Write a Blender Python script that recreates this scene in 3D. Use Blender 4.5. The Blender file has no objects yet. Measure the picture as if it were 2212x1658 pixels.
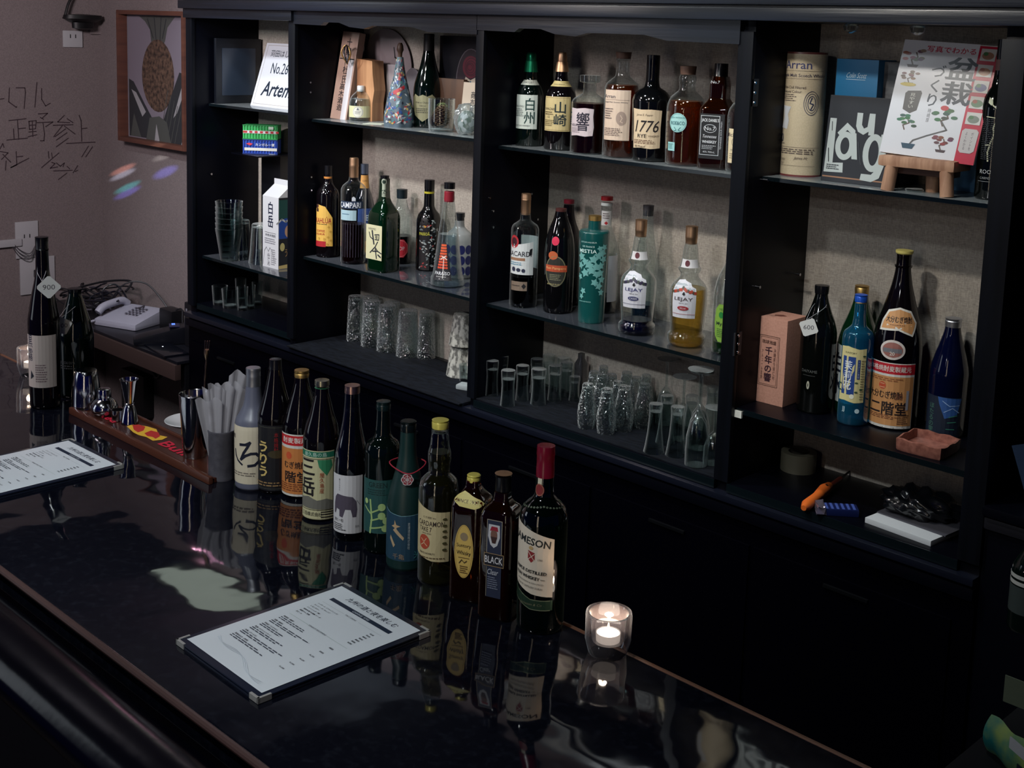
import bpy, bmesh, math, random
from mathutils import Vector, Matrix
random.seed(7)
C = bpy.context.scene.collection
sc = bpy.context.scene
PI = math.pi
# ---------------------------------------------------------------- camera
CAMZ = 1.90
PAN, PITCH, ROLL, FPX = -0.7797, 0.1491, 0.0323, 2730.9
PX, PY = 1122.9, 474.2          # optical centre: the photo is the lower part of a larger frame
_d = Vector((math.sin(PAN)*math.cos(PITCH), math.cos(PAN)*math.cos(PITCH), -math.sin(PITCH)))
_r = Vector((math.cos(PAN), -math.sin(PAN), 0)); _u = _r.cross(_d)
_c, _s = math.cos(ROLL), math.sin(ROLL)
AR = (_c*_r+_s*_u); AU = (-_s*_r+_c*_u); AD = _d
cam_d = bpy.data.cameras.new('camera'); cam = bpy.data.objects.new('camera', cam_d); C.objects.link(cam)
cam_d.sensor_fit = 'HORIZONTAL'; cam_d.sensor_width = 36.0; cam_d.lens = 36.0*FPX/2212.0
cam_d.shift_x = (1106-PX)/2212.0; cam_d.shift_y = (PY-829)/2212.0
cam_d.clip_start = 0.05; cam_d.clip_end = 50
_m = Matrix((( AR.x, AU.x, -AD.x), (AR.y, AU.y, -AD.y), (AR.z, AU.z, -AD.z))).to_4x4()
_m.translation = Vector((0, 0, CAMZ)); cam.matrix_world = _m
sc.camera = cam
# ---------------------------------------------------------------- view, world, lights
sc.view_settings.view_transform = 'Standard'; sc.view_settings.look = 'None'
sc.view_settings.gamma = 1.0; sc.view_settings.use_curve_mapping = False
sc.view_settings.exposure = 0.0
sc.cycles.transparent_max_bounces = 40; sc.cycles.max_bounces = 10; sc.cycles.diffuse_bounces = 2
sc.cycles.glossy_bounces = 4; sc.cycles.transmission_bounces = 8
sc.cycles.caustics_reflective = False; sc.cycles.caustics_refractive = False
sc.cycles.sample_clamp_indirect = 2.0; sc.cycles.sample_clamp_direct = 0.0
sc.cycles.use_denoising = True
w = bpy.data.worlds.new('world'); sc.world = w; w.use_nodes = True
w.node_tree.nodes['Background'].inputs[0].default_value = (0.02, 0.04, 0.60, 1)
w.node_tree.nodes['Background'].inputs[1].default_value = 0.05

def spot(name, loc, aim, power, col, angle=80, blend=0.6, radius=0.045):
    l = bpy.data.lights.new(name, 'SPOT'); l.energy = power; l.color = col
    l.spot_size = math.radians(angle); l.spot_blend = blend; l.shadow_soft_size = radius
    o = bpy.data.objects.new(name, l); C.objects.link(o); o.location = loc
    o.rotation_euler = (Vector(aim)-Vector(loc)).to_track_quat('-Z', 'Y').to_euler()
    return o
def area(name, loc, aim, power, col, sx, sy):
    l = bpy.data.lights.new(name, 'AREA'); l.energy = power; l.color = col; l.shape = 'RECTANGLE'; l.size = sx; l.size_y = sy
    o = bpy.data.objects.new(name, l); C.objects.link(o); o.location = loc
    o.rotation_euler = (Vector(aim)-Vector(loc)).to_track_quat('-Z', 'Y').to_euler()
    return o
WARM = (1.0, 0.95, 0.87); COOL = (0.90, 0.97, 1.0)
# track spotlights on the ceiling above the bar, aimed at the shelves
for xx, pw, cc in ((-3.75, 50, COOL), (-2.75, 50, WARM), (-1.65, 44, WARM)):
    spot('track_spot', (xx, 1.50, 2.42), (xx+0.05, 2.6, 1.45), pw, cc, 92, 0.5)
for xx, pw, cc in ((-3.30, 24, COOL), (-2.20, 24, COOL), (-1.35, 21, COOL)):
    spot('track_spot', (xx, 1.88, 2.42), (xx-0.05, 2.6, 1.25), pw, cc, 100, 0.5)
spot('track_spot', (-1.90, 1.05, 2.42), (-2.20, 2.5, 1.40), 16, COOL, 80)
spot('track_spot', (-3.95, 0.10, 2.20), (-3.75, 2.6, 1.72), 34, (0.93, 0.98, 1.0), 30, 0.7)
# lamp over the counter
spot('counter_spot', (-1.30, 0.20, 2.42), (-1.55, 1.25, 1.05), 72, COOL, 70)
spot('counter_spot', (-2.15, 0.20, 2.42), (-2.55, 1.25, 1.05), 56, COOL, 70)
# soft room light reaching the side wall
area('wall_lamp', (-3.3, 0.7, 2.30), (-5.3, 2.2, 1.3), 34, (1.0, 0.88, 0.91), 0.5, 0.3)
# twin tube lamps and an added pale panel for reflections, on the guests' side of the room
for xx in (-0.78, -0.62): area('tube_lamp', (xx, -0.6, 1.15), (xx-0.9, 2.0, 1.15), 1.8, (1.0, 0.84, 0.62), 0.03, 1.8)
area('side_panel_fill', (-3.9, -0.55, 1.6), (-2.3, 1.4, 1.1), 3.0, (0.85, 0.93, 1.0), 0.6, 1.2)
spot('magazine_fill', (-0.75, 0.0, 2.22), (-1.33, 2.5, 1.72), 11, (0.97, 0.97, 1.0), 17, 0.5)  # added narrow fill keeping the magazine on the top shelf out of shadow
# added low frontal fill that reaches the bottle necks under the scalloped board
spot('neck_fill', (-1.3, -0.5, 2.02), (-2.3, 2.5, 1.65), 3.5, (0.95, 0.96, 1.0), 60, 0.8)
# added uplights, bluish and pink, tinting the ceiling that the counter mirrors
area('ceiling_uplight', (-3.35, 2.48, 2.06), (-3.35, 2.44, 3.0), 4.4, (0.75, 0.90, 1.0), 0.5, 0.12)
area('ceiling_uplight', (-3.85, 2.46, 2.06), (-3.55, 2.05, 2.45), 1.8, (1.0, 0.45, 0.65), 0.3, 0.1)
# coloured reflections thrown on the wall beside the cabinet
def patch_light(px, py, col, power, sx=1.0, sy=0.45):
    t = ypt(px, py, 2.68)
    o = spot('colour_spot', (t.x+0.55, 1.35, 2.40), t, power, col, 3.6, 0.9, 0.004)
    o.data.energy *= 34
    o.scale = (2.2*sx, 0.5*sy, 1)

# ---------------------------------------------------------------- picture rays onto real planes
def ray(x, y):
    return AR*((x-PX)/FPX) - AU*((y-PY)/FPX) + AD
def zpt(x, y, z):
    d = ray(x, y); t = (z-CAMZ)/d.z; return Vector((d.x*t, d.y*t, z))
def ypt(x, y, Y):
    d = ray(x, y); t = Y/d.y; return Vector((d.x*t, Y, CAMZ+d.z*t))
def xpt(x, y, X):
    d = ray(x, y); t = X/d.x; return Vector((X, d.y*t, CAMZ+d.z*t))
def at(px, Y, Z):
    """point at depth Y and height Z that the photo shows in column px"""
    y = 400.0
    for _ in range(12):
        p = ypt(px, y, Y); y = proj((p.x, Y, Z))[1]
    return Vector((ypt(px, y, Y).x, Y, Z))
def proj(P):
    q = Vector(P)-Vector((0, 0, CAMZ)); z = q.dot(AD)
    return PX+FPX*q.dot(AR)/z, PY-FPX*q.dot(AU)/z, z
patch_light(262, 362, (1.0, 0.45, 0.35), 7.0)
patch_light(262, 373, (0.7, 0.8, 1.0), 7.5)
patch_light(272, 400, (0.05, 0.75, 0.8), 7.5)
patch_light(272, 412, (0.2, 0.2, 1.0), 7.5, 1.0, 0.5)
patch_light(352, 333, (0.75, 0.8, 0.75), 4.0, 0.9, 0.5)
patch_light(354, 368, (0.2, 0.22, 1.0), 8.0, 0.9, 0.7)

# ---------------------------------------------------------------- materials
def lin(c):
    return tuple(((v/255.)/12.92 if v <= 10 else (((v/255.)+0.055)/1.055)**2.4) for v in c[:3]) + (1,)
_mc = {}
def M(col, rough=0.55, metal=0.0, spec=0.5, bump=None, name='paint'):
    k = (tuple(col), rough, metal, spec, bump, name)
    if k in _mc: return _mc[k]
    m = bpy.data.materials.new(name); m.use_nodes = True; nt = m.node_tree
    b = nt.nodes['Principled BSDF']
    b.inputs['Base Color'].default_value = lin(col); b.inputs['Roughness'].default_value = rough
    b.inputs['Metallic'].default_value = metal; b.inputs['Specular IOR Level'].default_value = spec
    if bump:
        n = nt.nodes.new('ShaderNodeTexNoise'); n.inputs['Scale'].default_value = bump[0]; n.inputs['Detail'].default_value = 4
        bp = nt.nodes.new('ShaderNodeBump'); bp.inputs['Strength'].default_value = bump[1]; bp.inputs['Distance'].default_value = bump[2]
        tc = nt.nodes.new('ShaderNodeTexCoord'); nt.links.new(tc.outputs['Object'], n.inputs['Vector'])
        nt.links.new(n.outputs['Fac'], bp.inputs['Height']); nt.links.new(bp.outputs['Normal'], b.inputs['Normal'])
    _mc[k] = m; return m
def noisy(c1, c2, scale=(8, 8, 8), rough=0.5, bump=0.2, dist=0.002, name='mottled', detail=6, spec=0.5, metal=0, lo=0.35, hi=0.65):
    k = ('n', tuple(c1), tuple(c2), scale, rough, bump, name, metal)
    if k in _mc: return _mc[k]
    m = bpy.data.materials.new(name); m.use_nodes = True; nt = m.node_tree; b = nt.nodes['Principled BSDF']
    tc = nt.nodes.new('ShaderNodeTexCoord'); mp = nt.nodes.new('ShaderNodeMapping'); mp.inputs['Scale'].default_value = scale
    n = nt.nodes.new('ShaderNodeTexNoise'); n.inputs['Scale'].default_value = 1; n.inputs['Detail'].default_value = detail
    r = nt.nodes.new('ShaderNodeValToRGB'); r.color_ramp.elements[0].position = lo; r.color_ramp.elements[1].position = hi
    r.color_ramp.elements[0].color = lin(c1); r.color_ramp.elements[1].color = lin(c2)
    nt.links.new(tc.outputs['Object'], mp.inputs[0]); nt.links.new(mp.outputs[0], n.inputs['Vector'])
    nt.links.new(n.outputs['Fac'], r.inputs[0]); nt.links.new(r.outputs[0], b.inputs['Base Color'])
    bp = nt.nodes.new('ShaderNodeBump'); bp.inputs['Strength'].default_value = bump; bp.inputs['Distance'].default_value = dist
    nt.links.new(n.outputs['Fac'], bp.inputs['Height']); nt.links.new(bp.outputs['Normal'], b.inputs['Normal'])
    b.inputs['Roughness'].default_value = rough; b.inputs['Specular IOR Level'].default_value = spec; b.inputs['Metallic'].default_value = metal
    _mc[k] = m; return m
def lw_n(nt):
    for n_ in nt.nodes:
        if n_.bl_idname == 'ShaderNodeLayerWeight': return n_
    n_ = nt.nodes.new('ShaderNodeLayerWeight'); n_.inputs['Blend'].default_value = 0.5; return n_
def glass(tint=(235, 242, 242), rough=0.0, gl=1.0, haze=0.0, hazecol=(200, 205, 210), ior=1.5, name='glass', rim=0.6, bump=0):
    k = ('g', tuple(tint), rough, gl, haze, tuple(hazecol), ior, rim, bump)
    if k in _mc: return _mc[k]
    m = bpy.data.materials.new(name); m.use_nodes = True; nt = m.node_tree; nt.nodes.clear()
    out = nt.nodes.new('ShaderNodeOutputMaterial'); t = nt.nodes.new('ShaderNodeBsdfTransparent'); t.inputs[0].default_value = lin(tint)
    g = nt.nodes.new('ShaderNodeBsdfGlossy'); g.inputs['Roughness'].default_value = max(rough, 0.03); g.inputs['Color'].default_value = (gl, gl, gl, 1)
    lw = lw_n(nt)
    pw = nt.nodes.new('ShaderNodeMath'); pw.operation = 'POWER'; pw.inputs[1].default_value = 2.4; nt.links.new(lw.outputs['Facing'], pw.inputs[0])
    f = nt.nodes.new('ShaderNodeMath'); f.operation = 'MULTIPLY_ADD'; f.inputs[1].default_value = 0.95; f.inputs[2].default_value = 0.05+(ior-1.5)*0.3; nt.links.new(pw.outputs[0], f.inputs[0]); mx = nt.nodes.new('ShaderNodeMixShader')
    src = t.outputs[0]
    if bump:
        vo = nt.nodes.new('ShaderNodeTexVoronoi'); vo.inputs['Scale'].default_value = bump; tc = nt.nodes.new('ShaderNodeTexCoord'); nt.links.new(tc.outputs['Object'], vo.inputs['Vector'])
        bp = nt.nodes.new('ShaderNodeBump'); bp.inputs['Strength'].default_value = 1.0; bp.inputs['Distance'].default_value = 0.004; nt.links.new(vo.outputs['Distance'], bp.inputs['Height']); nt.links.new(bp.outputs['Normal'], g.inputs['Normal']); nt.links.new(bp.outputs['Normal'], lw_n(nt).inputs['Normal'])
    if haze > 0:
        df = nt.nodes.new('ShaderNodeBsdfDiffuse'); df.inputs[0].default_value = lin(hazecol); m2 = nt.nodes.new('ShaderNodeMixShader'); m2.inputs[0].default_value = haze
        nt.links.new(t.outputs[0], m2.inputs[1]); nt.links.new(df.outputs[0], m2.inputs[2]); src = m2.outputs[0]
    nt.links.new(f.outputs[0], mx.inputs[0]); nt.links.new(src, mx.inputs[1]); nt.links.new(g.outputs[0], mx.inputs[2])
    # pale diffuse rim painted in, standing in for light refracted at the edges
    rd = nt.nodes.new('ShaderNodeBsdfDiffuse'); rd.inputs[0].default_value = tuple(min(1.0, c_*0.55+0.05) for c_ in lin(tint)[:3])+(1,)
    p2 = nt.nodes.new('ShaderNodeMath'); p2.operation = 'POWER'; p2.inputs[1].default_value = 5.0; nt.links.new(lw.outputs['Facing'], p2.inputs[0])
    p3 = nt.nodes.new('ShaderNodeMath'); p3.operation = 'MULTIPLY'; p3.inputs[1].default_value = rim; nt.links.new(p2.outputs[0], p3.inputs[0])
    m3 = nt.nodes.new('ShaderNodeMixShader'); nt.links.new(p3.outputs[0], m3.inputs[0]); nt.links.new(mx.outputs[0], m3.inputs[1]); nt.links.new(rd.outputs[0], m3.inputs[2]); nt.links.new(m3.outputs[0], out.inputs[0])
    _mc[k] = m; return m
def emit(col, s, name='glow'):
    m = bpy.data.materials.new(name); m.use_nodes = True; nt = m.node_tree; b = nt.nodes['Principled BSDF']
    b.inputs['Base Color'].default_value = (0, 0, 0, 1); b.inputs['Emission Color'].default_value = lin(col); b.inputs['Emission Strength'].default_value = s
    return m
def linen():
    m = bpy.data.materials.new('linen_wallpaper'); m.use_nodes = True; nt = m.node_tree; b = nt.nodes['Principled BSDF']
    tc = nt.nodes.new('ShaderNodeTexCoord')
    a = []
    for sc_ in ((900, 1, 90), (90, 1, 900)):
        mp = nt.nodes.new('ShaderNodeMapping'); mp.inputs['Scale'].default_value = sc_
        n = nt.nodes.new('ShaderNodeTexNoise'); n.inputs['Scale'].default_value = 1; n.inputs['Detail'].default_value = 3
        nt.links.new(tc.outputs['Object'], mp.inputs[0]); nt.links.new(mp.outputs[0], n.inputs['Vector']); a.append(n)
    ad = nt.nodes.new('ShaderNodeMath'); ad.operation = 'ADD'; nt.links.new(a[0].outputs['Fac'], ad.inputs[0]); nt.links.new(a[1].outputs['Fac'], ad.inputs[1])
    r = nt.nodes.new('ShaderNodeValToRGB'); r.color_ramp.elements[0].position = 0.75; r.color_ramp.elements[1].position = 1.0
    mr = nt.nodes.new('ShaderNodeMapRange'); mr.inputs[1].default_value = 0.7; mr.inputs[2].default_value = 1.3
    r.color_ramp.elements[0].position = 0.0; r.color_ramp.elements[0].color = lin((140, 132, 124)); r.color_ramp.elements[1].color = lin((192, 183, 170))
    nt.links.new(ad.outputs[0], mr.inputs[0]); nt.links.new(mr.outputs[0], r.inputs[0]); nt.links.new(r.outputs[0], b.inputs['Base Color'])
    b.inputs['Roughness'].default_value = 0.8
    bp = nt.nodes.new('ShaderNodeBump'); bp.inputs['Strength'].default_value = 0.3; bp.inputs['Distance'].default_value = 0.001
    nt.links.new(ad.outputs[0], bp.inputs['Height']); nt.links.new(bp.outputs['Normal'], b.inputs['Normal'])
    return m
BLACK = M((3, 4, 11), 0.35, spec=0.18, name='black_lacquer')
BLACKM = M((5, 6, 11), 0.6, spec=0.2, name='matt_black')
CLEAR = glass((236, 242, 242)); CLEAR2 = glass((228, 236, 236), ior=1.6)
DARKG = M((5, 14, 12), 0.06, spec=0.6, name='dark_green_glass'); DARKB = M((10, 7, 10), 0.06, spec=0.6, name='dark_brown_glass')
STEEL = M((190, 190, 195), 0.12, 1.0, name='polished_steel')
WHITE = (225, 228, 232); CREAM = (222, 210, 188); INK = (22, 28, 42)

# ---------------------------------------------------------------- meshes
def mesh_obj(name, verts, faces, mats, parent=None, mi=None, smooth=True, angle=35):
    me = bpy.data.meshes.new(name); me.from_pydata([tuple(v) for v in verts], [], faces)
    if not isinstance(mats, (list, tuple)): mats = [mats]
    for m in mats: me.materials.append(m)
    if mi: me.polygons.foreach_set('material_index', mi)
    if smooth:
        me.polygons.foreach_set('use_smooth', [True]*len(me.polygons))
        me.set_sharp_from_angle(angle=math.radians(angle))
    me.update()
    o = bpy.data.objects.new(name, me); C.objects.link(o)
    if parent: o.parent = parent
    return o
def bm_obj(name, bm, mats, parent=None, smooth=False, angle=35):
    me = bpy.data.meshes.new(name); bm.normal_update(); bm.to_mesh(me); bm.free()
    if not isinstance(mats, (list, tuple)): mats = [mats]
    for m in mats: me.materials.append(m)
    if smooth:
        me.polygons.foreach_set('use_smooth', [True]*len(me.polygons)); me.set_sharp_from_angle(angle=math.radians(angle))
    o = bpy.data.objects.new(name, me); C.objects.link(o)
    if parent: o.parent = parent
    return o
def tagp(o, label=None, cat=None, group=None, kind=None):
    if label: o['label'] = label
    if cat: o['category'] = cat
    if group: o['group'] = group
    if kind: o['kind'] = kind
    return o
def thing(name, label, cat, loc=(0, 0, 0), rz=0.0, group=None):
    o = bpy.data.objects.new(name, None); C.objects.link(o); o.location = loc; o.rotation_euler = (0, 0, rz)
    o.empty_display_size = 0.02
    return tagp(o, label, cat, group)
def box_bm(bm, x0, x1, y0, y1, z0, z1, bev=0.0):
    r = bmesh.ops.create_cube(bm, size=1.0, matrix=Matrix.Translation(((x0+x1)/2, (y0+y1)/2, (z0+z1)/2)) @ Matrix.Diagonal((abs(x1-x0), abs(y1-y0), abs(z1-z0), 1)))
    if bev > 0:
        es = list({e for v in r['verts'] for e in v.link_edges})
        bmesh.ops.bevel(bm, geom=es, offset=bev, segments=2, profile=0.7, affect='EDGES')
def box(name, x0, x1, y0, y1, z0, z1, mat, parent=None, bev=0.0, tf=None):
    bm = bmesh.new(); box_bm(bm, x0, x1, y0, y1, z0, z1, bev)
    if tf is not None: bmesh.ops.transform(bm, matrix=tf, verts=bm.verts)
    return bm_obj(name, bm, mat, parent, bev > 0)
def struct(o): o['kind'] = 'structure'; return o
def lathe(name, prof, mat, parent=None, seg=40, sq=0, rot=0.0, closed=False, flute=None, smooth=True, angle=35, sx=1.0):
    """prof: (r, z) bottom to top. sq: superellipse exponent. flute(theta, z): radius factor."""
    vs, fs = [], []
    n = len(prof)
    for (r, z) in prof:
        for k in range(seg):
            t = 2*PI*k/seg; f = 1.0
            if sq: f = 1.0/((abs(math.cos(t))**sq+abs(math.sin(t))**sq)**(1.0/sq))
            if flute: f *= flute(t, z)
            a = t+rot
            vs.append((r*f*math.cos(a)*1.0, r*f*math.sin(a), z))
    for i in range(n-1 if not closed else n):
        j = (i+1) % n
        for k in range(seg):
            k2 = (k+1) % seg
            fs.append((i*seg+k, i*seg+k2, j*seg+k2, j*seg+k))
    if not closed:
        if prof[0][0] > 1e-4: fs.append(tuple(reversed(range(seg))))
        if prof[-1][0] > 1e-4: fs.append(tuple(range((n-1)*seg, n*seg)))
    return mesh_obj(name, vs, fs, mat, parent, smooth=smooth, angle=angle)
def tube(name, pts, r, mat, parent=None, seg=8, closed=False, taper=None):
    P = [Vector(p) for p in pts]; n = len(P); vs, fs = [], []; prev = None
    for i in range(n):
        a = P[(i-1) % n] if (closed or i > 0) else P[i]; b = P[(i+1) % n] if (closed or i < n-1) else P[i]
        t = (b-a).normalized()
        if prev is None:
            up = Vector((0, 0, 1)) if abs(t.z) < 0.9 else Vector((1, 0, 0)); nx = t.cross(up).normalized()
        else: nx = (prev - t*prev.dot(t)).normalized()
        prev = nx; ny = t.cross(nx); rr = r*(taper[i] if taper else 1)
        for k in range(seg):
            q = 2*PI*k/seg; vs.append(P[i]+nx*(rr*math.cos(q))+ny*(rr*math.sin(q)))
    for i in range(n if closed else n-1):
        j = (i+1) % n
        for k in range(seg): fs.append((i*seg+k, i*seg+(k+1) % seg, j*seg+(k+1) % seg, j*seg+k))
    if not closed: fs.append(tuple(reversed(range(seg)))); fs.append(tuple(range((n-1)*seg, n*seg)))
    return mesh_obj(name, vs, fs, mat, parent)
def smoothpts(pts, k=6):
    P = [Vector(p) for p in pts]; out = []
    for i in range(len(P)-1):
        a, b, c, d = P[max(i-1, 0)], P[i], P[i+1], P[min(i+2, len(P)-1)]
        for j in range(k):
            t = j/k; out.append(0.5*((2*b)+(c-a)*t+(2*a-5*b+4*c-d)*t*t+(3*b-a-3*c+d)*t**3))
    out.append(P[-1]); return out
def pchip(pts, m=36):
    """pts: (z, r), increasing z -> smooth monotone samples (r, z)"""
    n = len(pts)
    if n < 3: return [(r, z) for z, r in pts]
    h = [pts[i+1][0]-pts[i][0] for i in range(n-1)]; dl = [(pts[i+1][1]-pts[i][1])/max(h[i], 1e-9) for i in range(n-1)]
    g = [dl[0]]
    for i in range(1, n-1):
        g.append(0 if dl[i-1]*dl[i] <= 0 else 2*dl[i-1]*dl[i]/(dl[i-1]+dl[i]))
    g.append(dl[-1]); out = []
    zt = pts[-1][0]-pts[0][0]
    for i in range(n-1):
        k = max(2, int(math.ceil(m*h[i]/zt))) if abs(dl[i]) > 1e-6 else 1
        if abs(dl[i]) > 1e-6: k = max(k, 4)
        for j in range(k):
            t = j/k; a, b = pts[i][1], pts[i+1][1]
            v = (2*t**3-3*t*t+1)*a+(t**3-2*t*t+t)*h[i]*g[i]+(-2*t**3+3*t*t)*b+(t**3-t*t)*h[i]*g[i+1]
            out.append((max(v, 1e-4), pts[i][0]+h[i]*t))
    out.append((pts[-1][1], pts[-1][0])); return out

# ---------------------------------------------------------------- lettering and printed shapes
_tc = {}
def text_mesh(s, bold=0.0, shear=0.0, vert=False, sp=1.0):
    k = (s, bold, shear, vert, sp)
    if k in _tc: return _tc[k]
    cu = bpy.data.curves.new('t', 'FONT'); cu.body = '\n'.join(s) if vert else s
    cu.size = 1.0; cu.resolution_u = 2; cu.offset = bold*0.42; cu.shear = shear; cu.align_x = 'CENTER' if vert else 'LEFT'
    cu.space_line = 1.0 if vert else 1.0; cu.space_character = sp
    o = bpy.data.objects.new('t', cu); C.objects.link(o)
    dg = bpy.context.evaluated_depsgraph_get(); me = bpy.data.meshes.new_from_object(o.evaluated_get(dg))
    vs = [tuple(v.co[:2]) for v in me.vertices]; fs = [tuple(p.vertices) for p in me.polygons]
    bpy.data.objects.remove(o); bpy.data.curves.remove(cu); bpy.data.meshes.remove(me)
    if vs:
        x0 = min(v[0] for v in vs); x1 = max(v[0] for v in vs); y0 = min(v[1] for v in vs); y1 = max(v[1] for v in vs)
    else: x0 = y0 = 0; x1 = y1 = 1
    r = (vs, fs, x0, x1, y0, y1); _tc[k] = r; return r
def decal(name, els, mapper, parent=None, cut_u=None, cut_v=None, rough=0.55, lay0=0, metal=0.0):
    """els in label units (u right, y DOWN as in the picture). mapper(u, y, layer) -> point"""
    bm = bmesh.new(); mats = []; mkey = {}
    def mi(c):
        if not isinstance(c, tuple): 
            if c not in mkey: mkey[c] = len(mats); mats.append(c)
            return mkey[c]
        if c not in mkey: mkey[c] = len(mats); mats.append(M(c[:3], c[3] if len(c) > 3 else rough, metal, name='print'))
        return mkey[c]
    def poly(pts, lay, c):
        vs = [bm.verts.new((p[0], p[1], lay)) for p in pts]
        try: f = bm.faces.new(vs); f.material_index = mi(c)
        except ValueError: pass
    def poly_tri(pts, lay, c):
        vs = [bm.verts.new((p[0], p[1], lay)) for p in pts]; es = [bm.edges.new((vs[i], vs[(i+1) % len(vs)])) for i in range(len(vs))]
        r = bmesh.ops.triangle_fill(bm, use_beauty=True, edges=es)
        for g in r['geom']:
            if isinstance(g, bmesh.types.BMFace): g.material_index = mi(c)
    lay = lay0
    for e in els:
        k = e[0]
        if k == 'R': _, u0, y0, u1, y1, c = e; poly([(u0, y0), (u1, y0), (u1, y1), (u0, y1)], lay, c)
        elif k == 'E':
            _, u, y, ru, ry, c = e; poly([(u+ru*math.cos(2*PI*i/28), y+ry*math.sin(2*PI*i/28)) for i in range(28)], lay, c)
        elif k == 'EO':
            _, u, y, ru, ry, t, c = e
            for i in range(28):
                a, b = 2*PI*i/28, 2*PI*(i+1)/28
                poly([(u+ru*math.cos(a), y+ry*math.sin(a)), (u+ru*math.cos(b), y+ry*math.sin(b)), (u+(ru-t)*math.cos(b), y+(ry-t)*math.sin(b)), (u+(ru-t)*math.cos(a), y+(ry-t)*math.sin(a))], lay, c)
        elif k == 'O':
            _, u0, y0, u1, y1, t, c = e
            for q in ((u0, y0, u1, y0+t), (u0, y1-t, u1, y1), (u0, y0+t, u0+t, y1-t), (u1-t, y0+t, u1, y1-t)):
                poly([(q[0], q[1]), (q[2], q[1]), (q[2], q[3]), (q[0], q[3])], lay, c)
        elif k == 'P': poly_tri(e[1], lay, e[2])
        elif k == 'S':   # stroke
            _, pts, t, c = e
            for i in range(len(pts)-1):
                a, b = Vector(pts[i]), Vector(pts[i+1]); d = (b-a)
                if d.length < 1e-6: continue
                n = Vector((-d.y, d.x)).normalized()*t/2; d = d.normalized()*t*0.3
                poly([a-d+n, b+d+n, b+d-n, a-d-n], lay, c)
        elif k == 'L':
            _, u0, y0, u1, y1, n, c = e; st = (y1-y0)/n
            rr = random.Random(int(u0*7+y0*13+n))
            for i in range(n):
                u = u0; ye = y0+st*i
                end = u1-(u1-u0)*rr.random()*0.3
                while u < end:
                    L = min(rr.uniform(0.05, 0.16)*(u1-u0), end-u)
                    poly([(u, ye+st*0.2), (u+L, ye+st*0.2), (u+L, ye+st*0.65), (u, ye+st*0.65)], lay, c); u += L+0.03*(u1-u0)
        elif k in 'TVW':
            _, u, y, h, s, c = e[:6]; opt = e[6] if len(e) > 6 else {}
            wide = any(ord(ch) > 0x2E80 for ch in s); bb = opt.get('b', 0.0)
            vs, fs, x0, x1, ya, yb = text_mesh(s, 0.0 if wide else bb, opt.get('sh', 0.0), k == 'V', opt.get('sp', 1.0))
            if not vs: continue
            sy = h/(yb-ya); sx = (opt['w']/(x1-x0)) if 'w' in opt else sy
            ang = opt.get('a', 0.0); ca, sa = math.cos(ang), math.sin(ang)
            em = sy if k != 'V' else sx
            offs = ((-bb*em*.5, -bb*em*.35), (bb*em*.5, -bb*em*.35), (0, bb*em*.45)) if (wide and bb > 0) else ((0, 0),)
            for oi, (ox, oy) in enumerate(offs):
                nv = []
                for v in vs:
                    px, py = (v[0]-(x0+x1)/2)*sx+ox, -(v[1]-(ya+yb)/2)*sy+oy
                    nv.append(bm.verts.new((u+px*ca-py*sa, y+px*sa+py*ca, lay+oi*0.25)))
                for f in fs:
                    try: q = bm.faces.new([nv[i] for i in f]); q.material_index = mi(c)
                    except ValueError: pass
        lay += 1
    for cut, ax in ((cut_u, 0), (cut_v, 1)):
        if not cut or not bm.verts: continue
        lo = min(v.co[ax] for v in bm.verts); hi = max(v.co[ax] for v in bm.verts); x = math.floor(lo/cut)*cut+cut
        no = (1, 0, 0) if ax == 0 else (0, 1, 0)
        while x < hi-1e-6:
            co = (x, 0, 0) if ax == 0 else (0, x, 0)
            bmesh.ops.bisect_plane(bm, geom=bm.verts[:]+bm.edges[:]+bm.faces[:], dist=1e-6, plane_co=co, plane_no=no); x += cut
    lk = min(1.0, 9.0/max(len(els), 1))
    for v in bm.verts: v.co = mapper(v.co.x, v.co.y, v.co.z*lk)
    o = bm_obj(name, bm, mats, parent); return o
def flat(origin, ux, uy, nrm, unit=1.0, off=0.0004, step=0.00012):
    o, ux, uy, nrm = Vector(origin), Vector(ux).normalized(), Vector(uy).normalized(), Vector(nrm).normalized()
    return lambda u, y, l: o+ux*(u*unit)-uy*(y*unit)+nrm*(off+step*l)

# ---------------------------------------------------------------- things that stand on a plane
class Spot:
    """foot point of an upright round thing seen at picture column x with its front foot at row by"""
    def __init__(s, x, by, w, z, ymax=None):
        P0 = zpt(x, by, z); dep = proj(P0)[2]; s.sx = dep/FPX; s.R = w/2*s.sx
        hd = Vector((P0.x, P0.y, 0)).normalized(); s.hd = hd
        s.P = P0+hd*s.R
        if ymax is not None and s.P.y > ymax-s.R:
            k = (ymax-s.R)/s.P.y; s.P = Vector((s.P.x*k, s.P.y*k, z))
        F = s.P-hd*s.R; y0 = proj(F)[1]; s.by = y0
        s.s = 0.28/(y0-proj(F+Vector((0, 0, 0.28)))[1])
        s.te = (proj(F)[1]-proj(F+hd*0.04)[1])/0.04*s.s
        s.face = math.atan2(-s.P.y, -s.P.x); s.z = z
    def zz(s, y, w=None):
        r = s.R if w is None else w/2*s.sx
        return (s.by-y)*s.s-(s.R-r)*s.te
    def ztop(s, y, w): return (s.by-y)*s.s-(s.R+w/2*s.sx)*s.te
def radius_at(prof, z):
    for i in range(len(prof)-1):
        if prof[i][1] <= z <= prof[i+1][1]:
            t = (z-prof[i][1])/max(prof[i+1][1]-prof[i][1], 1e-9); return prof[i][0]*(1-t)+prof[i+1][0]*t
    return prof[0][0] if z < prof[0][1] else prof[-1][0]
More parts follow.
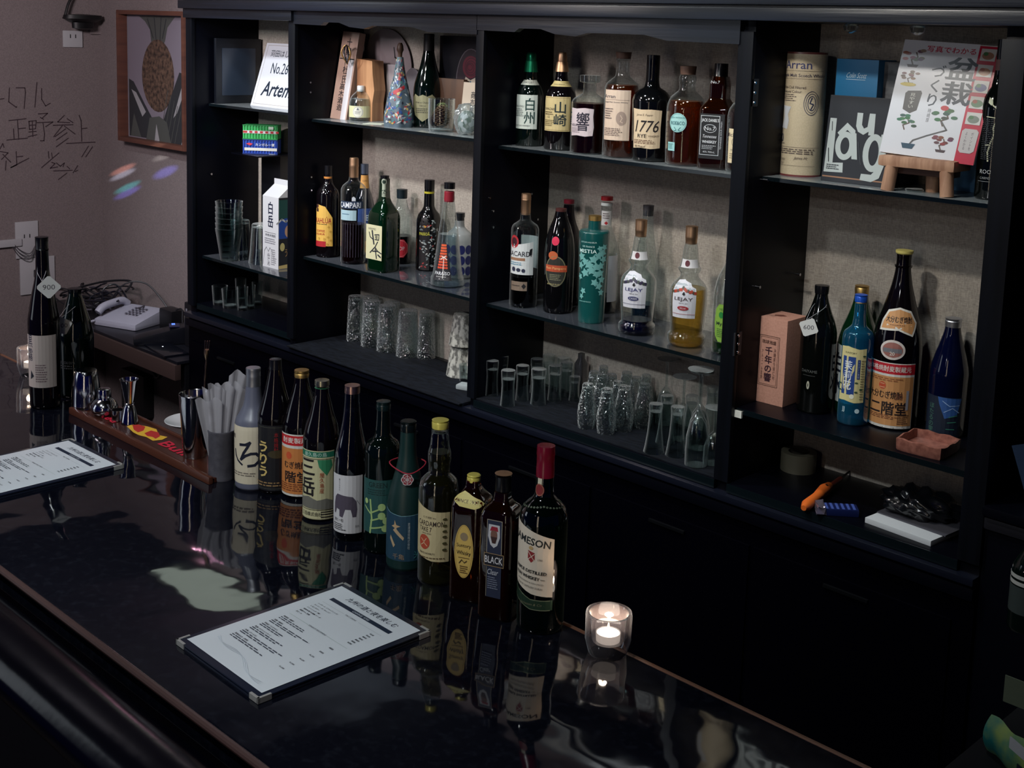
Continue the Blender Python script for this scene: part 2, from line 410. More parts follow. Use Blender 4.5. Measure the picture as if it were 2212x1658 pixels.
def bottle(name, label, cat, x, by, z, prof, mat, caps=(), labels=(), liquid=None, sq=0, rotz=None, seg=44, group=None,
           ymax=2.655, smooth=True, flute=None, angle=35, wref=None, seglab=None, foot=0.0):
    """prof: [(y, width)] bottom to top in picture rows and columns. caps: [(part, [(y,w)..], mat)]"""
    w = wref or max(p[1] for p in prof); S = Spot(x, by, w, z, ymax)
    t = thing(name, label, cat, S.P, 0, group)
    dz = S.by-by
    pz = [(max(S.zz(y+dz, ww), 0.0), ww/2*S.sx) for y, ww in prof]
    pz[0] = (0.0, pz[0][1])
    q = [pz[0]]
    for a in pz[1:]:
        if a[0] > q[-1][0]+0.0005: q.append(a)
    P = pchip(q); rot = rotz if rotz is not None else 0.0
    lathe('body', P, mat, t, seg, sq, rot, smooth=smooth, flute=flute, angle=angle)
    if liquid:
        y, lm = liquid; zl = S.zz(y+dz); LP = [(max(r*0.93-0.0005, 0.002), max(zz_, 0.004)) for r, zz_ in P if zz_ < zl-0.002 and zz_ > 0.003]
        LP = LP or [(radius_at(P, 0.010)*0.93, 0.010)]
        LP = [(LP[0][0]*0.9, 0.004)]+LP+[(radius_at(P, zl)*0.93, zl)]
        lathe('liquid', LP, lm, t, 32, sq, rot, smooth=smooth)
    for c in caps:
        nm, pr, cm = c[:3]; sqc = c[3] if len(c) > 3 else 0
        zs = []
        for i, (y, ww) in enumerate(pr):
            zv = S.ztop(y+dz, ww) if i == len(pr)-1 else S.zz(y+dz, ww)
            if zs and zv < zs[-1][1]+0.0003: zv = zs[-1][1]+0.0003
            zs.append((ww/2*S.sx, zv))
        e = zs[-1]; r0, zt = e; bv = min(0.0012, r0*0.2)
        zs[-1] = (r0, max(zt-bv, zs[-2][1]+0.0002)); zs.append((r0-bv, max(zt, zs[-1][1]+0.0002)))
        lathe(nm, zs, cm, t, 32, sqc, rot)
    for lb in labels:
        part, deg, ref, els = lb[:4]; opt = lb[4] if len(lb) > 4 else {}
        a0 = S.face+math.radians(deg)
        if opt.get('flat'):
            # label lies on a flat face; face direction is rot + k*90deg nearest to a0
            kk = round((a0-rot)/(PI/2)); a = rot+kk*PI/2; R = radius_at(P, S.zz(ref+dz))
            nx, tx = Vector((math.cos(a), math.sin(a), 0)), Vector((-math.sin(a), math.cos(a), 0))
            mp = (lambda u, y, l, nx=nx, tx=tx, R=R, o=opt: nx*(R+0.0006+0.00015*l)+tx*(u*S.sx*o.get('k', 1.0))+Vector((0, 0, S.zz(y+dz))))
            decal(part, els, mp, t)
        else:
            zr = S.zz(ref+dz, None); Rr = radius_at(P, zr)
            cone = opt.get('cone')
            def mp(u, y, l, a0=a0, Rr=Rr, cone=cone):
                zv = S.zz(y+dz)
                if cone: zv = zv-(S.R-Rr)*S.te
                a = a0+u*S.sx/Rr; r = radius_at(P, zv)
                if sq: r *= 1.0/((abs(math.cos(a-rot))**sq+abs(math.sin(a-rot))**sq)**(1.0/sq))
                r += 0.0005+0.00013*l
                return Vector((r*math.cos(a), r*math.sin(a), zv))
            decal(part, els, mp, t, cut_u=0.22*Rr/S.sx, cut_v=(6 if cone else 10), rough=opt.get('rough', 0.55), metal=opt.get('metal', 0.0))
    return t, S, P
def tagcard(t, S, px_dx, y, size, txt, deg=0, neck_r=0.014, strz=None):
    """square price card hanging on a string"""
    th = S.face; n = Vector((math.cos(th), math.sin(th), 0)); r = Vector((-n.y, n.x, 0)); up = Vector((0, 0, 1))
    c = n*(S.R+0.004)+r*(px_dx*S.sx)+up*S.zz(y); h = size/2*S.sx
    rot = Matrix.Rotation(math.radians(deg), 3, n); a, b = rot @ r, rot @ up
    q = h*0.72
    mp = flat(c, a, b, n, 1.0)
    els = [('P', [(-q*1.0, -q*0.8), (-q*0.8, -q), (q*0.8, -q), (q, -q*0.8), (q, q*0.8), (q*0.8, q), (-q*0.8, q), (-q, q*0.8)], (225, 225, 222))]
    o = decal('price_tag', els+[('T', 0, 0, h*0.42, txt, (70, 70, 75), {'a': -math.radians(deg)*-1, 'w': h*0.95})], mp, t)
    zs = strz; top = c+b*q
    tube('string', smoothpts([top, n*neck_r*1.2+r*(neck_r*0.6)+up*zs, -n*neck_r*1.15+up*(zs+0.004), n*neck_r*1.2-r*(neck_r*0.9)+up*zs, top], 5), 0.0006, M((150, 150, 155)), t, 5)
# ================================================================ the room
YW, XW, TOP = 2.69, -5.31, 0.965
wallm = noisy((114, 104, 105), (132, 121, 121), (260, 260, 260), 0.75, 0.35, 0.0015, name='pale_textured_wallpaper', detail=3)
struct(box('floor', XW-0.1, 1.2, -0.6, YW+0.1, -0.05, 0.0, noisy((24, 18, 18), (32, 24, 22), (3, 12, 3), 0.4, name='dark_floor')))
struct(box('wall_back', XW-0.1, 1.2, YW, YW+0.1, 0.0, 2.45, wallm))
struct(box('wall_left', XW-0.1, XW, -0.6, YW, 0.0, 2.45, wallm))
struct(box('ceiling', XW-0.1, -2.92, -0.6, YW+0.1, 2.45, 2.5, noisy((72, 74, 78), (84, 86, 90), (2, 2, 2), 0.9, name='pale_ceiling')))
struct(box('trim_1', -2.92, 1.2, -0.6, YW+0.1, 2.43, 2.5, M((10, 10, 14), 0.9, name='black_ceiling')))
# narrow plaster strip in the corner
struct(box('trim_2', XW, XW+0.012, YW-0.05, YW, 1.82, 2.45, wallm))
# ceiling lamp with square diffuser, by the back wall
t = thing('ceiling_light', 'square ceiling light with pale diffuser close to the back wall', 'lamp', (-4.13, 2.47, 2.40))
box('diffuser', -0.21, 0.21, -0.15, 0.15, 0.0, 0.035, emit((225, 240, 225), 1.3, 'lit_diffuser'), t, 0.006)
box('frame', -0.23, 0.23, -0.17, 0.17, 0.03, 0.05, M((90, 90, 90), name='grey_metal'), t)

# ================================================================ the counter
def counter_mat():
    m = bpy.data.materials.new('black_lacquered_counter'); m.use_nodes = True; nt = m.node_tree; b = nt.nodes['Principled BSDF']
    b.inputs['Base Color'].default_value = lin((9, 11, 20)); b.inputs['Roughness'].default_value = 0.045; b.inputs['Specular IOR Level'].default_value = 0.75
    tc = nt.nodes.new('ShaderNodeTexCoord'); n = nt.nodes.new('ShaderNodeTexNoise'); n.inputs['Scale'].default_value = 7.0; n.inputs['Detail'].default_value = 1.5
    bp = nt.nodes.new('ShaderNodeBump'); bp.inputs['Strength'].default_value = 0.6; bp.inputs['Distance'].default_value = 0.005
    nt.links.new(tc.outputs['Object'], n.inputs['Vector']); nt.links.new(n.outputs['Fac'], bp.inputs['Height']); nt.links.new(bp.outputs['Normal'], b.inputs['Normal'])
    # faint dust and scratches
    n2 = nt.nodes.new('ShaderNodeTexNoise'); n2.inputs['Scale'].default_value = 60; n2.inputs['Detail'].default_value = 8; n2.inputs['Roughness'].default_value = 0.7
    r = nt.nodes.new('ShaderNodeValToRGB'); r.color_ramp.elements[0].position = 0.5; r.color_ramp.elements[0].color = lin((9, 11, 20)); r.color_ramp.elements[1].position = 0.8; r.color_ramp.elements[1].color = lin((26, 29, 38))
    nt.links.new(tc.outputs['Object'], n2.inputs['Vector']); nt.links.new(n2.outputs['Fac'], r.inputs[0]); nt.links.new(r.outputs[0], b.inputs['Base Color'])
    return m
cm = counter_mat()
t = thing('bar_counter', 'long glossy black lacquered bar counter with rounded padded front edge', 'counter', (0, 0, 0))
box('countertop', XW+0.005, 0.6, 0.846, 1.418, TOP-0.045, TOP, cm, t, 0.004)
tube('back_edge_trim', [(XW+0.01, 1.418, TOP-0.004), (0.6, 1.418, TOP-0.004)], 0.006, M((88, 60, 46), 0.3, name='worn_brown_edge'), t, 10)
tube('front_bead', [(XW+0.01, 0.842, TOP-0.004), (0.6, 0.842, TOP-0.004)], 0.006, M((70, 52, 50), 0.3, name='worn_bead'), t, 10)
# rounded armrest
bm = bmesh.new(); seg = 16
ring = [(0.836-0.062+0.062*math.cos(a), TOP-0.055+0.045*math.sin(a)) for a in [2*PI*k/seg for k in range(seg)]]
va = [bm.verts.new((XW+0.01, y, z)) for y, z in ring]; vb = [bm.verts.new((0.6, y, z)) for y, z in ring]
for k in range(seg): bm.faces.new((va[k], va[(k+1) % seg], vb[(k+1) % seg], vb[k]))
bm.faces.new(va); bm.faces.new(list(reversed(vb)))
bm_obj('armrest', bm, M((3, 3, 9), 0.2, spec=0.25, bump=(9, 0.3, 0.004), name='black_vinyl'), t, True, 50)
box('front_panel', XW+0.01, 0.6, 0.87, 0.91, 0.0, TOP-0.045, M((8, 8, 14), 0.6, name='black_panel'), t)
box('back_rail', XW+0.01, 0.6, 1.36, 1.40, TOP-0.12, TOP-0.045, BLACKM, t)

# ================================================================ the cabinet
cab = thing('liquor_cabinet', 'tall black open wall cabinet with four bays of bottle shelves and scalloped top board', 'cabinet', (0, 0, 0))
YF, YB = 2.40, 2.672
wood = noisy((4, 7, 14), (11, 18, 31), (2, 40, 40), 0.34, 0.6, 0.002, name='navy_black_worn_wood', spec=0.6, lo=0.4, hi=0.75)
ZL = CAMZ
posts = [(-4.066, -4.032), (-3.434, -3.404), (-2.548, -2.524), (-1.683, -1.649), (-1.073, -1.031)]
for a, b in posts:
    box('upright', a, b, YF, YB, 0.0, ZL+0.05, BLACK, cab, 0.002)
    box('post_face', a-0.003, b+0.003, YF-0.012, YF+0.001, 0.86, ZL+0.012, noisy((3, 5, 10), (7, 10, 18), (60, 60, 4), 0.45, 0.3, 0.001, name='brushed_black_post', spec=0.2), cab, 0.0015)
box('back_panel', posts[0][0], posts[-1][1], YB-0.002, YB+0.012, 0.10, ZL+0.08, linen(), cab)
# top rails
box('top_rail', posts[0][0]-0.01, -0.2, 2.36, YB, ZL+0.036, ZL+0.065, wood, cab, 0.004)
box('cornice', posts[0][0]-0.02, -0.2, 2.375, YB, ZL+0.071, ZL+0.12, wood, cab, 0.004)
box('cornice_gap', posts[0][0]-0.005, -0.2, 2.38, YB, ZL+0.065, ZL+0.071, BLACKM, cab)
box('bay_rail', posts[0][0], posts[1][1], 2.375, 2.40, ZL+0.004, ZL+0.036, wood, cab, 0.002)
def apron(x0, x1):
    L = x1-x0; zt = ZL+0.040; pts = [(0, -0.004), (0.17, -0.006), (0.19, 0.004), (0.28, 0.004), (0.34, -0.008), (0.42, -0.012), (0.47, -0.002), (0.68, -0.002), (0.76, -0.014), (1.0, -0.016)]
    bm = bmesh.new(); lo = []
    P = [(x0+L*u, ZL-0.001+z) for u, z in pts]
    ring = P+[(x1, zt), (x0, zt)]
    f = [bm.verts.new((x, 2.385, z)) for x, z in ring]; g = [bm.verts.new((x, 2.405, z)) for x, z in ring]
    bm.faces.new(f); bm.faces.new(list(reversed(g))); n = len(f)
    for i in range(n): bm.faces.new((f[i], g[i], g[(i+1) % n], f[(i+1) % n]))
    bmesh.ops.recalc_face_normals(bm, faces=bm.faces); bm_obj('scalloped_apron', bm, wood, cab)
apron(posts[1][1]-0.002, posts[2][0]+0.002); apron(posts[2][0], posts[3][0]+0.002)
# shelves
glassshelf = glass((130, 138, 142), 0.18, 0.9, 0.82, (150, 158, 160), name='lit_dusty_smoked_glass')  # dusty haze brightened to stand in for light on the shelf tops
glassdark = glass((110, 118, 130), 0.08, 0.9, 0.6, (34, 38, 48), name='smoked_glass')
SH = {}
def shelf(key, i, z, y0, mat, th=0.008, nm='shelf'):
    a, b = posts[i][1]+0.001, posts[i+1][0]-0.001; SH[key] = z
    box(nm, a, b, y0, YB-0.004, z-th, z, mat, cab, 0.0012)
    box('shelf_edge', a, b, y0-0.002, y0, z-th-0.001, z, M((10, 18, 22), 0.15, name='dark_glass_edge'), cab)
    if mat in (glassshelf, glassdark):
        for xx in (a+0.006, b-0.006):
            for yy in (y0+0.04, YB-0.05):
                o = lathe('shelf_pin', [(0.0035, 0), (0.0035, 0.012)], STEEL, cab, 10); o.rotation_euler = (0, PI/2, 0); o.location = (xx-0.006, yy, z-th-0.0038)
shelf('1t', 0, ZL-0.300, 2.46, glassshelf); shelf('1m', 0, ZL-0.856, 2.43, glassdark); shelf('1b', 0, ZL-1.031, 2.405, BLACK, 0.02)
shelf('2t', 1, ZL-0.311, 2.46, glassshelf); shelf('2m', 1, ZL-0.765, 2.43, glassdark); shelf('2b', 1, ZL-1.060, 2.375, BLACK, 0.02)
shelf('3t', 2, ZL-0.322, 2.46, glassshelf); shelf('3m', 2, ZL-0.768, 2.43, glassdark); shelf('3b', 2, ZL-1.042, 2.39, BLACK, 0.02)
shelf('4t', 3, ZL-0.317, 2.46, glassshelf); shelf('4m', 3, ZL-0.860, 2.41, BLACK, 0.012); shelf('4b', 3, ZL-1.042, 2.39, BLACK, 0.02)
# rubber mats with ridges on the lower shelves
rub = noisy((7, 9, 14), (18, 22, 30), (30, 160, 30), 0.8, 0.6, 0.002, name='ribbed_rubber', spec=0.12)
for nm, i, key, y0, lab in (('shelf_mat', 1, '2b', 2.36, 'dark ribbed rubber mat under the dimpled tumblers and cups'), ('shelf_mat', 2, '3b', 2.395, 'dark rubber mat under the upturned clear glasses')):
    o = box(nm, posts[i][1]+0.004, posts[i+1][0]-0.004, y0, 2.64, SH[key], SH[key]+0.004, rub, None, 0.0015); tagp(o, lab, 'mat')
    SH[key] += 0.004
# silver wall pins and hinges on the uprights
def pin(px, py, X, L=0.022, r=0.0035):
    P = xpt(px, py, X); o = lathe('peg', [(r*0.5, 0), (r*0.5, L*0.4), (r, L*0.45), (r, L)], STEEL, cab, 12); o.rotation_euler = (0, PI/2, 0); o.location = P
for px, py in ((1712, 590), (1625, 617), (1642, 387)): pin(px, py, posts[3][1])
for px, py in ((1055, 427), (1062, 455), (1062, 490), (1145, 418), (1158, 473)): pin(px, py, posts[2][1], 0.008, 0.003)
for px, py in ((668, 178), (668, 199), (670, 382), (670, 411)): pin(px, py, posts[1][1], 0.008, 0.003)
pin(453, 375, posts[0][1], 0.014, 0.004)
def hinge(px, py, h, X):
    P = xpt(px, py, X); bm = bmesh.new(); box_bm(bm, P.x-0.0005, P.x+0.003, P.y-0.014, P.y+0.014, P.z-h/2, P.z+h/2, 0.001)
    hg = bm_obj('hinge_plate', bm, M((60, 62, 68), 0.35, 0.6, name='dark_metal'), cab)
    for k in (-0.36, 0.0, 0.36):
        o = lathe('screw', [(0.004, 0), (0.003, 0.002)], STEEL, hg, 10); o.rotation_euler = (0, PI/2, 0); o.location = (P.x+0.003, P.y, P.z+h*k)
hinge(1628, 200, 0.062, posts[3][1]); hinge(1592, 742, 0.055, posts[3][1])
# price tape on the edge of the fourth bay's shelf
o = box('tape', -1.668, -1.628, 2.402, 2.4075, ZL-0.881, ZL-0.865, M((225, 225, 215), 0.7, name='masking_tape'), None); tagp(o, 'strip of white tape stuck on the shelf edge under the pink box', 'tape')
# clear screw bosses under the top rail
for px, py, i in ((505, 22, 0), (553, 24, 0), (1838, 66, 3), (1982, 70, 3)):
    P = ypt(px, py, 2.45); o = lathe('ceiling_boss', [(0.004, 0), (0.014, 0.006), (0.017, 0.016), (0.012, 0.02), (0.012, 0.075-0.02)], CLEAR2, cab, 20); o.location = (P.x, P.y, P.z-0.006)
# base cabinet
XR = -0.2
box('base_top', posts[0][0]-0.004, posts[-1][1], 2.372, 2.42, ZL-1.081, ZL-1.065, M((16, 19, 30), 0.25, name='black_gloss'), cab, 0.003)
box('base_moulding', posts[0][0]-0.004, posts[-1][1], 2.376, 2.42, ZL-1.115, ZL-1.087, BLACK, cab, 0.006)
box('base_body', posts[0][0], posts[-1][1], 2.390, YB, 0.0, ZL-1.081, M((1, 1, 5), 0.4, spec=0.05, name='dark_base'), cab, 0.003)
for k in range(6):
    a = posts[0][0]+0.02+k*0.497; dd = box('base_door', a, a+0.485, 2.384, 2.392, 0.08, ZL-1.17, M((1, 1, 5), 0.4, spec=0.05, name='dark_base'), cab, 0.003)
    box('door_pull', a+0.19, a+0.30, 2.378, 2.386, ZL-1.20, ZL-1.192, M((24, 26, 30), 0.3, 0.7, name='dark_metal'), dd, 0.001)
# lower cabinet to the right of the last upright
sc2 = thing('side_cabinet', 'low black cabinet with grooved top edge beyond the last upright', 'cabinet', (0, 0, 0))
box('top_board', posts[-1][1]+0.002, -0.2, 2.38, YB, 0.970, 0.990, BLACK, sc2, 0.004)
box('groove_board', posts[-1][1]+0.002, -0.2, 2.39, YB, 0.94, 0.965, M((24, 24, 30), 0.4, name='grooved_black'), sc2, 0.006)
box('cabinet_body', posts[-1][1]+0.002, -0.2, 2.40, YB, 0.0, 0.94, BLACK, sc2, 0.002)
box('back_panel', posts[-1][1]+0.002, -0.2, YB-0.01, YB+0.01, 0.990, ZL+0.03, BLACKM, sc2)

# ================================================================ side desk and what is under it
dk = thing('side_desk', 'narrow black desk against the wall, left of the cabinet, with brown front edge', 'desk', (0, 0, 0))
ZD = 0.647
box('desktop', XW+0.004, posts[0][0]-0.006, 2.345, YW-0.002, ZD-0.012, ZD, M((14, 15, 22), 0.35, name='black_desktop'), dk, 0.002)
box('front_edge', XW+0.004, posts[0][0]-0.006, 2.335, 2.36, ZD-0.07, ZD-0.012, M((52, 38, 36), 0.55, name='brown_edge'), dk, 0.002)
for xx in (XW+0.03, posts[0][0]-0.04): box('leg', xx, xx+0.03, 2.38, 2.41, 0, ZD-0.012, BLACKM, dk)
# ================================================================ bottles
GOLD = M((206, 170, 104), 0.42, 1.0, name='gold_cap'); COPPER = M((206, 166, 132), 0.42, 1.0, name='copper_cap'); SILVER = M((190, 192, 198), 0.42, 1.0, name='silver_cap')
YEL = M((214, 200, 96), 0.35, 0.2, name='yellow_cap'); BCAP = M((14, 14, 18), 0.25, name='black_cap'); CORK = M((96, 70, 58), 0.6, bump=(120, .4, .002), name='wooden_stopper')
AMBER = glass((170, 88, 26), 0.0, 0.6, 0.10, (150, 70, 20), name='amber_liquor'); AMBERD = glass((104, 50, 22), 0.0, 0.6, 0.2, (44, 16, 8), name='dark_amber_liquor')
STRAW = glass((236, 208, 138), 0.0, 0.6, 0.06, (190, 150, 70), name='straw_liquor'); DARKL = glass((34, 20, 30), 0.0, 0.6, 0.2, (8, 6, 12), name='dark_liquor')
REDL = glass((70, 20, 30), 0.0, 0.6, 0.2, (40, 10, 16), name='red_liquor'); WATER = glass((215, 225, 228), 0.0, 0.7, 0.04, name='clear_liquor')
AMBG = glass((150, 96, 56), 0.0, 1.0, 0.06, (90, 40, 14), name='amber_tinted_glass')
def band(c, y0, y1, u=400): return ('R', -u, y0, u, y1, c)
RED = (176, 34, 40); BLK = (20, 20, 24); TEAL = (28, 140, 130)
G1 = 'whisky bottles on the top shelf of the third bay'
# ---- third bay, top shelf
Z = SH['3t']
bottle('whisky_bottle', 'near-black green whisky bottle with shiny green foil cap and white label, leftmost on its shelf', 'bottle', 1142, 304, Z,
  [(304, 50), (301, 55), (196, 55), (182, 50), (168, 38), (158, 27), (146, 24), (138, 23)], DARKG,
  [('foil_cap', [(142, 29), (118, 24), (117, 22), (112, 22), (104, 21), (97, 15)], M((28, 128, 92), 0.28, 0.8, name='green_foil'))],
  [('label', -22, 230, [('R', -27, 192, 27, 266, (206, 214, 206)), ('V', 10, 227, 56, '白州', (24, 60, 56), {'b': .03, 'w': 22}), ('T', -14, 217, 4.5, 'HAKUSHU', (40, 60, 60), {'w': 24}), ('L', -25, 222, 2, 240, 5, (80, 90, 90)), ('T', -6, 259, 3, 'SUNTORY WHISKY', (50, 60, 60))]),
   ('neck_label', -8, 165, [('R', -20, 159, 20, 170, (196, 200, 190)), ('T', -2, 165, 3.2, 'SUNTORY', (60, 60, 60), {'w': 20})], {'cone': 1})], group=G1, ymax=2.58)
bottle('whisky_bottle', 'dark whisky bottle with copper foil cap and tan bordered label', 'bottle', 1208, 314, Z,
  [(314, 58), (311, 65), (206, 65), (190, 60), (176, 46), (164, 30), (152, 25), (140, 24)], DARKB,
  [('foil_cap', [(142, 29), (120, 23), (119, 20), (112, 20), (104, 18), (98, 16)], COPPER)],
  [('label', -18, 235, [('R', -32, 197, 32, 272, (196, 178, 128)), ('O', -30, 199, 30, 270, 0.8, (110, 90, 50)), ('V', 10, 234, 52, '山崎', (26, 42, 44), {'b': .03, 'w': 26}), ('T', -16, 224, 5, 'YAMAZAKI', (50, 44, 34), {'w': 28}), ('T', -16, 241, 5, '12', (50, 44, 34)), ('L', -28, 229, -2, 238, 2, (90, 76, 50)), ('L', -28, 247, 0, 262, 4, (110, 96, 60))]),
   ('neck_label', -6, 168, [('R', -24, 162, 24, 174, (186, 170, 116)), ('L', -14, 165, 12, 171, 2, (90, 80, 50))], {'cone': 1})], group=G1, ymax=2.58)
bottle('whisky_bottle', 'faceted decanter whisky bottle with chunky glass stopper and torn-edged pale label', 'bottle', 1269, 322, Z,
  [(322, 62), (319, 74), (212, 74), (203, 66), (193, 40), (187, 28), (164, 26)], CLEAR,
  [('stopper', [(166, 26), (164, 42), (150, 43), (147, 38)], CLEAR2)],
  [('label', -26, 250, [('P', [(-27, 222), (-10, 223), (8, 221), (27, 223), (26, 240), (28, 262), (26, 281), (10, 283), (-8, 281), (-26, 283), (-28, 262), (-27, 240)], (204, 190, 194)), ('V', 4, 251, 40, '響', (30, 26, 44), {'w': 28, 'b': .03}), ('T', -15, 259, 6, 'HIBIKI', (70, 60, 70), {'w': 22}), ('L', -25, 264, 0, 276, 4, (130, 116, 124))])],
  liquid=(212, AMBERD), seg=24, smooth=False, rotz=0.1, group=G1, ymax=2.58)
bottle('whisky_bottle', 'tall clear whisky bottle with wooden stopper and long blush label', 'bottle', 1338, 334, Z,
  [(334, 66), (330, 74), (186, 74), (174, 68), (163, 48), (154, 32), (140, 28), (122, 27), (120, 31), (116, 31)], CLEAR,
  [('wooden_stopper', [(117, 30), (103, 34), (100, 33)], CORK)],
  [('label', -18, 240, [('R', -31, 186, 31, 295, (212, 190, 170)), ('T', -17, 200, 8, 'Arran', (50, 46, 60), {'w': 30, 'b': .02}), ('T', -2, 213, 4.2, 'Single Malt Scotch Whisky', (50, 46, 60), {'w': 54}), ('R', -28, 207, 28, 207.6, (120, 100, 96)), ('E', 12, 247, 11, 15, (160, 140, 128)), ('S', [(10, 240), (14, 247), (10, 254), (15, 256)], 1.4, (212, 190, 170)), ('L', -28, 225, -6, 250, 5, (110, 96, 92)), ('L', -28, 268, 20, 286, 5, (120, 104, 98))])],
  liquid=(176, AMBER), group=G1, ymax=2.58)
bottle('whisky_bottle', 'black round-shouldered whiskey bottle with big numerals on a ragged cream label', 'bottle', 1402, 335, Z,
  [(335, 62), (330, 70), (230, 78), (205, 80), (190, 72), (178, 52), (170, 32), (150, 27), (108, 27)], M((7, 8, 10), 0.08, spec=0.6, name='black_glass'),
  [('cap', [(112, 27), (101, 27), (98, 26)], BCAP)],
  [('label', -14, 262, [('P', [(-32, 219), (-10, 221), (10, 220), (32, 222), (31, 260), (32, 304), (12, 306), (-12, 304), (-32, 306), (-31, 260)], (214, 192, 160)), ('T', -4, 233, 6, 'James E. Pepper', (60, 40, 34), {'w': 36, 'sh': .3}), ('T', 1, 257, 26, '1776', (34, 26, 26), {'w': 52, 'sh': .25, 'b': .015}), ('T', -8, 278, 8, 'RYE', (34, 26, 26), {'w': 20, 'b': .02}), ('T', 17, 278, 4, 'WHISKEY', (60, 40, 34)), ('L', -28, 286, 28, 296, 3, (110, 80, 64)), ('T', -12, 301, 5, '92 Proof', (50, 34, 30), {'sh': .3})])], group=G1, ymax=2.58)
bottle('whisky_bottle', 'bulbous amber whiskey bottle with wooden stopper and round turquoise label', 'bottle', 1477, 343, Z,
  [(343, 66), (338, 76), (240, 80), (214, 78), (196, 68), (184, 48), (176, 34), (166, 32), (155, 36), (146, 33), (138, 28), (130, 30)], CLEAR,
  [('wooden_stopper', [(142, 31), (124, 34), (121, 33)], CORK)],
  [('label', -24, 248, [('E', 0, 248, 19, 21, (160, 206, 204)), ('EO', 0, 248, 17.5, 19.5, 0.7, (60, 130, 134)), ('T', 0, 249, 8, 'ROE&CO', (30, 90, 100), {'b': .03, 'w': 30}), ('T', 0, 237, 3.5, 'IRISH WHISKEY', (60, 130, 134)), ('S', [(-7, 258), (-2, 264), (-7, 266)], 1.2, (40, 110, 114)), ('S', [(7, 258), (2, 264), (7, 266)], 1.2, (40, 110, 114)), ('R', -22, 291, -4, 310, (150, 200, 200)), ('L', -20, 294, -6, 306, 4, (60, 120, 124))])],
  liquid=(202, AMBER), group=G1, ymax=2.58)
bottle('whisky_bottle', 'square-shouldered whiskey bottle with black label and white scroll lettering', 'bottle', 1547, 353, Z,
  [(353, 62), (349, 66), (232, 66), (222, 64), (210, 50), (202, 40), (196, 36), (172, 36), (150, 30)], AMBG,
  [('black_cap', [(176, 32), (150, 30), (149, 29), (122, 28), (119, 28)], BCAP)],
  [('label', -34, 278, [('R', -27, 232, 27, 330, (16, 17, 22)), ('O', -25, 236, 17, 322, 1.1, (190, 196, 200)), ('T', -4, 247, 9, "JACK DANIEL'S", (214, 218, 222), {'w': 38, 'b': .03}), ('EO', -4, 264, 14, 9, 1.0, (200, 204, 208)), ('T', -4, 264, 8, 'No.7', (214, 218, 222)), ('T', -4, 281, 7, 'Tennessee', (214, 218, 222), {'w': 30, 'sh': .3}), ('T', -4, 293, 6, 'WHISKEY', (214, 218, 222), {'w': 32, 'b': .04}), ('L', -20, 300, 12, 310, 3, (170, 174, 178)), ('T', -4, 315, 4, '40% 700mL', (190, 194, 198)), ('T', 21, 278, 3.5, 'TENNESSEE SOUR MASH', (180, 184, 188), {'a': -1.5708, 'w': 60})], {'flat': 1}),
   ('neck_label', -34, 162, [('T', 0, 164, 6, 'No.7', (210, 214, 218))], {})],
  liquid=(205, AMBERD), sq=7, rotz=0.24, group=G1, ymax=2.58)
bottle('whisky_bottle', 'whiskey bottle half hidden by the upright, amber shoulder and cream label', 'bottle', 1606, 358, Z,
  [(358, 66), (354, 74), (240, 76), (224, 72), (208, 56), (196, 36), (180, 28), (150, 27)], CLEAR,
  [('cap', [(152, 28), (128, 28)], BCAP)],
  [('label', -20, 298, [('R', -26, 262, 26, 337, (216, 200, 164)), ('T', -8, 275, 9, "Michter's", (40, 34, 34), {'w': 48, 'b': .02}), ('EO', -8, 291, 8, 9, .8, (90, 80, 70)), ('T', -8, 308, 4, 'WHISKEY', (60, 50, 44), {'w': 20}), ('L', -20, 315, 20, 328, 3, (120, 104, 84))])],
  liquid=(222, AMBERD), group=G1, ymax=2.58)
# ---- third bay, middle shelf
Z = SH['3m']
bottle('rum_bottle', 'clear bottle with gold screw cap, red roundel and white label, at the left end', 'bottle', 1129, 666, Z,
  [(666, 56), (661, 60), (500, 60), (490, 54), (481, 36), (474, 24), (460, 21), (446, 20)], CLEAR,
  [('gold_cap', [(463, 21), (432, 21), (431, 22), (429, 21), (426, 22), (424, 21), (418, 21), (416, 20)], COPPER)],
  [('label', -16, 550, [('P', [(-28, 532), (-22, 518), (-12, 518), (-6, 528), (28, 522), (30, 594), (-28, 592)], (206, 210, 210)), ('E', -17, 523, 12, 14, (170, 40, 48)), ('E', -17, 523, 8, 9, (60, 24, 34)), ('T', -4, 547, 14, 'BACARDÍ', (24, 26, 34), {'w': 58, 'b': .03}), ('R', -28, 557, 10, 563, (150, 110, 84)), ('L', -27, 566, 8, 574, 2, (60, 130, 160)), ('P', [(18, 548), (20, 538), (26, 536), (25, 550), (18, 552)], BLK), ('E', -16, 582, 5, 5, (40, 44, 66)), ('E', -4, 583, 5, 4, (40, 44, 66)), ('E', 7, 584, 4, 4, (40, 44, 66)), ('R', -22, 608, 16, 628, (120, 104, 90)), ('P', [(4, 618), (9, 612), (14, 618), (9, 624)], BLK), ('L', -20, 615, 0, 620, 1, (60, 50, 44))]),
   ('back_label', 150, 550, [('R', -24, 516, 24, 586, (200, 204, 206))])], liquid=(600, DARKL))
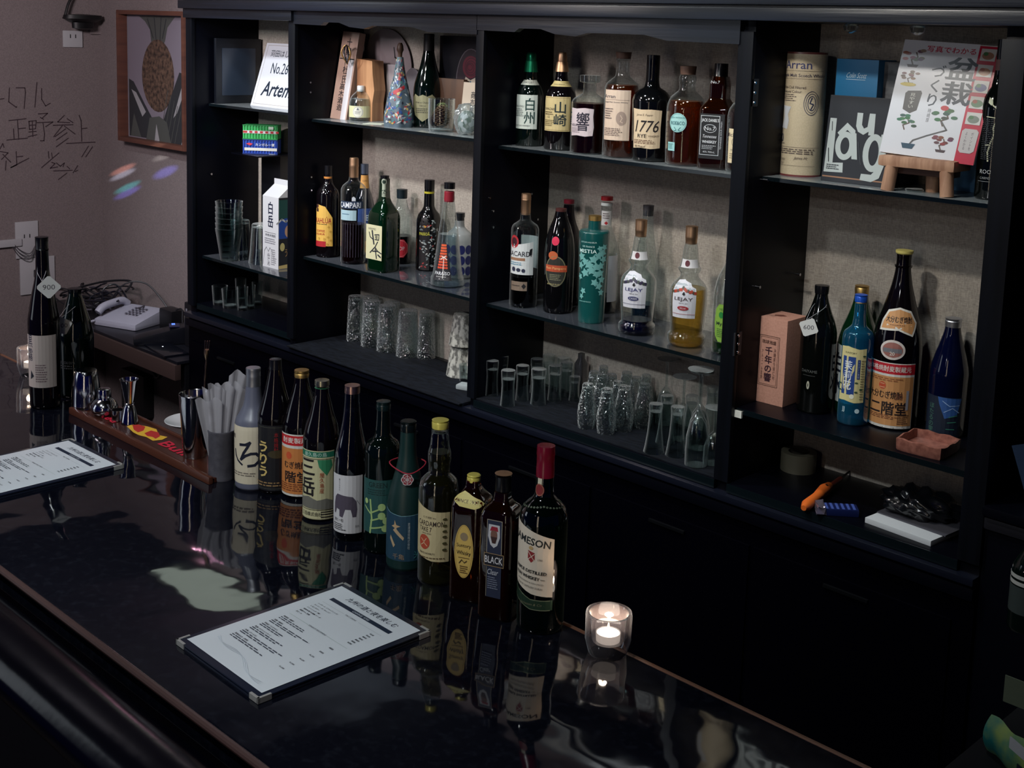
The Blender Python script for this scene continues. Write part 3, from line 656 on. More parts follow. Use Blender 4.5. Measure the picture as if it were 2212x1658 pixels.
bottle('liqueur_bottle', 'black bottle with brown cap, pink round sticker and medallion label', 'bottle', 1204, 679, Z,
  [(679, 58), (674, 64), (560, 66), (520, 60), (490, 44), (470, 30), (456, 24)], M((7, 7, 9), 0.07, spec=0.6, name='black_glass'),
  [('cap', [(461, 23), (450, 24), (446, 22)], M((70, 36, 34), 0.4, name='brown_cap'))],
  [('label', -22, 580, [('E', 4, 586, 25, 34, (40, 40, 34)), ('EO', 4, 586, 24, 33, 1.6, (120, 116, 84)), ('E', -2, 552, 11, 9, (176, 84, 44)), ('R', -20, 573, 30, 587, (170, 70, 40)), ('T', 5, 580, 7, 'Ron Pampero', (225, 180, 120), {'w': 46}), ('L', -8, 592, 20, 606, 4, (130, 130, 104)), ('T', 0, 614, 3, 'PREMIUM RUM', (170, 160, 110)), ('E', 2, 521, 9, 9.5, (200, 30, 70))])])
bottle('liqueur_bottle', 'dark brown bottle with maroon cap, behind the black one with the pink sticker', 'bottle', 1221, 660, Z,
  [(660, 58), (655, 64), (540, 64), (505, 52), (480, 34), (455, 24), (440, 22)], DARKB,
  [('cap', [(438, 23), (430, 23), (426, 22)], M((96, 20, 34), 0.3, name='maroon_cap'))])
bottle('liqueur_bottle', 'frosted turquoise flask with white grapevine leaves and pale gold cap', 'bottle', 1276, 701, Z,
  [(701, 54), (697, 56), (600, 60), (520, 66), (506, 66), (501, 60), (498, 40), (495, 28), (470, 27)], glass((40, 130, 124), 0.25, 0.8, 0.5, (24, 100, 98), name='frosted_turquoise_glass'),
  [('neck_band', [(499, 27), (476, 27)], M((16, 70, 76), 0.4, name='teal_band')), ('gold_cap', [(476, 28), (466, 28), (462, 27)], GOLD)],
  [('label', -14, 590, [('T', -4, 524, 3.5, 'LITCHI LIQUEUR', (190, 226, 222), {'w': 34}), ('T', -4, 533, 3.5, 'DE FRANCE', (190, 226, 222)), ('T', -6, 543, 8, 'MISTIA', (206, 232, 228), {'w': 40, 'b': .02})] +
    [('P', [(u+r*1.35*math.cos(a)*(1.0 if k % 2 else .55), y+r*1.35*math.sin(a)*(1.0 if k % 2 else .55)) for k, a in enumerate([2*PI*j/10+u for j in range(10)])], (110, 170, 166)) for u, y, r in ((-20, 556, 8), (-10, 566, 7), (-2, 572, 8), (8, 560, 8), (18, 552, 7), (26, 546, 8), (30, 560, 7), (4, 584, 8), (-22, 575, 7), (-10, 590, 8), (14, 576, 8), (24, 574, 7), (16, 592, 7), (-24, 600, 6), (24, 590, 7), (28, 604, 7), (12, 610, 7), (22, 618, 7), (28, 632, 6), (-14, 630, 6), (30, 534, 6), (20, 536, 5), (-18, 642, 5))] + [('T', -10, 653, 3, 'JARDINS DE FRANCE', (150, 210, 204))])],
  liquid=(612, glass((60, 70, 46), 0.1, 0.5, 0.4, (50, 62, 44), name='olive_liquor')))
bottle('liqueur_bottle', 'clear bottle with red and white cap, behind the turquoise flask', 'bottle', 1301, 676, Z,
  [(676, 52), (672, 56), (540, 56), (520, 48), (500, 34), (485, 25), (440, 24)], CLEAR,
  [('white_collar', [(442, 25), (431, 25)], M((190, 196, 196), 0.4, name='white_cap')), ('red_cap', [(431, 26), (423, 26), (421, 25)], M(RED, 0.35, name='red_cap'))],
  [('neck_label', 0, 470, [('R', -12, 456, 12, 487, (200, 200, 200)), ('L', -8, 460, 8, 474, 3, (80, 60, 60)), ('P', [(-4, 482), (0, 478), (4, 482), (0, 486)], RED)], {}), ('label', 70, 580, [('R', -26, 550, 26, 650, (206, 206, 210))])], liquid=(640, DARKL))
bottle('liqueur_bottle', 'clear bottle with grey screw cap directly behind the bottle with dark berries on its label', 'bottle', 1389, 698, Z,
  [(698, 50), (694, 54), (590, 54), (560, 46), (520, 34), (490, 26), (455, 23)], CLEAR,
  [('cap', [(466, 22), (444, 24), (440, 24)], M((90, 88, 92), 0.4, 0.6, name='grey_cap'))], (), liquid=(660, glass((40, 110, 140), 0, .6, .2, (20, 70, 96), name='blue_liquor')))
def lejay(label, x, by, y0, sc_, lc, berry, liq, ly):
    f = lambda dy, w: (y0+dy*sc_, w*sc_)
    prof = [(by, 70*sc_), f(249, 80), f(238, 80), f(229, 68), f(205, 72), f(160, 78), f(142, 77), f(128, 66), f(118, 50), f(110, 39), f(104, 37), f(97, 46), f(93, 48), f(90, 42), f(70, 34), f(45, 28), f(38, 25)]
    els = [('P', [(-29, f(120, 0)[0]), (-8, f(118, 0)[0]), (16, f(124, 0)[0]), (18, f(130, 0)[0]), (27, f(134, 0)[0]), (27, f(196, 0)[0]), (-29, f(196, 0)[0])], (208, 208, 216))]
    rr = random.Random(5)
    for k in range(14):
        u = -26+k*3.9; els.append(('E', u, f(133+abs(k-6)*1.3+rr.random()*3, 0)[0], 3.2, 3.4, berry if k % 3 else (60, 70, 60)))
    els += [('P', [(-4, f(146, 0)[0]), (0, f(140, 0)[0]), (3, f(146, 0)[0]), (0, f(149, 0)[0])], BLK), ('T', -1, f(157, 0)[0], 9*sc_, 'LEJAY', (54, 58, 110) if ly else (70, 56, 60), {'w': 40*sc_, 'b': .02}), ('T', -1, f(165, 0)[0], 2.5, 'DEPUIS 1841', BLK), ('E', -1, f(175, 0)[0], 12*sc_, 4.5*sc_, lc), ('T', -1, f(175, 0)[0], 4, 'CASSIS' if ly else 'PÊCHE', (220, 220, 224), {}), ('O', -27, f(187, 0)[0], 26, f(188, 0)[0], .4, lc)]
    return bottle('liqueur_bottle', label, 'bottle', x, by, Z, prof, CLEAR,
      [('copper_cap', [f(40, 24), f(28, 25), f(27, 26), f(24, 25), f(20, 26), f(17, 25), f(12, 26), f(9, 25), f(4, 26), f(0, 25)], COPPER)],
      [('label', -14, f(165, 0)[0], els, {}), ('neck_label', -4, f(82, 0)[0], [('R', -18*sc_, f(72, 0)[0], 19*sc_, f(89, 0)[0], (210, 208, 210)), ('E', -4, f(80, 0)[0], 5*sc_, 6.5*sc_, (88, 30, 40))], {'cone': 1})], liquid=liq)
lejay('waisted decanter bottle with copper cap, dark berries on its white label', 1374, 727, 470, 1.0, (50, 54, 96), (44, 34, 66), (697, glass((20, 34, 110), 0, .6, .3, (8, 14, 50), name='ink_blue_liquor')), True)
lejay('waisted decanter bottle with pale gold liquid and red fruit on its white label', 1481, 754, 484, 1.04, (150, 40, 48), (168, 60, 40), (628, STRAW), False)
bottle('liqueur_bottle', 'clear bottle with lime-green oval label, cut off by the upright on the right', 'bottle', 1578, 772, Z,
  [(772, 78), (767, 86), (650, 88), (610, 76), (580, 52), (555, 30), (540, 24), (532, 23)], CLEAR,
  [('cap', [(552, 23), (529, 23), (526, 22)], M((24, 84, 84), 0.4, name='teal_cap'))],
  [('label', -24, 700, [('P', [(-24+0, 672), (-14, 660), (14, 660), (24, 672), (27, 700), (24, 730), (14, 742), (-14, 742), (-24, 730), (-27, 700)], (120, 160, 60)), ('T', 0, 671, 5, 'MEGUMI', (40, 90, 40)), ('E', -8, 683, 6, 7, (30, 120, 50)), ('E', 6, 684, 7, 6, (36, 130, 56)), ('T', 2, 703, 10, 'My Lime', (24, 50, 30), {'w': 44, 'b': .02}), ('L', -18, 712, 18, 732, 5, (70, 110, 50))])], liquid=(745, glass((70, 130, 60), 0, .6, .2, (30, 80, 30), name='green_liquor')))

# ---- second bay, middle shelf
Z = SH['2m']
bottle('liqueur_bottle', 'dark brown coffee liqueur bottle with yellow and red label, leftmost on its shelf', 'bottle', 707, 557, Z,
  [(557, 46), (553, 50), (425, 50), (412, 44), (402, 30), (395, 22), (385, 18), (376, 17)], DARKB,
  [('orange_band', [(386, 18), (377, 18)], M((200, 130, 60), 0.5, name='orange_paper')), ('cap', [(376, 17), (357, 17), (355, 16)], BCAP)],
  [('label', -22, 490, [('P', [(-22, 452), (-14, 442), (4, 446), (20, 470), (21, 532), (-22, 530)], (222, 178, 84)), ('R', -20, 442, -12, 458, (60, 34, 30)), ('T', -2, 475, 14, 'KAHLÚA', (150, 30, 34), {'w': 40, 'b': .03}), ('L', -18, 483, 14, 486, 1, BLK), ('T', -8, 499, 5, 'COFFEE', (170, 50, 40), {'b': .03}), ('T', -8, 506, 5, 'LIQUEUR', (170, 50, 40), {'b': .03}), ('R', -22, 521, 6, 533, (170, 30, 40))] + [('P', [(u, y-3), (u+3, y), (u, y+3), (u-3, y)], (196, 150, 60)) for u, y in ((12, 490), (16, 500), (11, 512), (17, 519), (3, 516), (-10, 515), (9, 527), (16, 482))])])
bottle('liqueur_bottle', 'clear ribbed bottle with copper cap and navy band label over dark red liqueur', 'bottle', 762, 572, Z,
  [(572, 50), (568, 54), (415, 55), (404, 48), (396, 34), (390, 23), (378, 19)], CLEAR,
  [('copper_cap', [(383, 20), (360, 20), (358, 21), (355, 20), (348, 20), (337, 19)], COPPER)],
  [('label', -16, 445, [('R', -26, 435, 30, 451, (26, 44, 70)), ('T', -2, 443, 12, 'CAMPARI', (214, 218, 224), {'w': 52, 'b': .03}), ('P', [(4, 434), (4, 427), (8, 424), (12, 428), (12, 434)], (200, 206, 214)), ('R', -26, 454, 14, 476, (160, 190, 200)), ('L', -20, 461, 0, 465, 1, (60, 100, 130))]),
   ('ridges', -10, 500, [('R', -26+k*6, 482, -25+k*6, 556, (60, 54, 70)) for k in range(9)])], liquid=(486, REDL))
bottle('liqueur_bottle', 'slim bottle with silver-blue cap and orange neck label behind the ribbed bottle', 'bottle', 785, 556, Z,
  [(556, 44), (552, 46), (450, 44), (425, 34), (405, 22), (375, 17)], glass((110, 120, 140), 0, 1, .1, (40, 50, 70), name='grey_tinted_glass'),
  [('cap', [(378, 17), (354, 17), (352, 16)], M((120, 130, 150), 0.3, 0.8, name='silver_blue_cap'))],
  [('neck_label', 4, 392, [('R', -10, 380, 10, 408, (204, 150, 80)), ('T', 0, 392, 4, 'GIN', (60, 50, 40))]), ('label', 20, 470, [('R', -22, 450, 22, 500, (44, 70, 130)), ('T', 0, 470, 12, 'B', (200, 210, 220)), ('R', -22, 520, 22, 545, (200, 150, 40))])])
bottle('liqueur_bottle', 'emerald green square-bodied tea liqueur bottle with brush-lettered cream label', 'bottle', 828, 589, Z,
  [(589, 54), (585, 56), (475, 56), (462, 52), (448, 38), (436, 26), (425, 20), (395, 18), (385, 18)], glass((10, 70, 36), 0, 1, .35, (6, 50, 26), name='emerald_glass'),
  [('cap', [(396, 18), (379, 19), (376, 18)], BCAP)],
  [('label', -30, 520, [('R', -26, 487, 25, 562, (206, 202, 164)), ('T', -6, 496, 4.5, 'HERMES', (30, 40, 34), {'w': 24}), ('S', [(-16, 504), (-12, 514), (-4, 518)], 2.4, INK), ('S', [(-6, 500), (0, 528)], 4.0, INK), ('S', [(2, 508), (16, 506), (15, 518), (3, 518)], 2.0, INK), ('T', 8, 513, 8, '喫', INK), ('S', [(12, 522), (4, 534), (-12, 548)], 2.2, INK), ('S', [(4, 534), (12, 542), (24, 546)], 2.4, INK), ('S', [(-4, 544), (14, 542)], 2.2, INK), ('S', [(5, 538), (9, 558)], 2.6, INK), ('S', [(14, 550), (22, 554)], 3.2, INK)], {'flat': 1}),
   ('neck_label', -10, 405, [('R', -4, 395, 4, 427, (160, 168, 150)), ('E', 0, 395, 6, 7, (160, 168, 150)), ('E', 0, 395, 3.4, 4, (20, 40, 30)), ('T', 0, 418, 12, 'TEA', (30, 50, 40), {'a': -1.57, 'w': 14})])], sq=6, rotz=0.05, liquid=(480, glass((6, 26, 16), 0, .5, .4, (3, 14, 9), name='dark_green_liquor')))
bottle('liqueur_bottle', 'clear bottle with black cap and red octagonal label, behind the emerald one', 'bottle', 866, 560, Z,
  [(560, 42), (556, 46), (465, 46), (450, 42), (440, 30), (425, 22), (416, 19)], CLEAR,
  [('cap', [(417, 22), (398, 23), (396, 22)], M((14, 30, 36), 0.4, name='black_green_cap'))],
  [('label', -4, 525, [('P', [(18*math.cos(PI/8+k*PI/4), 525+21*math.sin(PI/8+k*PI/4)) for k in range(8)], (190, 40, 54)), ('EO', 0, 525, 16, 18, .8, (220, 150, 150)), ('T', -2, 525, 8, 'STOP', (225, 210, 210), {'w': 22})])], liquid=(500, DARKL))
bottle('liqueur_bottle', 'black bottle covered in a white leaf pattern with yellow neck stripe', 'bottle', 924, 583, Z,
  [(583, 50), (579, 53), (478, 53), (462, 46), (450, 30), (440, 23), (395, 21)], M((8, 8, 10), 0.12, spec=0.6, name='black_glass'),
  [('neck_stripe', [(414, 22), (405, 22)], M((190, 180, 50), 0.4, name='yellow_band')), ('cap', [(404, 22), (385, 22), (382, 21)], BCAP)],
  [('label', -20, 530, [('P', [(-12, 580), (-12, 480), (-8, 470), (0, 466), (8, 470), (12, 480), (12, 580)], (16, 10, 14)), ('T', 0, 501, 8, 'PASSOÃ', (190, 186, 60), {'w': 24, 'b': .03}), ('E', 0, 486, 4, 2.5, (200, 140, 50))]),
   ('leaf_pattern', 22, 530, [('P', [(u-4*c_, y-3*s_), (u+1.5*s_, y-2*c_), (u+4*c_, y+3*s_), (u-1.5*s_, y+2*c_)], col) for u, y, c_, s_, col in
     [(random.uniform(-30, 34), random.uniform(470, 578), math.cos(q), math.sin(q), random.choice(((150, 160, 160), (120, 130, 130), (170, 170, 165), (150, 50, 50), (90, 100, 104)))) for q in [random.uniform(0, 6) for _ in range(95)]]], {'cone': 1})])
bottle('liqueur_bottle', 'conical clear bottle with maroon neck and red honeycomb label with palm tree', 'bottle', 966, 623, Z,
  [(623, 66), (620, 73), (606, 72), (598, 66), (560, 56), (500, 42), (460, 31), (436, 24), (432, 23)], CLEAR,
  [('red_sleeve', [(435, 23), (408, 22)], M((130, 24, 40), 0.4, name='maroon_sleeve')), ('cap', [(407, 24), (394, 24), (391, 23)], BCAP)],
  [('label', -22, 570, [('P', [(-19, 605), (-14, 560), (-8, 530), (-3, 522), (3, 522), (8, 530), (14, 560), (19, 605)], (20, 18, 26))] + [('E', u*(1+ (y-530)/60.)*.5, y, 2.2, 2.4, (206, 84-int((y-530)*.3), 40)) for y in range(530, 584, 6) for u in (-10, -5, 0, 5, 10)] + [('T', 0, 589, 9, 'PARAÍSO', (214, 216, 220), {'w': 32, 'b': .03}), ('L', -12, 596, 12, 599, 1, (180, 180, 180)), ('S', [(2, 600), (2, 556)], 1.2, (220, 220, 215)), ('S', [(-5, 560), (2, 555), (9, 560)], 1.6, (220, 220, 215)), ('S', [(-3, 553), (2, 556), (7, 552)], 1.6, (220, 220, 215))], {'cone': 1})], liquid=(510, WATER))
bottle('vodka_bottle', 'short-necked white bottle with big blue dots and black stopper, behind the conical bottle', 'bottle', 990, 600, Z,
  [(600, 56), (597, 60), (520, 60), (505, 54), (492, 32), (484, 22), (470, 20)], glass((225, 230, 232), 0.2, 0.8, 0.5, (170, 175, 176), name='frosted_glass'),
  [('stopper', [(488, 21), (466, 20), (465, 22), (456, 22), (454, 21)], M((14, 18, 24), 0.35, name='black_stopper'))],
  [('dots', -4, 560, [('E', -42+k*16.5, y, 8, 10, (26, 34, 92)) for k in range(6) for y in (536, 559, 582)])])
bottle('liqueur_bottle', 'sliver of a clear bottle with pale label, against the upright beside the dotted bottle', 'bottle', 1040, 640, Z,
  [(640, 40), (636, 44), (540, 44), (515, 36), (490, 22), (480, 20)], CLEAR, [('cap', [(482, 20), (466, 20)], SILVER)],
  [('label', -30, 560, [('R', -20, 500, 20, 530, (170, 172, 172)), ('R', -20, 560, 20, 600, (150, 156, 160))])], ymax=2.60)
# ---- second bay, top shelf
Z = SH['2t']
bottle('champagne_bottle', 'black-green champagne bottle with shield-shaped label, standing tall under the scalloped board', 'bottle', 923, 271, Z,
  [(271, 58), (267, 62), (200, 63), (180, 60), (160, 50), (140, 38), (120, 29), (100, 23), (66, 21)], DARKG,
  [('foil', [(112, 24), (72, 22), (70, 23), (64, 22)], M((14, 13, 16), 0.5, name='black_foil'))],
  [('label', -20, 225, [('P', [(-28, 206), (-20, 198), (-10, 203), (0, 199), (10, 203), (20, 198), (28, 206), (28, 228), (20, 244), (0, 258), (-20, 244), (-28, 228)], (128, 126, 96)), ('T', 0, 216, 4, 'Moët et Chandon', (40, 40, 34), {'w': 36, 'sh': .3}), ('T', 0, 223, 4, 'à Épernay', (40, 40, 34), {'sh': .3}), ('L', -16, 228, 16, 240, 3, (60, 60, 48))], {'cone': 1})])
bottle('gin_bottle', 'small clear round-shouldered bottle with white screw cap and pale yellow label', 'bottle', 779, 262, Z,
  [(262, 48), (259, 50), (225, 50), (212, 44), (203, 32), (197, 20), (193, 17)], CLEAR,
  [('white_cap', [(197, 17), (186, 17), (183, 16)], M((190, 194, 196), 0.35, name='white_cap'))],
  [('label', -10, 240, [('R', -34, 229, 34, 254, (190, 190, 150)), ('E', -2, 242, 12, 12.5, (204, 204, 190)), ('EO', -2, 242, 11, 11.5, .6, (90, 96, 110)), ('L', -9, 240, 6, 247, 3, (110, 114, 120)), ('P', [(-5, 238), (-2, 232), (1, 238)], (90, 96, 110))])], liquid=(214, WATER))
# ---- fourth bay
Z = SH['4t']
bottle('wine_bottle', 'black wine bottle with pale root drawing, beside the last upright', 'bottle', 2138, 433, Z,
  [(433, 62), (428, 68), (240, 68), (215, 62), (195, 46), (180, 32), (160, 25), (110, 22)], M((6, 10, 9), 0.08, spec=0.6, name='black_glass'),
  [('pink_label_neck', [(150, 25), (123, 24)], M((150, 112, 108), 0.5, name='pink_paper')), ('foil', [(122, 24), (84, 22), (82, 21)], BCAP)],
  [('label', -6, 300, [('S', [(4, 230), (2, 245), (4, 258), (-2, 275), (0, 292), (-6, 310), (-10, 330), (-8, 348)], 3.2, (190, 190, 160)), ('S', [(2, 234), (-8, 226), (-10, 214)], 2.6, (190, 190, 160)), ('S', [(4, 234), (14, 226), (14, 214)], 2.6, (190, 190, 160)), ('P', [(-18, 210), (-8, 214), (-10, 228), (-18, 222)], (190, 196, 170)), ('P', [(10, 212), (20, 208), (22, 220), (12, 226)], (190, 196, 170)), ('S', [(2, 254), (-18, 252)], 2, (190, 190, 160)), ('S', [(3, 256), (20, 254)], 2, (190, 190, 160)), ('S', [(0, 284), (14, 290)], 1.8, (190, 190, 160)), ('S', [(-6, 312), (-16, 314)], 1.8, (190, 190, 160)), ('L', -26, 256, 24, 346, 22, (44, 46, 50)), ('T', -4, 371, 9, 'ROOT:1', (180, 184, 186), {'w': 38}), ('T', -4, 385, 5, 'CARMENERE', (140, 144, 146), {'w': 36}), ('R', -26, 392, 20, 392.8, (140, 144, 146))])])
# ---- fourth bay, middle shelf
Z = SH['4m']
t, S, P = bottle('shochu_bottle', 'near-black bottle with a square price card reading 600 on a string', 'bottle', 1757, 895, Z,
  [(895, 70), (890, 77), (730, 77), (700, 66), (675, 48), (650, 33), (636, 27), (625, 26)], M((8, 10, 9), 0.1, spec=0.6, name='black_glass'),
  [('cap', [(634, 29), (624, 31), (617, 31), (615, 29)], BCAP)],
  [('label', -24, 820, [('T', 0, 803, 6, 'DAIYAME', (90, 92, 90), {'w': 36}), ('R', -14, 812, 14, 812.6, (90, 92, 90)), ('E', 0, 833, 3.4, 9, (170, 168, 150)), ('E', 0, 833, 1, 4, BLK)])])
tagcard(t, S, -22, 707, 46, '600', 22, 0.019, S.zz(664))
bottle('shochu_bottle', 'green bottle with gold screw cap and white calligraphy label behind the blue jasmine bottle', 'bottle', 1843, 884, Z,
  [(884, 80), (880, 86), (740, 86), (705, 74), (675, 54), (645, 36), (625, 29), (618, 28)], glass((30, 110, 60), 0, 1, .18, (20, 90, 50), name='green_glass'),
  [('gold_cap', [(620, 29), (608, 30), (606, 28), (603, 30), (600, 29)], GOLD)],
  [('label', -40, 800, [('P', [(-36, 734), (30, 742), (30, 860), (-36, 860)], (196, 200, 196)), ('V', -16, 800, 90, '白水', INK, {'b': .05})])], liquid=(682, glass((14, 44, 30), 0, .6, .3, (6, 26, 18), name='dark_green_liquor')))
bottle('shochu_bottle', 'sky-blue bottle with blue cap and cream label with three characters on a blue strip', 'bottle', 1840, 921, Z,
  [(921, 58), (917, 64), (900, 66), (735, 66), (722, 60), (712, 44), (702, 30), (680, 25), (655, 24)], glass((90, 175, 210), 0, 1, .22, (36, 120, 160), name='sky_blue_glass'),
  [('blue_cap', [(652, 26), (642, 27), (640, 25), (637, 27), (634, 26)], M((30, 84, 190), 0.3, 0.3, name='blue_cap'))],
  [('label', -16, 810, [('P', [(-30, 752), (-10, 749), (14, 754), (30, 752), (30, 868), (10, 870), (-12, 866), (-30, 868)], (206, 196, 140)), ('R', -22, 771, 8, 853, (28, 62, 130)), ('V', -8, 811, 62, '茉莉花', (220, 226, 232), {'b': .02, 'w': 18}), ('T', -4, 763, 4, 'SUNTORY', (40, 40, 40)), ('R', 12, 776, 18, 818, (28, 52, 110)), ('V', 15, 797, 38, 'ジャスミン焼酎', (180, 190, 210), {'w': 3}), ('E', 4, 856, 5, 5, (225, 225, 205)), ('L', 20, 776, 29, 864, 16, (120, 110, 80))] + [('E', u, y, 3.5, 1.8, (40, 70, 50)) for u, y in ((-26, 832), (12, 826), (22, 840), (-25, 846), (12, 846), (25, 768))]),
   ('lower_print', -14, 890, [('T', -14, 886, 12, 'JJ', (200, 220, 226)), ('E', 16, 887, 5, 5, (190, 214, 220))])])
bottle('shochu_bottle', 'very large brown bottle with yellow stopper, arched shoulder label, red band and orange label', 'bottle', 1924, 929, Z,
  [(929, 100), (924, 107), (760, 107), (720, 98), (680, 78), (640, 56), (610, 42), (580, 33), (560, 31), (550, 32), (545, 32)], DARKB,
  [('lip', [(577, 36), (573, 38), (570, 36)], DARKB), ('yellow_cap', [(548, 33), (546, 37), (541, 37), (538, 34)], M((220, 208, 120), 0.45, name='yellow_stopper'))],
  [('label', -14, 850, [('R', -58, 784, 58, 925, (214, 212, 206)), ('R', -58, 786, 58, 808, (186, 30, 44)), ('T', 0, 797, 12, '本格焼酎麦製蔵元', (226, 214, 206), {'w': 96, 'b': .03}), ('R', -56, 813, 56, 919, (196, 140, 88)), ('E', -12, 834, 8, 8, (190, 80, 50)), ('T', -12, 834, 9, '二', (226, 190, 150)), ('T', -6, 853, 16, '大分むぎ焼酎', (40, 26, 24), {'w': 74, 'b': .03}), ('T', 2, 882, 28, '二階堂', (34, 22, 22), {'w': 82, 'b': .04}), ('L', -40, 896, 30, 906, 3, (110, 60, 40)), ('L', 24, 894, 50, 916, 5, (80, 50, 36)), ('R', 40, 842, 46, 884, (150, 150, 160)), ('L', -50, 816, 50, 824, 2, (150, 90, 56)), ('T', 24, 855, 12, '20', (130, 80, 60))]),
   ('round_seal', -10, 756, [('E', 0, 756, 27, 21, (206, 196, 190)), ('E', 0, 756, 22, 16, (150, 96, 88)), ('R', -20, 753, 20, 762, (110, 110, 116)), ('T', 0, 764, 8, '20', (220, 210, 200), {'b': .03})], {'cone': 1}),
   ('shoulder_label', 0, 700, [('P', [(-40, 694), (-30, 672), (0, 665), (30, 672), (42, 696), (28, 724), (0, 712), (-40, 716)], (216, 212, 202)), ('P', [(-35, 696), (-26, 676), (0, 669), (27, 676), (37, 697), (26, 719), (0, 708), (-36, 711)], (198, 144, 92)), ('T', 0, 690, 13, '大分むぎ焼酎', (36, 24, 24), {'w': 58, 'b': .03}), ('L', -18, 700, 16, 703, 1, (120, 70, 44))], {'cone': 1})])
bottle('sake_bottle', 'cobalt blue bottle with silver screw cap and dark firefly label, at the right end', 'bottle', 2043, 893, Z,
  [(893, 66), (889, 74), (760, 76), (725, 64), (690, 46), (665, 34), (652, 30)], M((4, 8, 34), 0.06, spec=0.6, name='cobalt_glass'),
  [('silver_cap', [(652, 31), (640, 33), (638, 31), (634, 33), (632, 31)], SILVER)],
  [('label', -12, 850, [('R', -44, 804, 40, 890, (14, 26, 44)), ('P', [(-10, 804), (38, 806), (30, 840), (6, 850), (-6, 820)], (40, 80, 140)), ('S', [(0, 812), (14, 822), (34, 820)], 1.4, (140, 170, 210)), ('S', [(4, 836), (20, 826), (34, 836)], 1.4, (140, 170, 210)), ('V', -22, 852, 62, 'ほたるの里', (70, 110, 96), {'w': 12}), ('S', [(14, 846), (30, 842)], 1.6, (60, 130, 110)), ('S', [(12, 858), (28, 856)], 1.6, (60, 130, 110)), ('S', [(10, 872), (26, 872)], 1.6, (60, 130, 110))])])
# ================================================================ on the counter
Z = TOP
K = dict(ymax=None)
GR = 'bottle row standing along the back of the counter'
bottle('shochu_bottle', 'frosted grey bottle with grey screw cap and one big brush-written kana on a cream label', 'bottle', 547, 1062, Z,
  [(1062, 70), (1056, 78), (935, 80), (915, 76), (895, 58), (875, 42), (850, 34), (832, 31)], M((96, 98, 114), 0.35, name='frosted_grey_glass'),
  [('grey_cap', [(834, 32), (815, 31), (813, 32), (810, 31), (800, 31), (798, 32), (795, 31), (790, 30)], SILVER)],
  [('label', -30, 985, [('R', -58, 922, 58, 1046, (208, 196, 172)), ('S', [(-9, 961), (4, 960), (14, 955), (8, 966), (0, 978), (-7, 993), (4, 984), (16, 979), (27, 979), (34, 986), (33, 996), (24, 1004), (10, 1006)], 6, (18, 22, 40)), ('S', [(-26, 974), (-23, 986), (-16, 996), (-4, 1004)], 4.2, (18, 22, 40)), ('T', -30, 945, 10, '鶴', BLK), ('L', -50, 1020, 40, 1030, 2, (120, 110, 100))])], group=GR, **K)
bottle('shochu_bottle', 'dark brown bottle with white-topped black cap and black label with gold brushwork', 'bottle', 594, 1069, Z,
  [(1069, 68), (1063, 75), (905, 76), (880, 64), (850, 48), (825, 37), (805, 29), (795, 26)], DARKB,
  [('black_cap', [(797, 29), (790, 26), (776, 26), (775, 25)], BCAP), ('cap_disc', [(776, 23), (773, 22)], M((200, 200, 196), 0.5, name='white_cap'))],
  [('label', -12, 985, [('R', -52, 918, 44, 1060, (16, 16, 22)), ('O', -50, 922, 42, 1056, 1, (70, 70, 60)), ('V', -20, 992, 76, 'うりう', (206, 180, 110), {'b': .05, 'w': 20}), ('V', 10, 955, 44, '本格焼酎', (150, 30, 36), {'w': 9}), ('V', -42, 960, 60, '本場熊本産', (150, 150, 150), {'w': 9}), ('E', 12, 980, 20, 9, (60, 52, 30)), ('L', -40, 1040, 36, 1052, 2, (150, 120, 80))])], group=GR, **K)
bottle('shochu_bottle', 'brown bottle with gold screw cap and orange label under a red band', 'bottle', 650, 1079, Z,
  [(1079, 76), (1072, 82), (925, 82), (900, 72), (868, 54), (845, 40), (825, 31), (812, 29)], DARKB,
  [('gold_cap', [(815, 31), (808, 32), (806, 30), (803, 32), (800, 31), (793, 31)], GOLD)],
  [('label', -22, 1000, [('R', -54, 938, 54, 1072, (210, 206, 198)), ('R', -54, 941, 54, 962, (190, 30, 36)), ('T', 0, 951, 12, '酎麦製蔵', (226, 214, 206), {'w': 60, 'b': .03}), ('R', -53, 968, 53, 1067, (198, 124, 66)), ('E', -12, 984, 7, 8, (200, 84, 50)), ('T', 2, 1004, 15, 'むぎ焼酎', (40, 24, 22), {'w': 52, 'b': .03}), ('T', 6, 1030, 24, '階堂', (34, 22, 22), {'w': 56, 'b': .04}), ('L', -40, 1044, 44, 1062, 4, (120, 60, 34))])], group=GR, **K)
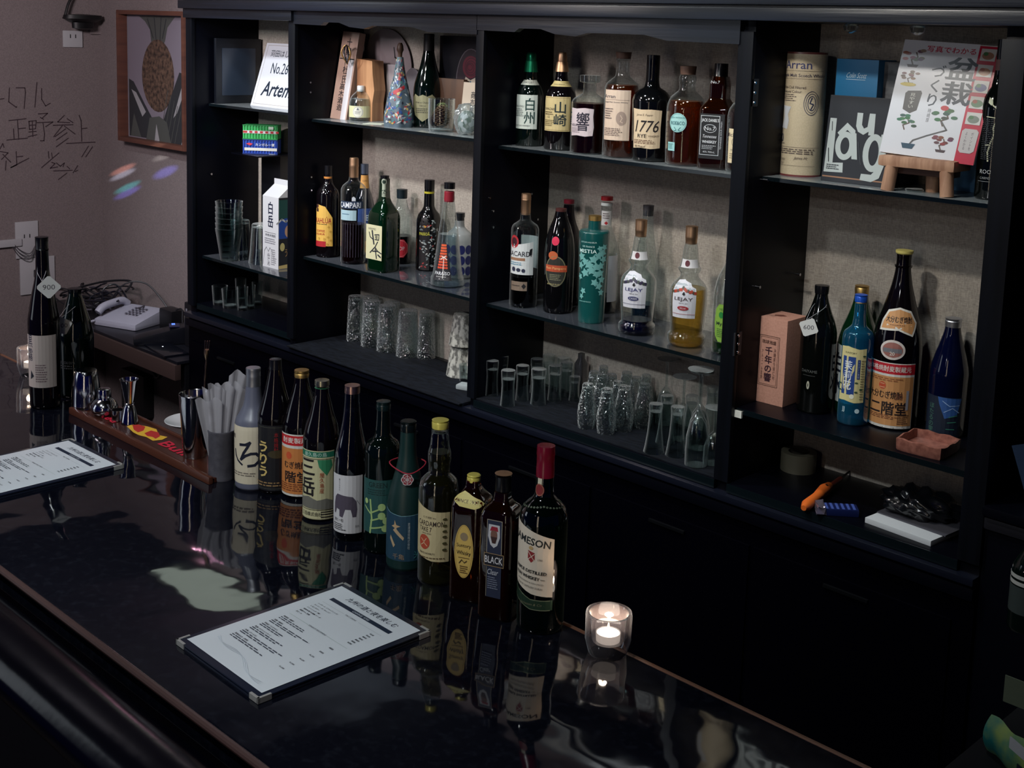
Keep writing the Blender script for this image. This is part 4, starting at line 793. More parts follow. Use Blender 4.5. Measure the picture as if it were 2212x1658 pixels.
bottle('shochu_bottle', 'brown bottle with silver-green cap and tall yellow-green label with green leaf', 'bottle', 693, 1127, Z,
  [(1127, 74), (1120, 80), (955, 80), (930, 72), (900, 54), (875, 42), (850, 31), (838, 29)], DARKB,
  [('green_ring', [(838, 31), (833, 32)], M((40, 100, 70), 0.4, name='green_ring')), ('silver_cap', [(833, 32), (824, 32), (822, 31), (815, 31)], M((176, 174, 150), 0.3, 1.0, name='pale_gold_cap'))],
  [('label', -12, 1045, [('R', -46, 973, 38, 1122, (196, 190, 150)), ('R', -46, 975, 38, 987, (30, 110, 84)), ('T', -6, 981, 9, '屋久島の島', (190, 214, 200), {'w': 52}), ('O', -45, 990, 36, 1102, 1.2, (30, 30, 26)), ('V', -24, 1032, 78, '三岳', (26, 22, 24), {'b': .05, 'w': 36}), ('P', [(0, 992), (30, 992), (33, 1005), (20, 1026), (4, 1008)], (50, 130, 90)), ('V', 10, 1042, 44, '屋久島産', (160, 70, 40), {'w': 10}), ('P', [(-44, 1098), (-44, 1078), (-20, 1072), (0, 1080), (20, 1076), (35, 1082), (35, 1100)], (110, 108, 100)), ('T', -14, 1110, 9, '三岳株式会社', (26, 26, 26), {'w': 50}), ('R', 8, 1104, 38, 1106, BLK), ('R', 8, 1109, 38, 1111, BLK), ('R', 8, 1115, 38, 1117, BLK)])], group=GR, **K)
bottle('shochu_bottle', 'clear bottle with rosy copper cap and white label showing a dark elephant', 'bottle', 757, 1171, Z,
  [(1171, 66), (1164, 73), (1025, 74), (985, 68), (940, 50), (905, 38), (870, 32), (848, 31)], glass((120, 132, 150), 0, 1, .1, (30, 34, 46), name='smoky_clear_glass'),
  [('copper_cap', [(850, 33), (840, 33), (838, 32), (834, 33), (824, 33)], M((196, 160, 150), 0.3, 1.0, name='rosy_copper_cap'))],
  [('label', -22, 1090, [('R', -42, 1026, 40, 1152, (200, 198, 200)),
     ('P', [(-24, 1075), (-18, 1068), (0, 1070), (18, 1072), (26, 1082), (28, 1100), (26, 1116), (18, 1116), (14, 1100), (2, 1100), (-4, 1118), (-12, 1116), (-12, 1102), (-20, 1100), (-24, 1112), (-28, 1110), (-28, 1090)], (78, 70, 84)), ('S', [(27, 1080), (34, 1090)], 1, (78, 70, 84)),
     ('V', -12, 1047, 26, '麦とゾウさん', (60, 60, 70), {'w': 4}), ('T', -14, 1124, 7, '麹と一粒', (40, 40, 46), {'w': 24}), ('L', -30, 1131, 4, 1147, 4, (50, 50, 56)), ('T', 28, 1136, 4, '25%', (60, 60, 66))])],
  liquid=(896, glass((90, 100, 120), 0, .7, .2, (16, 18, 28), name='dim_clear_liquor')), group=GR, **K)
bottle('shochu_bottle', 'dark green wine-shaped bottle with teal label and pale sprig of round buds', 'bottle', 823, 1199, Z,
  [(1199, 68), (1192, 76), (985, 78), (965, 70), (950, 46), (935, 34), (900, 30), (884, 29)], DARKG,
  [('screw_cap', [(886, 31), (876, 32), (874, 30), (868, 31), (862, 30)], M((14, 30, 30), 0.25, name='dark_teal_cap'))],
  [('label', -12, 1090, [('R', -46, 1036, 34, 1152, (34, 76, 74)), ('T', -2, 1047, 11, 'GREEN', (16, 40, 40), {'w': 42, 'b': .02}), ('L', -26, 1056, 22, 1070, 3, (20, 50, 50)), ('S', [(-18, 1152), (-14, 1120), (-18, 1080)], 4, (160, 186, 120)), ('S', [(-16, 1108), (4, 1098)], 3.4, (160, 186, 120)), ('S', [(-16, 1125), (8, 1116)], 3.4, (160, 186, 120)), ('S', [(-18, 1142), (14, 1136)], 3.4, (160, 186, 120)), ('S', [(-16, 1110), (-34, 1096)], 3, (160, 186, 120)), ('E', 8, 1094, 8, 8, (164, 190, 124)), ('E', 8, 1113, 8, 8, (164, 190, 124)), ('E', 18, 1124, 8, 8, (164, 190, 124)), ('E', 16, 1140, 8, 8, (164, 190, 124)), ('E', -28, 1084, 5, 6, (164, 190, 124))])], group=GR, **K)
tt, S, P = bottle('shochu_bottle', 'matt dark green bottle with red cord and white knot medallion round its neck', 'bottle', 876, 1235, Z,
  [(1235, 80), (1228, 86), (1110, 86), (1080, 80), (1040, 62), (1005, 46), (975, 37), (930, 33)], M((16, 46, 44), 0.42, name='matt_green_glass'),
  [('black_cap', [(932, 34), (918, 35), (916, 33), (912, 35), (896, 34)], M((12, 20, 20), 0.2, name='glossy_black_cap'))],
  [('label', -14, 1170, [('P', [(-70, 1096), (-30, 1110), (0, 1114), (44, 1110), (44, 1212), (-70, 1212)], (30, 64, 84)), ('S', [(-70, 1096), (-30, 1110), (0, 1114), (44, 1110)], 1.2, (120, 160, 170)), ('P', [(-16, 1124), (-12, 1134), (-2, 1136), (-11, 1140), (-12, 1152), (-16, 1141), (-24, 1138), (-17, 1134)], (190, 160, 120)), ('P', [(-14, 1140), (6, 1160), (4, 1166), (-20, 1146)], (186, 160, 126)), ('P', [(-26, 1158), (-14, 1178), (-18, 1184), (-28, 1166)], (186, 160, 126)), ('V', 16, 1156, 58, '若潮酒造株式会社', (180, 190, 190), {'w': 5}), ('T', -6, 1202, 12, '千亀', (150, 130, 110), {'w': 26}), ('T', 36, 1198, 18, '米', (60, 130, 130))])], group=GR, **K)
# cord and medallion hang on this bottle: parts of it
n = Vector((math.cos(S.face), math.sin(S.face), 0)); r = Vector((-n.y, n.x, 0))
zc, zm = S.zz(996, 40), S.zz(1028, 50); rn = radius_at(P, zc)+0.006
cord = [(-n*rn*1.0+Vector((0, 0, zc))), (r*rn*1.35+Vector((0, 0, zc-.004))), (n*(radius_at(P, zm)+.006)+r*0.012+Vector((0, 0, zm+.012))), (n*(radius_at(P, zm)+.006)-r*0.008+Vector((0, 0, zm+.012))), (-r*rn*1.35+Vector((0, 0, zc-.004))), (-n*rn*1.0+Vector((0, 0, zc)))]
tube('cord', smoothpts(cord, 6), 0.0011, M((170, 40, 60), 0.6, name='red_cord'), tt, 6)
mc = n*(radius_at(P, zm)+0.008)+Vector((0, 0, zm)); els = []
for k in range(6): els.append(('E', 7*math.cos(k*PI/3), 7*math.sin(k*PI/3), 6.6, 6.6, (214, 206, 206)))
for k in range(6): els.append(('E', 6.4*math.cos(k*PI/3), 6.4*math.sin(k*PI/3), 5.2, 5.2, (150, 34, 44)))
els += [('EO', 0, 0, 8, 8, 1.1, (214, 206, 206)), ('EO', 0, 0, 4, 4, 1, (214, 206, 206))]+[('S', [(0, 0), (12*math.cos(k*PI/3+.5), 12*math.sin(k*PI/3+.5))], 1.1, (214, 206, 206)) for k in range(6)]
decal('knot_medallion', els, flat(mc, r, (0, 0, 1), n, S.sx), tt)
bottle('shochu_bottle', 'clear bulb-necked bottle with yellow cap, pale gold liquid and cream label with red disc', 'bottle', 943, 1269, Z,
  [(1269, 76), (1262, 84), (1075, 86), (1050, 80), (1035, 62), (1024, 46), (1010, 46), (995, 50), (985, 50), (965, 42), (945, 38), (935, 36), (930, 37)], CLEAR,
  [('collar', [(935, 36), (926, 36)], CLEAR2), ('yellow_cap', [(926, 36), (914, 37), (912, 35), (909, 37), (898, 36)], YEL)],
  [('label', -18, 1150, [('P', [(-50, 1088), (0, 1104), (40, 1106), (40, 1214), (0, 1212), (-50, 1200)], (206, 190, 146)), ('T', -6, 1118, 5, 'むぎ焼酎 the', (70, 56, 44), {'w': 30}), ('T', -4, 1131, 11, 'CARDAMON', (50, 36, 30), {'w': 64, 'b': .02}), ('T', -16, 1144, 10, 'TAKE 7', (50, 36, 30), {'w': 32, 'b': .02}), ('T', -12, 1153, 3, 'SPICE SERIES', (120, 100, 80)), ('E', -18, 1172, 14, 16, (184, 76, 50)), ('S', [(-26, 1166), (-18, 1172), (-12, 1164)], 1.6, (220, 190, 150)), ('S', [(-26, 1180), (-18, 1174), (-10, 1180)], 1.6, (220, 190, 150)), ('T', -12, 1196, 4, 'SPIRITS NOVELTY', (70, 56, 44), {'w': 40}), ('L', -34, 1203, 30, 1208, 1, (110, 90, 60))] + [('E', 28, y, 5, 2.6, (80, 76, 44)) for y in (1120, 1134, 1146, 1158, 1172, 1186)])],
  liquid=(988, glass((205, 200, 160), 0, .6, .03, (150, 140, 80), name='pale_straw_liquor')), group=GR, **K)
bottle('whisky_bottle', 'square tortoise-cut whisky bottle with yellow cap and tall yellow oval label', 'bottle', 1016, 1304, Z,
  [(1304, 72), (1297, 80), (1105, 80), (1085, 72), (1070, 52), (1058, 38), (1048, 30), (1036, 28)], AMBG,
  [('yellow_cap', [(1040, 29), (1032, 30), (1030, 28), (1027, 30), (1012, 29)], YEL)],
  [('label', -22, 1190, [('E', -2, 1192, 22, 58, (214, 180, 96)), ('EO', -2, 1192, 19.5, 56.5, .8, (150, 110, 50)), ('E', -2, 1160, 9, 9, (150, 130, 100)), ('T', -2, 1180, 10, 'Suntory', (50, 34, 24), {'w': 33, 'b': .01}), ('T', -2, 1196, 11, 'Whisky', (50, 34, 24), {'w': 33, 'b': .01}), ('R', -14, 1205, 12, 1206, (90, 60, 30)), ('S', [(-12, 1218), (-6, 1210), (0, 1216), (6, 1211)], 1.6, (50, 34, 24)), ('L', -10, 1222, 10, 1240, 4, (90, 60, 30))], {'flat': 1}),
   ('shoulder_label', -20, 1075, [('P', [(-26, 1072), (-14, 1060), (0, 1064), (18, 1072), (24, 1080), (10, 1090), (-10, 1088)], (220, 206, 130)), ('T', 0, 1077, 6, 'SINCE 1937', (70, 50, 30), {'w': 32})], {'cone': 1})],
  liquid=(1120, AMBER), sq=5, rotz=0.42, group=GR, wref=86, **K)
bottle('whisky_bottle', 'square whisky bottle with black cap and navy label showing a bearded man in a shield', 'bottle', 1078, 1343, Z,
  [(1343, 70), (1336, 78), (1125, 78), (1105, 68), (1090, 46), (1078, 34), (1062, 31)], AMBG,
  [('sleeve', [(1086, 33), (1060, 32)], M((20, 16, 22), 0.3, name='dark_sleeve')), ('black_cap', [(1060, 35), (1032, 34), (1030, 36), (1024, 36)], BCAP), ('cap_rim', [(1025, 38), (1020.5, 37)], M((170, 130, 100), 0.4, 0.6, name='copper_rim'))],
  [('label', -22, 1200, [('R', -17, 1124, 19, 1292, (34, 42, 66)), ('O', -17, 1124, 19, 1208, 1.2, (170, 160, 140)), ('P', [(-13, 1134), (13, 1134), (14, 1160), (8, 1178), (0, 1184), (-8, 1178), (-14, 1160)], (196, 196, 200)), ('E', 0, 1156, 8, 13, (120, 84, 72)), ('P', [(-10, 1148), (-6, 1138), (8, 1138), (10, 1148), (0, 1146)], (150, 30, 50)), ('P', [(-8, 1160), (8, 1160), (4, 1174), (-4, 1174)], (60, 36, 34)), ('R', -22, 1196, 25, 1224, (20, 20, 30)), ('O', -22, 1196, 25, 1224, 1.2, (170, 140, 100)), ('T', 1, 1210, 15, 'BLACK', (220, 218, 222), {'w': 42, 'b': .02}), ('T', 0, 1236, 12, 'Clear', (200, 204, 214), {'sh': .3, 'w': 26}), ('L', -12, 1246, 13, 1274, 6, (130, 136, 156)), ('S', [(-15, 1290), (-15, 1226)], 1, (150, 140, 110))], {'flat': 1})],
  liquid=(1150, AMBERD), sq=6, rotz=0.36, group=GR, wref=84, **K)
bottle('whisky_bottle', 'large dark green whiskey bottle with burgundy cap and cream label, next to the candle', 'bottle', 1165, 1374, Z,
  [(1374, 92), (1366, 103), (1140, 106), (1118, 100), (1098, 80), (1080, 54), (1066, 42), (1040, 39), (1020, 38)], glass((20, 60, 44), 0, 1, .5, (3, 12, 9), name='deep_green_glass'),
  [('black_sleeve', [(1072, 42), (1030, 39)], M((10, 12, 14), 0.3, name='black_sleeve')), ('burgundy_cap', [(1030, 40), (1010, 40), (1008, 39), (985, 39), (983, 41), (964, 39), (958, 33)], M((110, 16, 38), 0.25, name='burgundy_foil'))],
  [('label', -24, 1200, [('P', [(-64, 1130), (-20, 1142), (48, 1164), (48, 1290), (0, 1284), (-64, 1264)], (216, 204, 186)), ('T', -8, 1172, 21, 'JAMESON', (24, 30, 30), {'w': 96, 'b': .05, 'a': .14}), ('P', [(-10, 1190), (6, 1194), (6, 1208), (-2, 1216), (-10, 1208)], (140, 40, 44)), ('S', [(-10, 1192), (6, 1212)], 1.4, (216, 204, 186)), ('S', [(6, 1196), (-10, 1210)], 1.4, (216, 204, 186)), ('E', -3, 1184, 5, 4, (190, 160, 110)), ('T', 18, 1208, 4, '1780', (90, 84, 80)), ('T', -8, 1234, 7, 'TRIPLE DISTILLED', (30, 34, 34), {'w': 82, 'b': .05, 'a': .1}), ('T', -8, 1247, 7, 'IRISH WHISKEY —', (30, 34, 34), {'w': 76, 'b': .05, 'a': .1}), ('T', -6, 1259, 4, 'JOHN JAMESON & SON LIMITED', (90, 84, 80), {'w': 66, 'a': .1}), ('T', -6, 1268, 4, 'BOW ST. DISTILLERY DUBLIN', (90, 84, 80), {'w': 62, 'a': .1})]),
   ('green_band', -26, 1298, [('P', [(-64, 1272), (0, 1296), (50, 1296), (50, 1318), (0, 1318), (-64, 1296)], (50, 74, 58)), ('S', [(-64, 1273), (0, 1296), (44, 1297)], 1.6, (150, 160, 130)), ('S', [(-64, 1296), (0, 1317), (44, 1318)], 1.6, (150, 160, 130)), ('T', 0, 1307, 7, 'Jameson & Co', (150, 150, 120), {'sh': .3, 'w': 52})], {'metal': .5, 'rough': .35}),
   ('neck_strip', -34, 1050, [('R', -5, 1026, 5, 1062, (206, 200, 176)), ('E', 0, 1070, 11, 13, (130, 40, 44)), ('EO', 0, 1070, 10, 12, 1, (170, 120, 90))], {}),
   ('shoulder_bead', 0, 1085, [('EO', k*4.2, 1085+abs(k)*1.0, 1.4, 1.4, .8, (110, 120, 100)) for k in range(-11, 12)], {'cone': 1})], group=GR, **K)
# far left
t, S, P = bottle('sake_bottle', 'tall black-brown bottle with pale label and a diamond price card reading 900', 'bottle', 99, 885, Z,
  [(885, 56), (880, 64), (700, 66), (670, 58), (635, 46), (605, 34), (580, 28), (520, 26)], DARKB,
  [('black_cap', [(542, 27), (540, 29), (538, 27), (516, 27), (514, 28), (507, 27)], BCAP)],
  [('label', -10, 780, [('R', -42, 724, 32, 837, (190, 178, 172)), ('V', -28, 752, 56, '黒霧', (30, 30, 60), {'w': 16}), ('L', -14, 786, 12, 826, 8, (110, 90, 96)), ('P', [(-26, 800), (-18, 812), (-28, 820)], INK)])], **K)
tagcard(t, S, 12, 620, 52, '900', 45, 0.013, S.zz(590))
t, S, P = bottle('sake_bottle', 'shorter dark bottle with slanted diamond card, standing behind the tall one and the shaker', 'bottle', 166, 862, Z,
  [(862, 66), (857, 74), (735, 76), (705, 66), (675, 50), (650, 36), (635, 28), (628, 27)], DARKG,
  [('black_cap', [(630, 28), (624, 31), (619, 30)], BCAP)],
  [('label', -20, 790, [('T', -6, 783, 6, 'CHOCHU ENMA', (90, 92, 96), {'w': 34}), ('L', -26, 788, 18, 798, 2, (80, 82, 86))])], **K)
tagcard(t, S, -26, 700, 44, '700', 62, 0.014, S.zz(660))

# ---- candles
def candle(name_l, x, by, w, rim_w, ytop, power):
    S = Spot(x, by, w, TOP); t = thing('candle_holder', name_l, 'candle', S.P)
    h = S.ztop(ytop, rim_w); R, Rt = w/2*S.sx, rim_w/2*S.sx; b = h*0.30
    lathe('glass_cup', [(0.001, 0), (R*0.9, 0), (R*0.98, 0.004), (Rt*0.985, h*0.35), (Rt, h-0.003), (Rt*0.97, h), (Rt*0.84, h-0.001), (Rt*0.78, h*0.93), (Rt*0.74, h*0.6), (Rt*0.70, b+0.004), (Rt*0.66, b), (0.001, b)], glass((218, 222, 228), 0.02, 1, 0.10, (170, 160, 165), rim=1.0, ior=1.7, name='thick_clear_glass'), t, 48)
    l = lathe('tealight', [(R*.60, b+0.001), (R*.62, b+0.014), (R*.60, b+0.014), (R*.58, b+0.0125), (0.001, b+0.012)], emit((255, 226, 200), 1.2, 'self_lit_wax'), t, 32)  # tealight and molten wax emit, standing in for flame light shining through
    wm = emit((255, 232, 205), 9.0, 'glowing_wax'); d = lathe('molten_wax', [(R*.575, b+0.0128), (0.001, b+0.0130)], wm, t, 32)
    lathe('flame', [(0.0006, b+0.015), (0.0022, b+0.017), (0.0024, b+0.020), (0.0014, b+0.025), (0.0003, b+0.029)], emit((255, 214, 150), 25.0, 'flame'), t, 16)
    lp = bpy.data.lights.new('candle_light', 'POINT'); lp.energy = power; lp.color = (1.0, 0.72, 0.5); lp.shadow_soft_size = 0.006
    lo = bpy.data.objects.new('candle_light', lp); C.objects.link(lo); lo.parent = t; lo.location = (0, 0, b+0.026)
candle('thick clear glass candle holder with lit tealight at the right end of the bottle row', 1311, 1430, 88, 103, 1293, 0.5)
candle('lit glass candle holder beside the tall bottle at the far left', 66, 815, 44, 54, 741, 0.35)

# ---- menus
def menu(label, P, rz, wd, hg):
    t = thing('menu_board', label, 'menu', P, rz)
    box('cover', -wd/2, wd/2, -hg/2, hg/2, 0.0, 0.004, M((22, 28, 44), 0.4, name='navy_cover'), t, 0.001)
    box('cover_lid', -wd/2, wd/2, -hg/2, hg/2, 0.0055, 0.0085, M((22, 30, 48), 0.3, name='navy_cover'), t, 0.001)
    for sx in (-1, 1):
        for sy in (-1, 1):
            bm = bmesh.new(); x, y = sx*wd/2, sy*hg/2
            a, b = sorted((x+sx*0.0008, x-sx*0.022)); c, d = sorted((y+sy*0.0008, y-sy*0.0035)); box_bm(bm, a, b, c, d, 0.0008, 0.0095, .0005)
            a, b = sorted((x+sx*0.0008, x-sx*0.0035)); c, d = sorted((y+sy*0.0008, y-sy*0.022)); box_bm(bm, a, b, c, d, 0.0008, 0.0095, .0005)
            bm_obj('corner_clip', bm, M((200, 200, 196), 0.45, 0.6, name='silver_corner'), t)
    # sheet: text reads with its top towards +X (hg axis)
    u, v = wd/2-0.010, hg/2-0.012; mm = 0.001
    mp = flat((0, 0, 0.0088), (1, 0, 0), (0, 1, 0), (0, 0, 1), mm); U, V = u/mm, v/mm
    ink = (30, 40, 54); navy = (34, 46, 66)
    e = [('R', -U, -V, U, V, (222, 228, 234)), ('T', 6, -V+20, 12, '九州の酒と夜を楽しむ', (44, 56, 72), {'w': 128, 'sh': .2, 'b': .05}), ('R', -76, -V+36, 80, -V+45, navy), ('T', 4, -V+40.5, 4.5, 'CHARGE  ¥700', (200, 206, 214), {'w': 42, 'b': .02}),
         ('R', -76, -V+57, -18, -V+57.5, (170, 180, 186)), ('T', 0, -V+57, 3.5, 'FIRST DRINK', ink, {'w': 28}), ('R', 20, -V+57, 78, -V+57.5, (170, 180, 186))]
    y = -V+66
    for i, (s_, pr) in enumerate((('ハイボール（ブラックニッカ）', '¥600'), ('カシスソーダ／オレンジ', '¥600'), ('レモンサワー', '¥600'), ('ジントニック（翠）', '¥600'), ('焼酎水割 お湯割 ソーダ', '¥600'), ('南国ラム 泡盛', '¥600'), ('生ビール', '¥700'))):
        e += [('T', -76+len(s_)*1.9, y, 3.4, s_, ink, {'w': len(s_)*3.8, 'b': .04}), ('T', 66, y, 3.6, pr, ink, {'b': .03})]; y += 7
    y += 6; e += [('R', -76, y, -24, y+0.5, (170, 190, 180)), ('T', 0, y, 3.6, "TONIGHT'S RECOMMEND", ink, {'w': 46}), ('R', 26, y, 78, y+0.5, (170, 190, 180))]; y += 12
    for s_, d_, pr in (('茉莉花（福岡）', 2, '¥800'), ('玉露（緑茶）', 2, '¥900'), ('宇佐紅（うさべに）', 2, '¥1,200'), ('若潮（ホワイトリカー）', 2, '¥1,200'), ('大隅（ゴールド）', 2, '¥1,500'), ('黒麹仕込み（琉球）', 2, '¥1,500')):
        e += [('T', -74+len(s_)*2.0, y, 3.6, s_, ink, {'w': len(s_)*3.9, 'b': .04}), ('T', 62, y+6, 3.6, pr, ink, {'b': .03}), ('L', -74, y+3, 20+random.randint(-20, 20), y+3+d_*4.2, d_, (60, 70, 84))]; y += 17.5
    e += [('S', [(-80+k*8, V-44+k*1.6+6*math.sin(k*.45+j)) for k in range(21)], 0.7, (204, 213, 221)) for j in (0, .5, 1.0)]
    decal('menu_sheet', e, mp, t, rough=0.35)
    return t
_q = [zpt(*p, TOP+0.008) for p in ((742, 1258), (925, 1362), (557, 1510), (388, 1382))]
MC1 = sum(_q, Vector())/4; MC1.z = TOP
_q = [zpt(*p, TOP+0.008) for p in ((154, 948), (271, 1005))]
MC2 = sum(_q, Vector())/2-Vector((0, 0.155, 0)); MC2.z = TOP
menu('white drinks menu in navy holder with silver corners, lying nearest in front of the bottles', MC1, math.radians(-1.2), 0.226, 0.310)
menu('white drinks menu in navy holder, cut off at the left of the photo', MC2, math.radians(1.6), 0.226, 0.310)
# ================================================================ bar tools
def sit(x, by, w, z): return Spot(x, by, w, z)
MATZ = TOP+0.016
t = thing('bar_mat', 'long dark wooden bar mat printed with a red and yellow bull and red lettering', 'mat', (-2.475, 1.368, TOP))
noiseb = noisy((46, 22, 16), (72, 36, 24), (4, 60, 60), 0.25, 0.2, 0.001, name='dark_walnut')
box('board', -0.305, 0.305, -0.046, 0.044, 0.0, 0.010, noiseb, t, 0.002)
box('rim', -0.31, 0.31, -0.052, -0.042, 0.0, 0.016, M((84, 48, 36), 0.2, name='glossy_rim'), t, 0.003)
box('rim', -0.31, 0.31, 0.040, 0.048, 0.0, 0.014, M((84, 48, 36), 0.2, name='glossy_rim'), t, 0.003)
U = lambda px, py: (zpt(px, py, TOP+0.010)-Vector((-2.475, 1.368, 0)))
mp = flat((0, 0, 0.0102), (1, 0, 0), (0, 1, 0), (0, 0, 1), 1.0)
def bullpoly(pts, c):
    q = [U(*p) for p in pts]; return ('P', [(v.x, -v.y) for v in q], c)
els = [bullpoly([(274, 921), (284, 917), (300, 918), (318, 921), (338, 927), (341, 935), (330, 936), (345, 940), (362, 944), (350, 950), (330, 952), (316, 944), (300, 940), (288, 934)], (226, 180, 50)),
       bullpoly([(286, 918), (300, 917), (314, 922), (310, 930), (298, 934), (289, 928)], (186, 40, 36)),
       bullpoly([(312, 936), (326, 930), (342, 934), (346, 942), (336, 948), (330, 944), (318, 942)], (186, 40, 36))]
q0, q1 = U(352, 958), U(398, 978)
tl = (q1-q0).length
els.append(('T', (q0.x+q1.x)/2+0.004, -(q0.y+q1.y)/2-0.002, 0.030, 'Bull', (206, 30, 60), {'b': .05, 'w': tl*1.25}))
els.append(('T', U(236, 903).x, -U(236, 903).y, 0.024, 'Red', (206, 30, 60), {'b': .05, 'w': 0.075}))
decal('logo_print', els, mp, t)
ZM = TOP+0.0105
def cyl_tool(name, label, cat, x, by, w, z, prof, mat, part='body', **kw):
    S = Spot(x, by, w, z); t = thing(name, label, cat, S.P, kw.get('rz', 0), kw.get('group'))
    return t, S
# mixing tin
t, S = cyl_tool('mixing_tin', 'tall polished steel mixing tin standing on the bar mat', 'mixing tin', 421, 992, 50, ZM, None, STEEL)
h = S.ztop(836, 66); R0, R1 = 25*S.sx, 33*S.sx
lathe('cup', [(0.001, 0), (R0*0.97, 0), (R0, 0.003), (R1*0.985, h*0.93), (R1*1.02, h-0.001), (R1, h), (R1*0.965, h-0.002), (R0*0.95, 0.006), (0.001, 0.005)], STEEL, t, 48)
P0 = S.P
# bar spoon leaning in it
dirr = Vector((AR.x, AR.y, 0)).normalized()
t2 = thing('bar_spoon', 'long twisted copper-coloured bar spoon with fork end, standing in the mixing tin', 'bar spoon', P0+Vector((0, 0, 0.006)))
b0 = Vector((0, 0, 0.001))+dirr*0.012; topz = (992-744)*S.s-0.01; b1 = dirr*((445-421)*S.sx+0.004)+Vector((0, 0, topz))
COP = M((190, 160, 130), 0.25, 1.0, name='copper_steel')
tube('shaft', [b0+(b1-b0)*k/30*0.88 for k in range(31)], 0.0018, COP, t2, 8, taper=[1+0.25*math.sin(k*1.9) for k in range(31)])
c0 = b0+(b1-b0)*0.86; v = (b1-b0).normalized()
tube('fork_head', [c0, c0+v*0.008, c0+v*0.014, c0+v*0.022], 0.0022, COP, t2, 10, taper=[1, 2.0, 2.6, 2.6])
for k in (-1, 0, 1): tube('tine', [c0+v*0.020+dirr*(k*0.0042), c0+v*0.041+dirr*(k*0.0046)], 0.0014, COP, t2, 6)
# small shaker parts
def simple(name, label, cat, x, by, w, z, prof, mat, ytop, wt, part='body', seg=40, group=None, capd=None, flute=None):
    """prof: (fraction of w/2, fraction of height)"""
    S = Spot(x, by, w, z); h = S.ztop(ytop, wt); t = thing(name, label, cat, S.P, 0, group)
    lathe(part, [(max(r*w/2*S.sx, 0.0006), zf*h) for r, zf in prof], mat, t, seg, flute=flute); return t, S, h
simple('shaker_tin', 'tapered steel shaker tin standing upside down left of the strainer', 'shaker', 187, 886, 62, ZM,
  [(0.001, 0), (1.0, 0), (1.02, 0.01), (1.0, 0.04), (0.99, 0.3), (0.93, 0.6), (0.82, 0.85), (0.74, 0.985), (0.70, 1.0), (0.001, 0.99)], STEEL, 790, 46)
t, S, h = simple('bar_strainer', 'rounded steel strainer with small domed lid between the shaker tin and the jigger', 'strainer', 226, 903, 58, ZM,
  [(0.7, 0), (0.72, 0.01), (0.98, 0.16), (1.0, 0.24), (0.98, 0.32), (0.86, 0.46), (0.66, 0.56), (0.56, 0.60), (0.54, 0.66)], STEEL, 832, 32)
R = 29*S.sx; lathe('cap', [(R*0.50, h*0.66), (R*0.52, h*0.67), (R*0.50, h*0.9), (R*0.46, h*0.97), (R*0.2, h*1.0), (0.001, h)], STEEL, t, 36)
simple('measuring_cup', 'tiny steel cup beside the foot of the jigger', 'cup', 255, 911, 27, ZM, [(0.001, 0), (0.92, 0), (1, 0.05), (1.0, 1), (0.94, 1), (0.93, 0.1), (0.001, 0.08)], STEEL, 880, 27)
t, S, h = simple('jigger', 'hourglass-shaped steel jigger on the bar mat', 'jigger', 280, 918, 40, ZM,
  [(0.001, 0.02), (0.95, 0.0), (1.0, 0.004), (0.97, 0.03), (0.62, 0.36), (0.46, 0.415), (0.52, 0.425), (0.52, 0.45), (0.46, 0.46), (0.55, 0.55), (0.86, 0.92), (0.98, 0.995), (1.02, 1.0), (0.97, 1.0), (0.84, 0.91), (0.5, 0.56), (0.001, 0.5)], STEEL, 811, 41)
# white saucer peeking from behind
P = zpt(362, 928, ZM); t = thing('saucer', 'white saucer edge peeking out behind the mixing tin', 'plate', (P.x-0.03, P.y+0.075, TOP))
lathe('plate', [(0.001, 0.002), (0.03, 0.0), (0.045, 0.004), (0.058, 0.012), (0.056, 0.013), (0.03, 0.006), (0.001, 0.005)], M((210, 212, 214), 0.3, name='white_china'), t, 40)
# sleeve holder
S = Spot(479, 1041, 57, TOP); t = thing('napkin_holder', 'grey frosted cylinder holding folded paper napkins', 'holder', S.P)
h = S.zz(936); R = S.R
lathe('cup', [(0.001, 0), (R*0.96, 0), (R, 0.004), (R, h-0.004), (R*1.05, h-0.002), (R*1.05, h+0.002), (R*0.98, h+0.002), (R*0.93, h-0.004), (R*0.9, 0.01), (0.001, 0.008)], noisy((74, 72, 80), (92, 90, 98), (60, 60, 60), 0.5, 0.1, .001, name='grey_satin'), t, 44)
t2 = thing('paper_napkins', 'fan of thin crinkled white paper napkins in the grey holder', 'napkin', S.P)
r2, hd = Vector((AR.x, AR.y, 0)).normalized(), S.hd
for k, (dx0, dx1, zt, dd) in enumerate(((-0.012, -0.026, 0.172, 0.0), (-0.008, -0.012, 0.196, 0.008), (-0.004, 0.0, 0.202, 0.0), (0.0, 0.014, 0.196, 0.010), (0.004, 0.028, 0.200, -0.004), (0.008, 0.044, 0.222, 0.012))):
    bm = bmesh.new(); vs = {}; nx, nz = 10, 10; rr = random.Random(k)
    ph = rr.random()*6
    for i in range(nx+1):
        for j in range(nz+1):
            u, vv = i/nx-0.5, j/nz
            wdt = 0.016+0.040*vv
            cx = dx0*(1-vv)+dx1*vv+u*wdt
            dep = dd*vv+0.004*math.sin(u*14+ph)*(0.3+vv)-0.012+k*0.004
            z_ = 0.02+(zt-0.02)*vv+(0.006*math.sin(u*9+ph) if j == nz else 0)-abs(u)*0.012*vv
            vs[i, j] = bm.verts.new(r2*cx+hd*dep+Vector((0, 0, z_)))
    for i in range(nx):
        for j in range(nz): bm.faces.new((vs[i, j], vs[i+1, j], vs[i+1, j+1], vs[i, j+1]))
    bm_obj('napkin', bm, glass((215, 215, 220), 0.4, 0.4, 0.55, (196, 192, 198), name='thin_white_paper'), t2, True, 80)
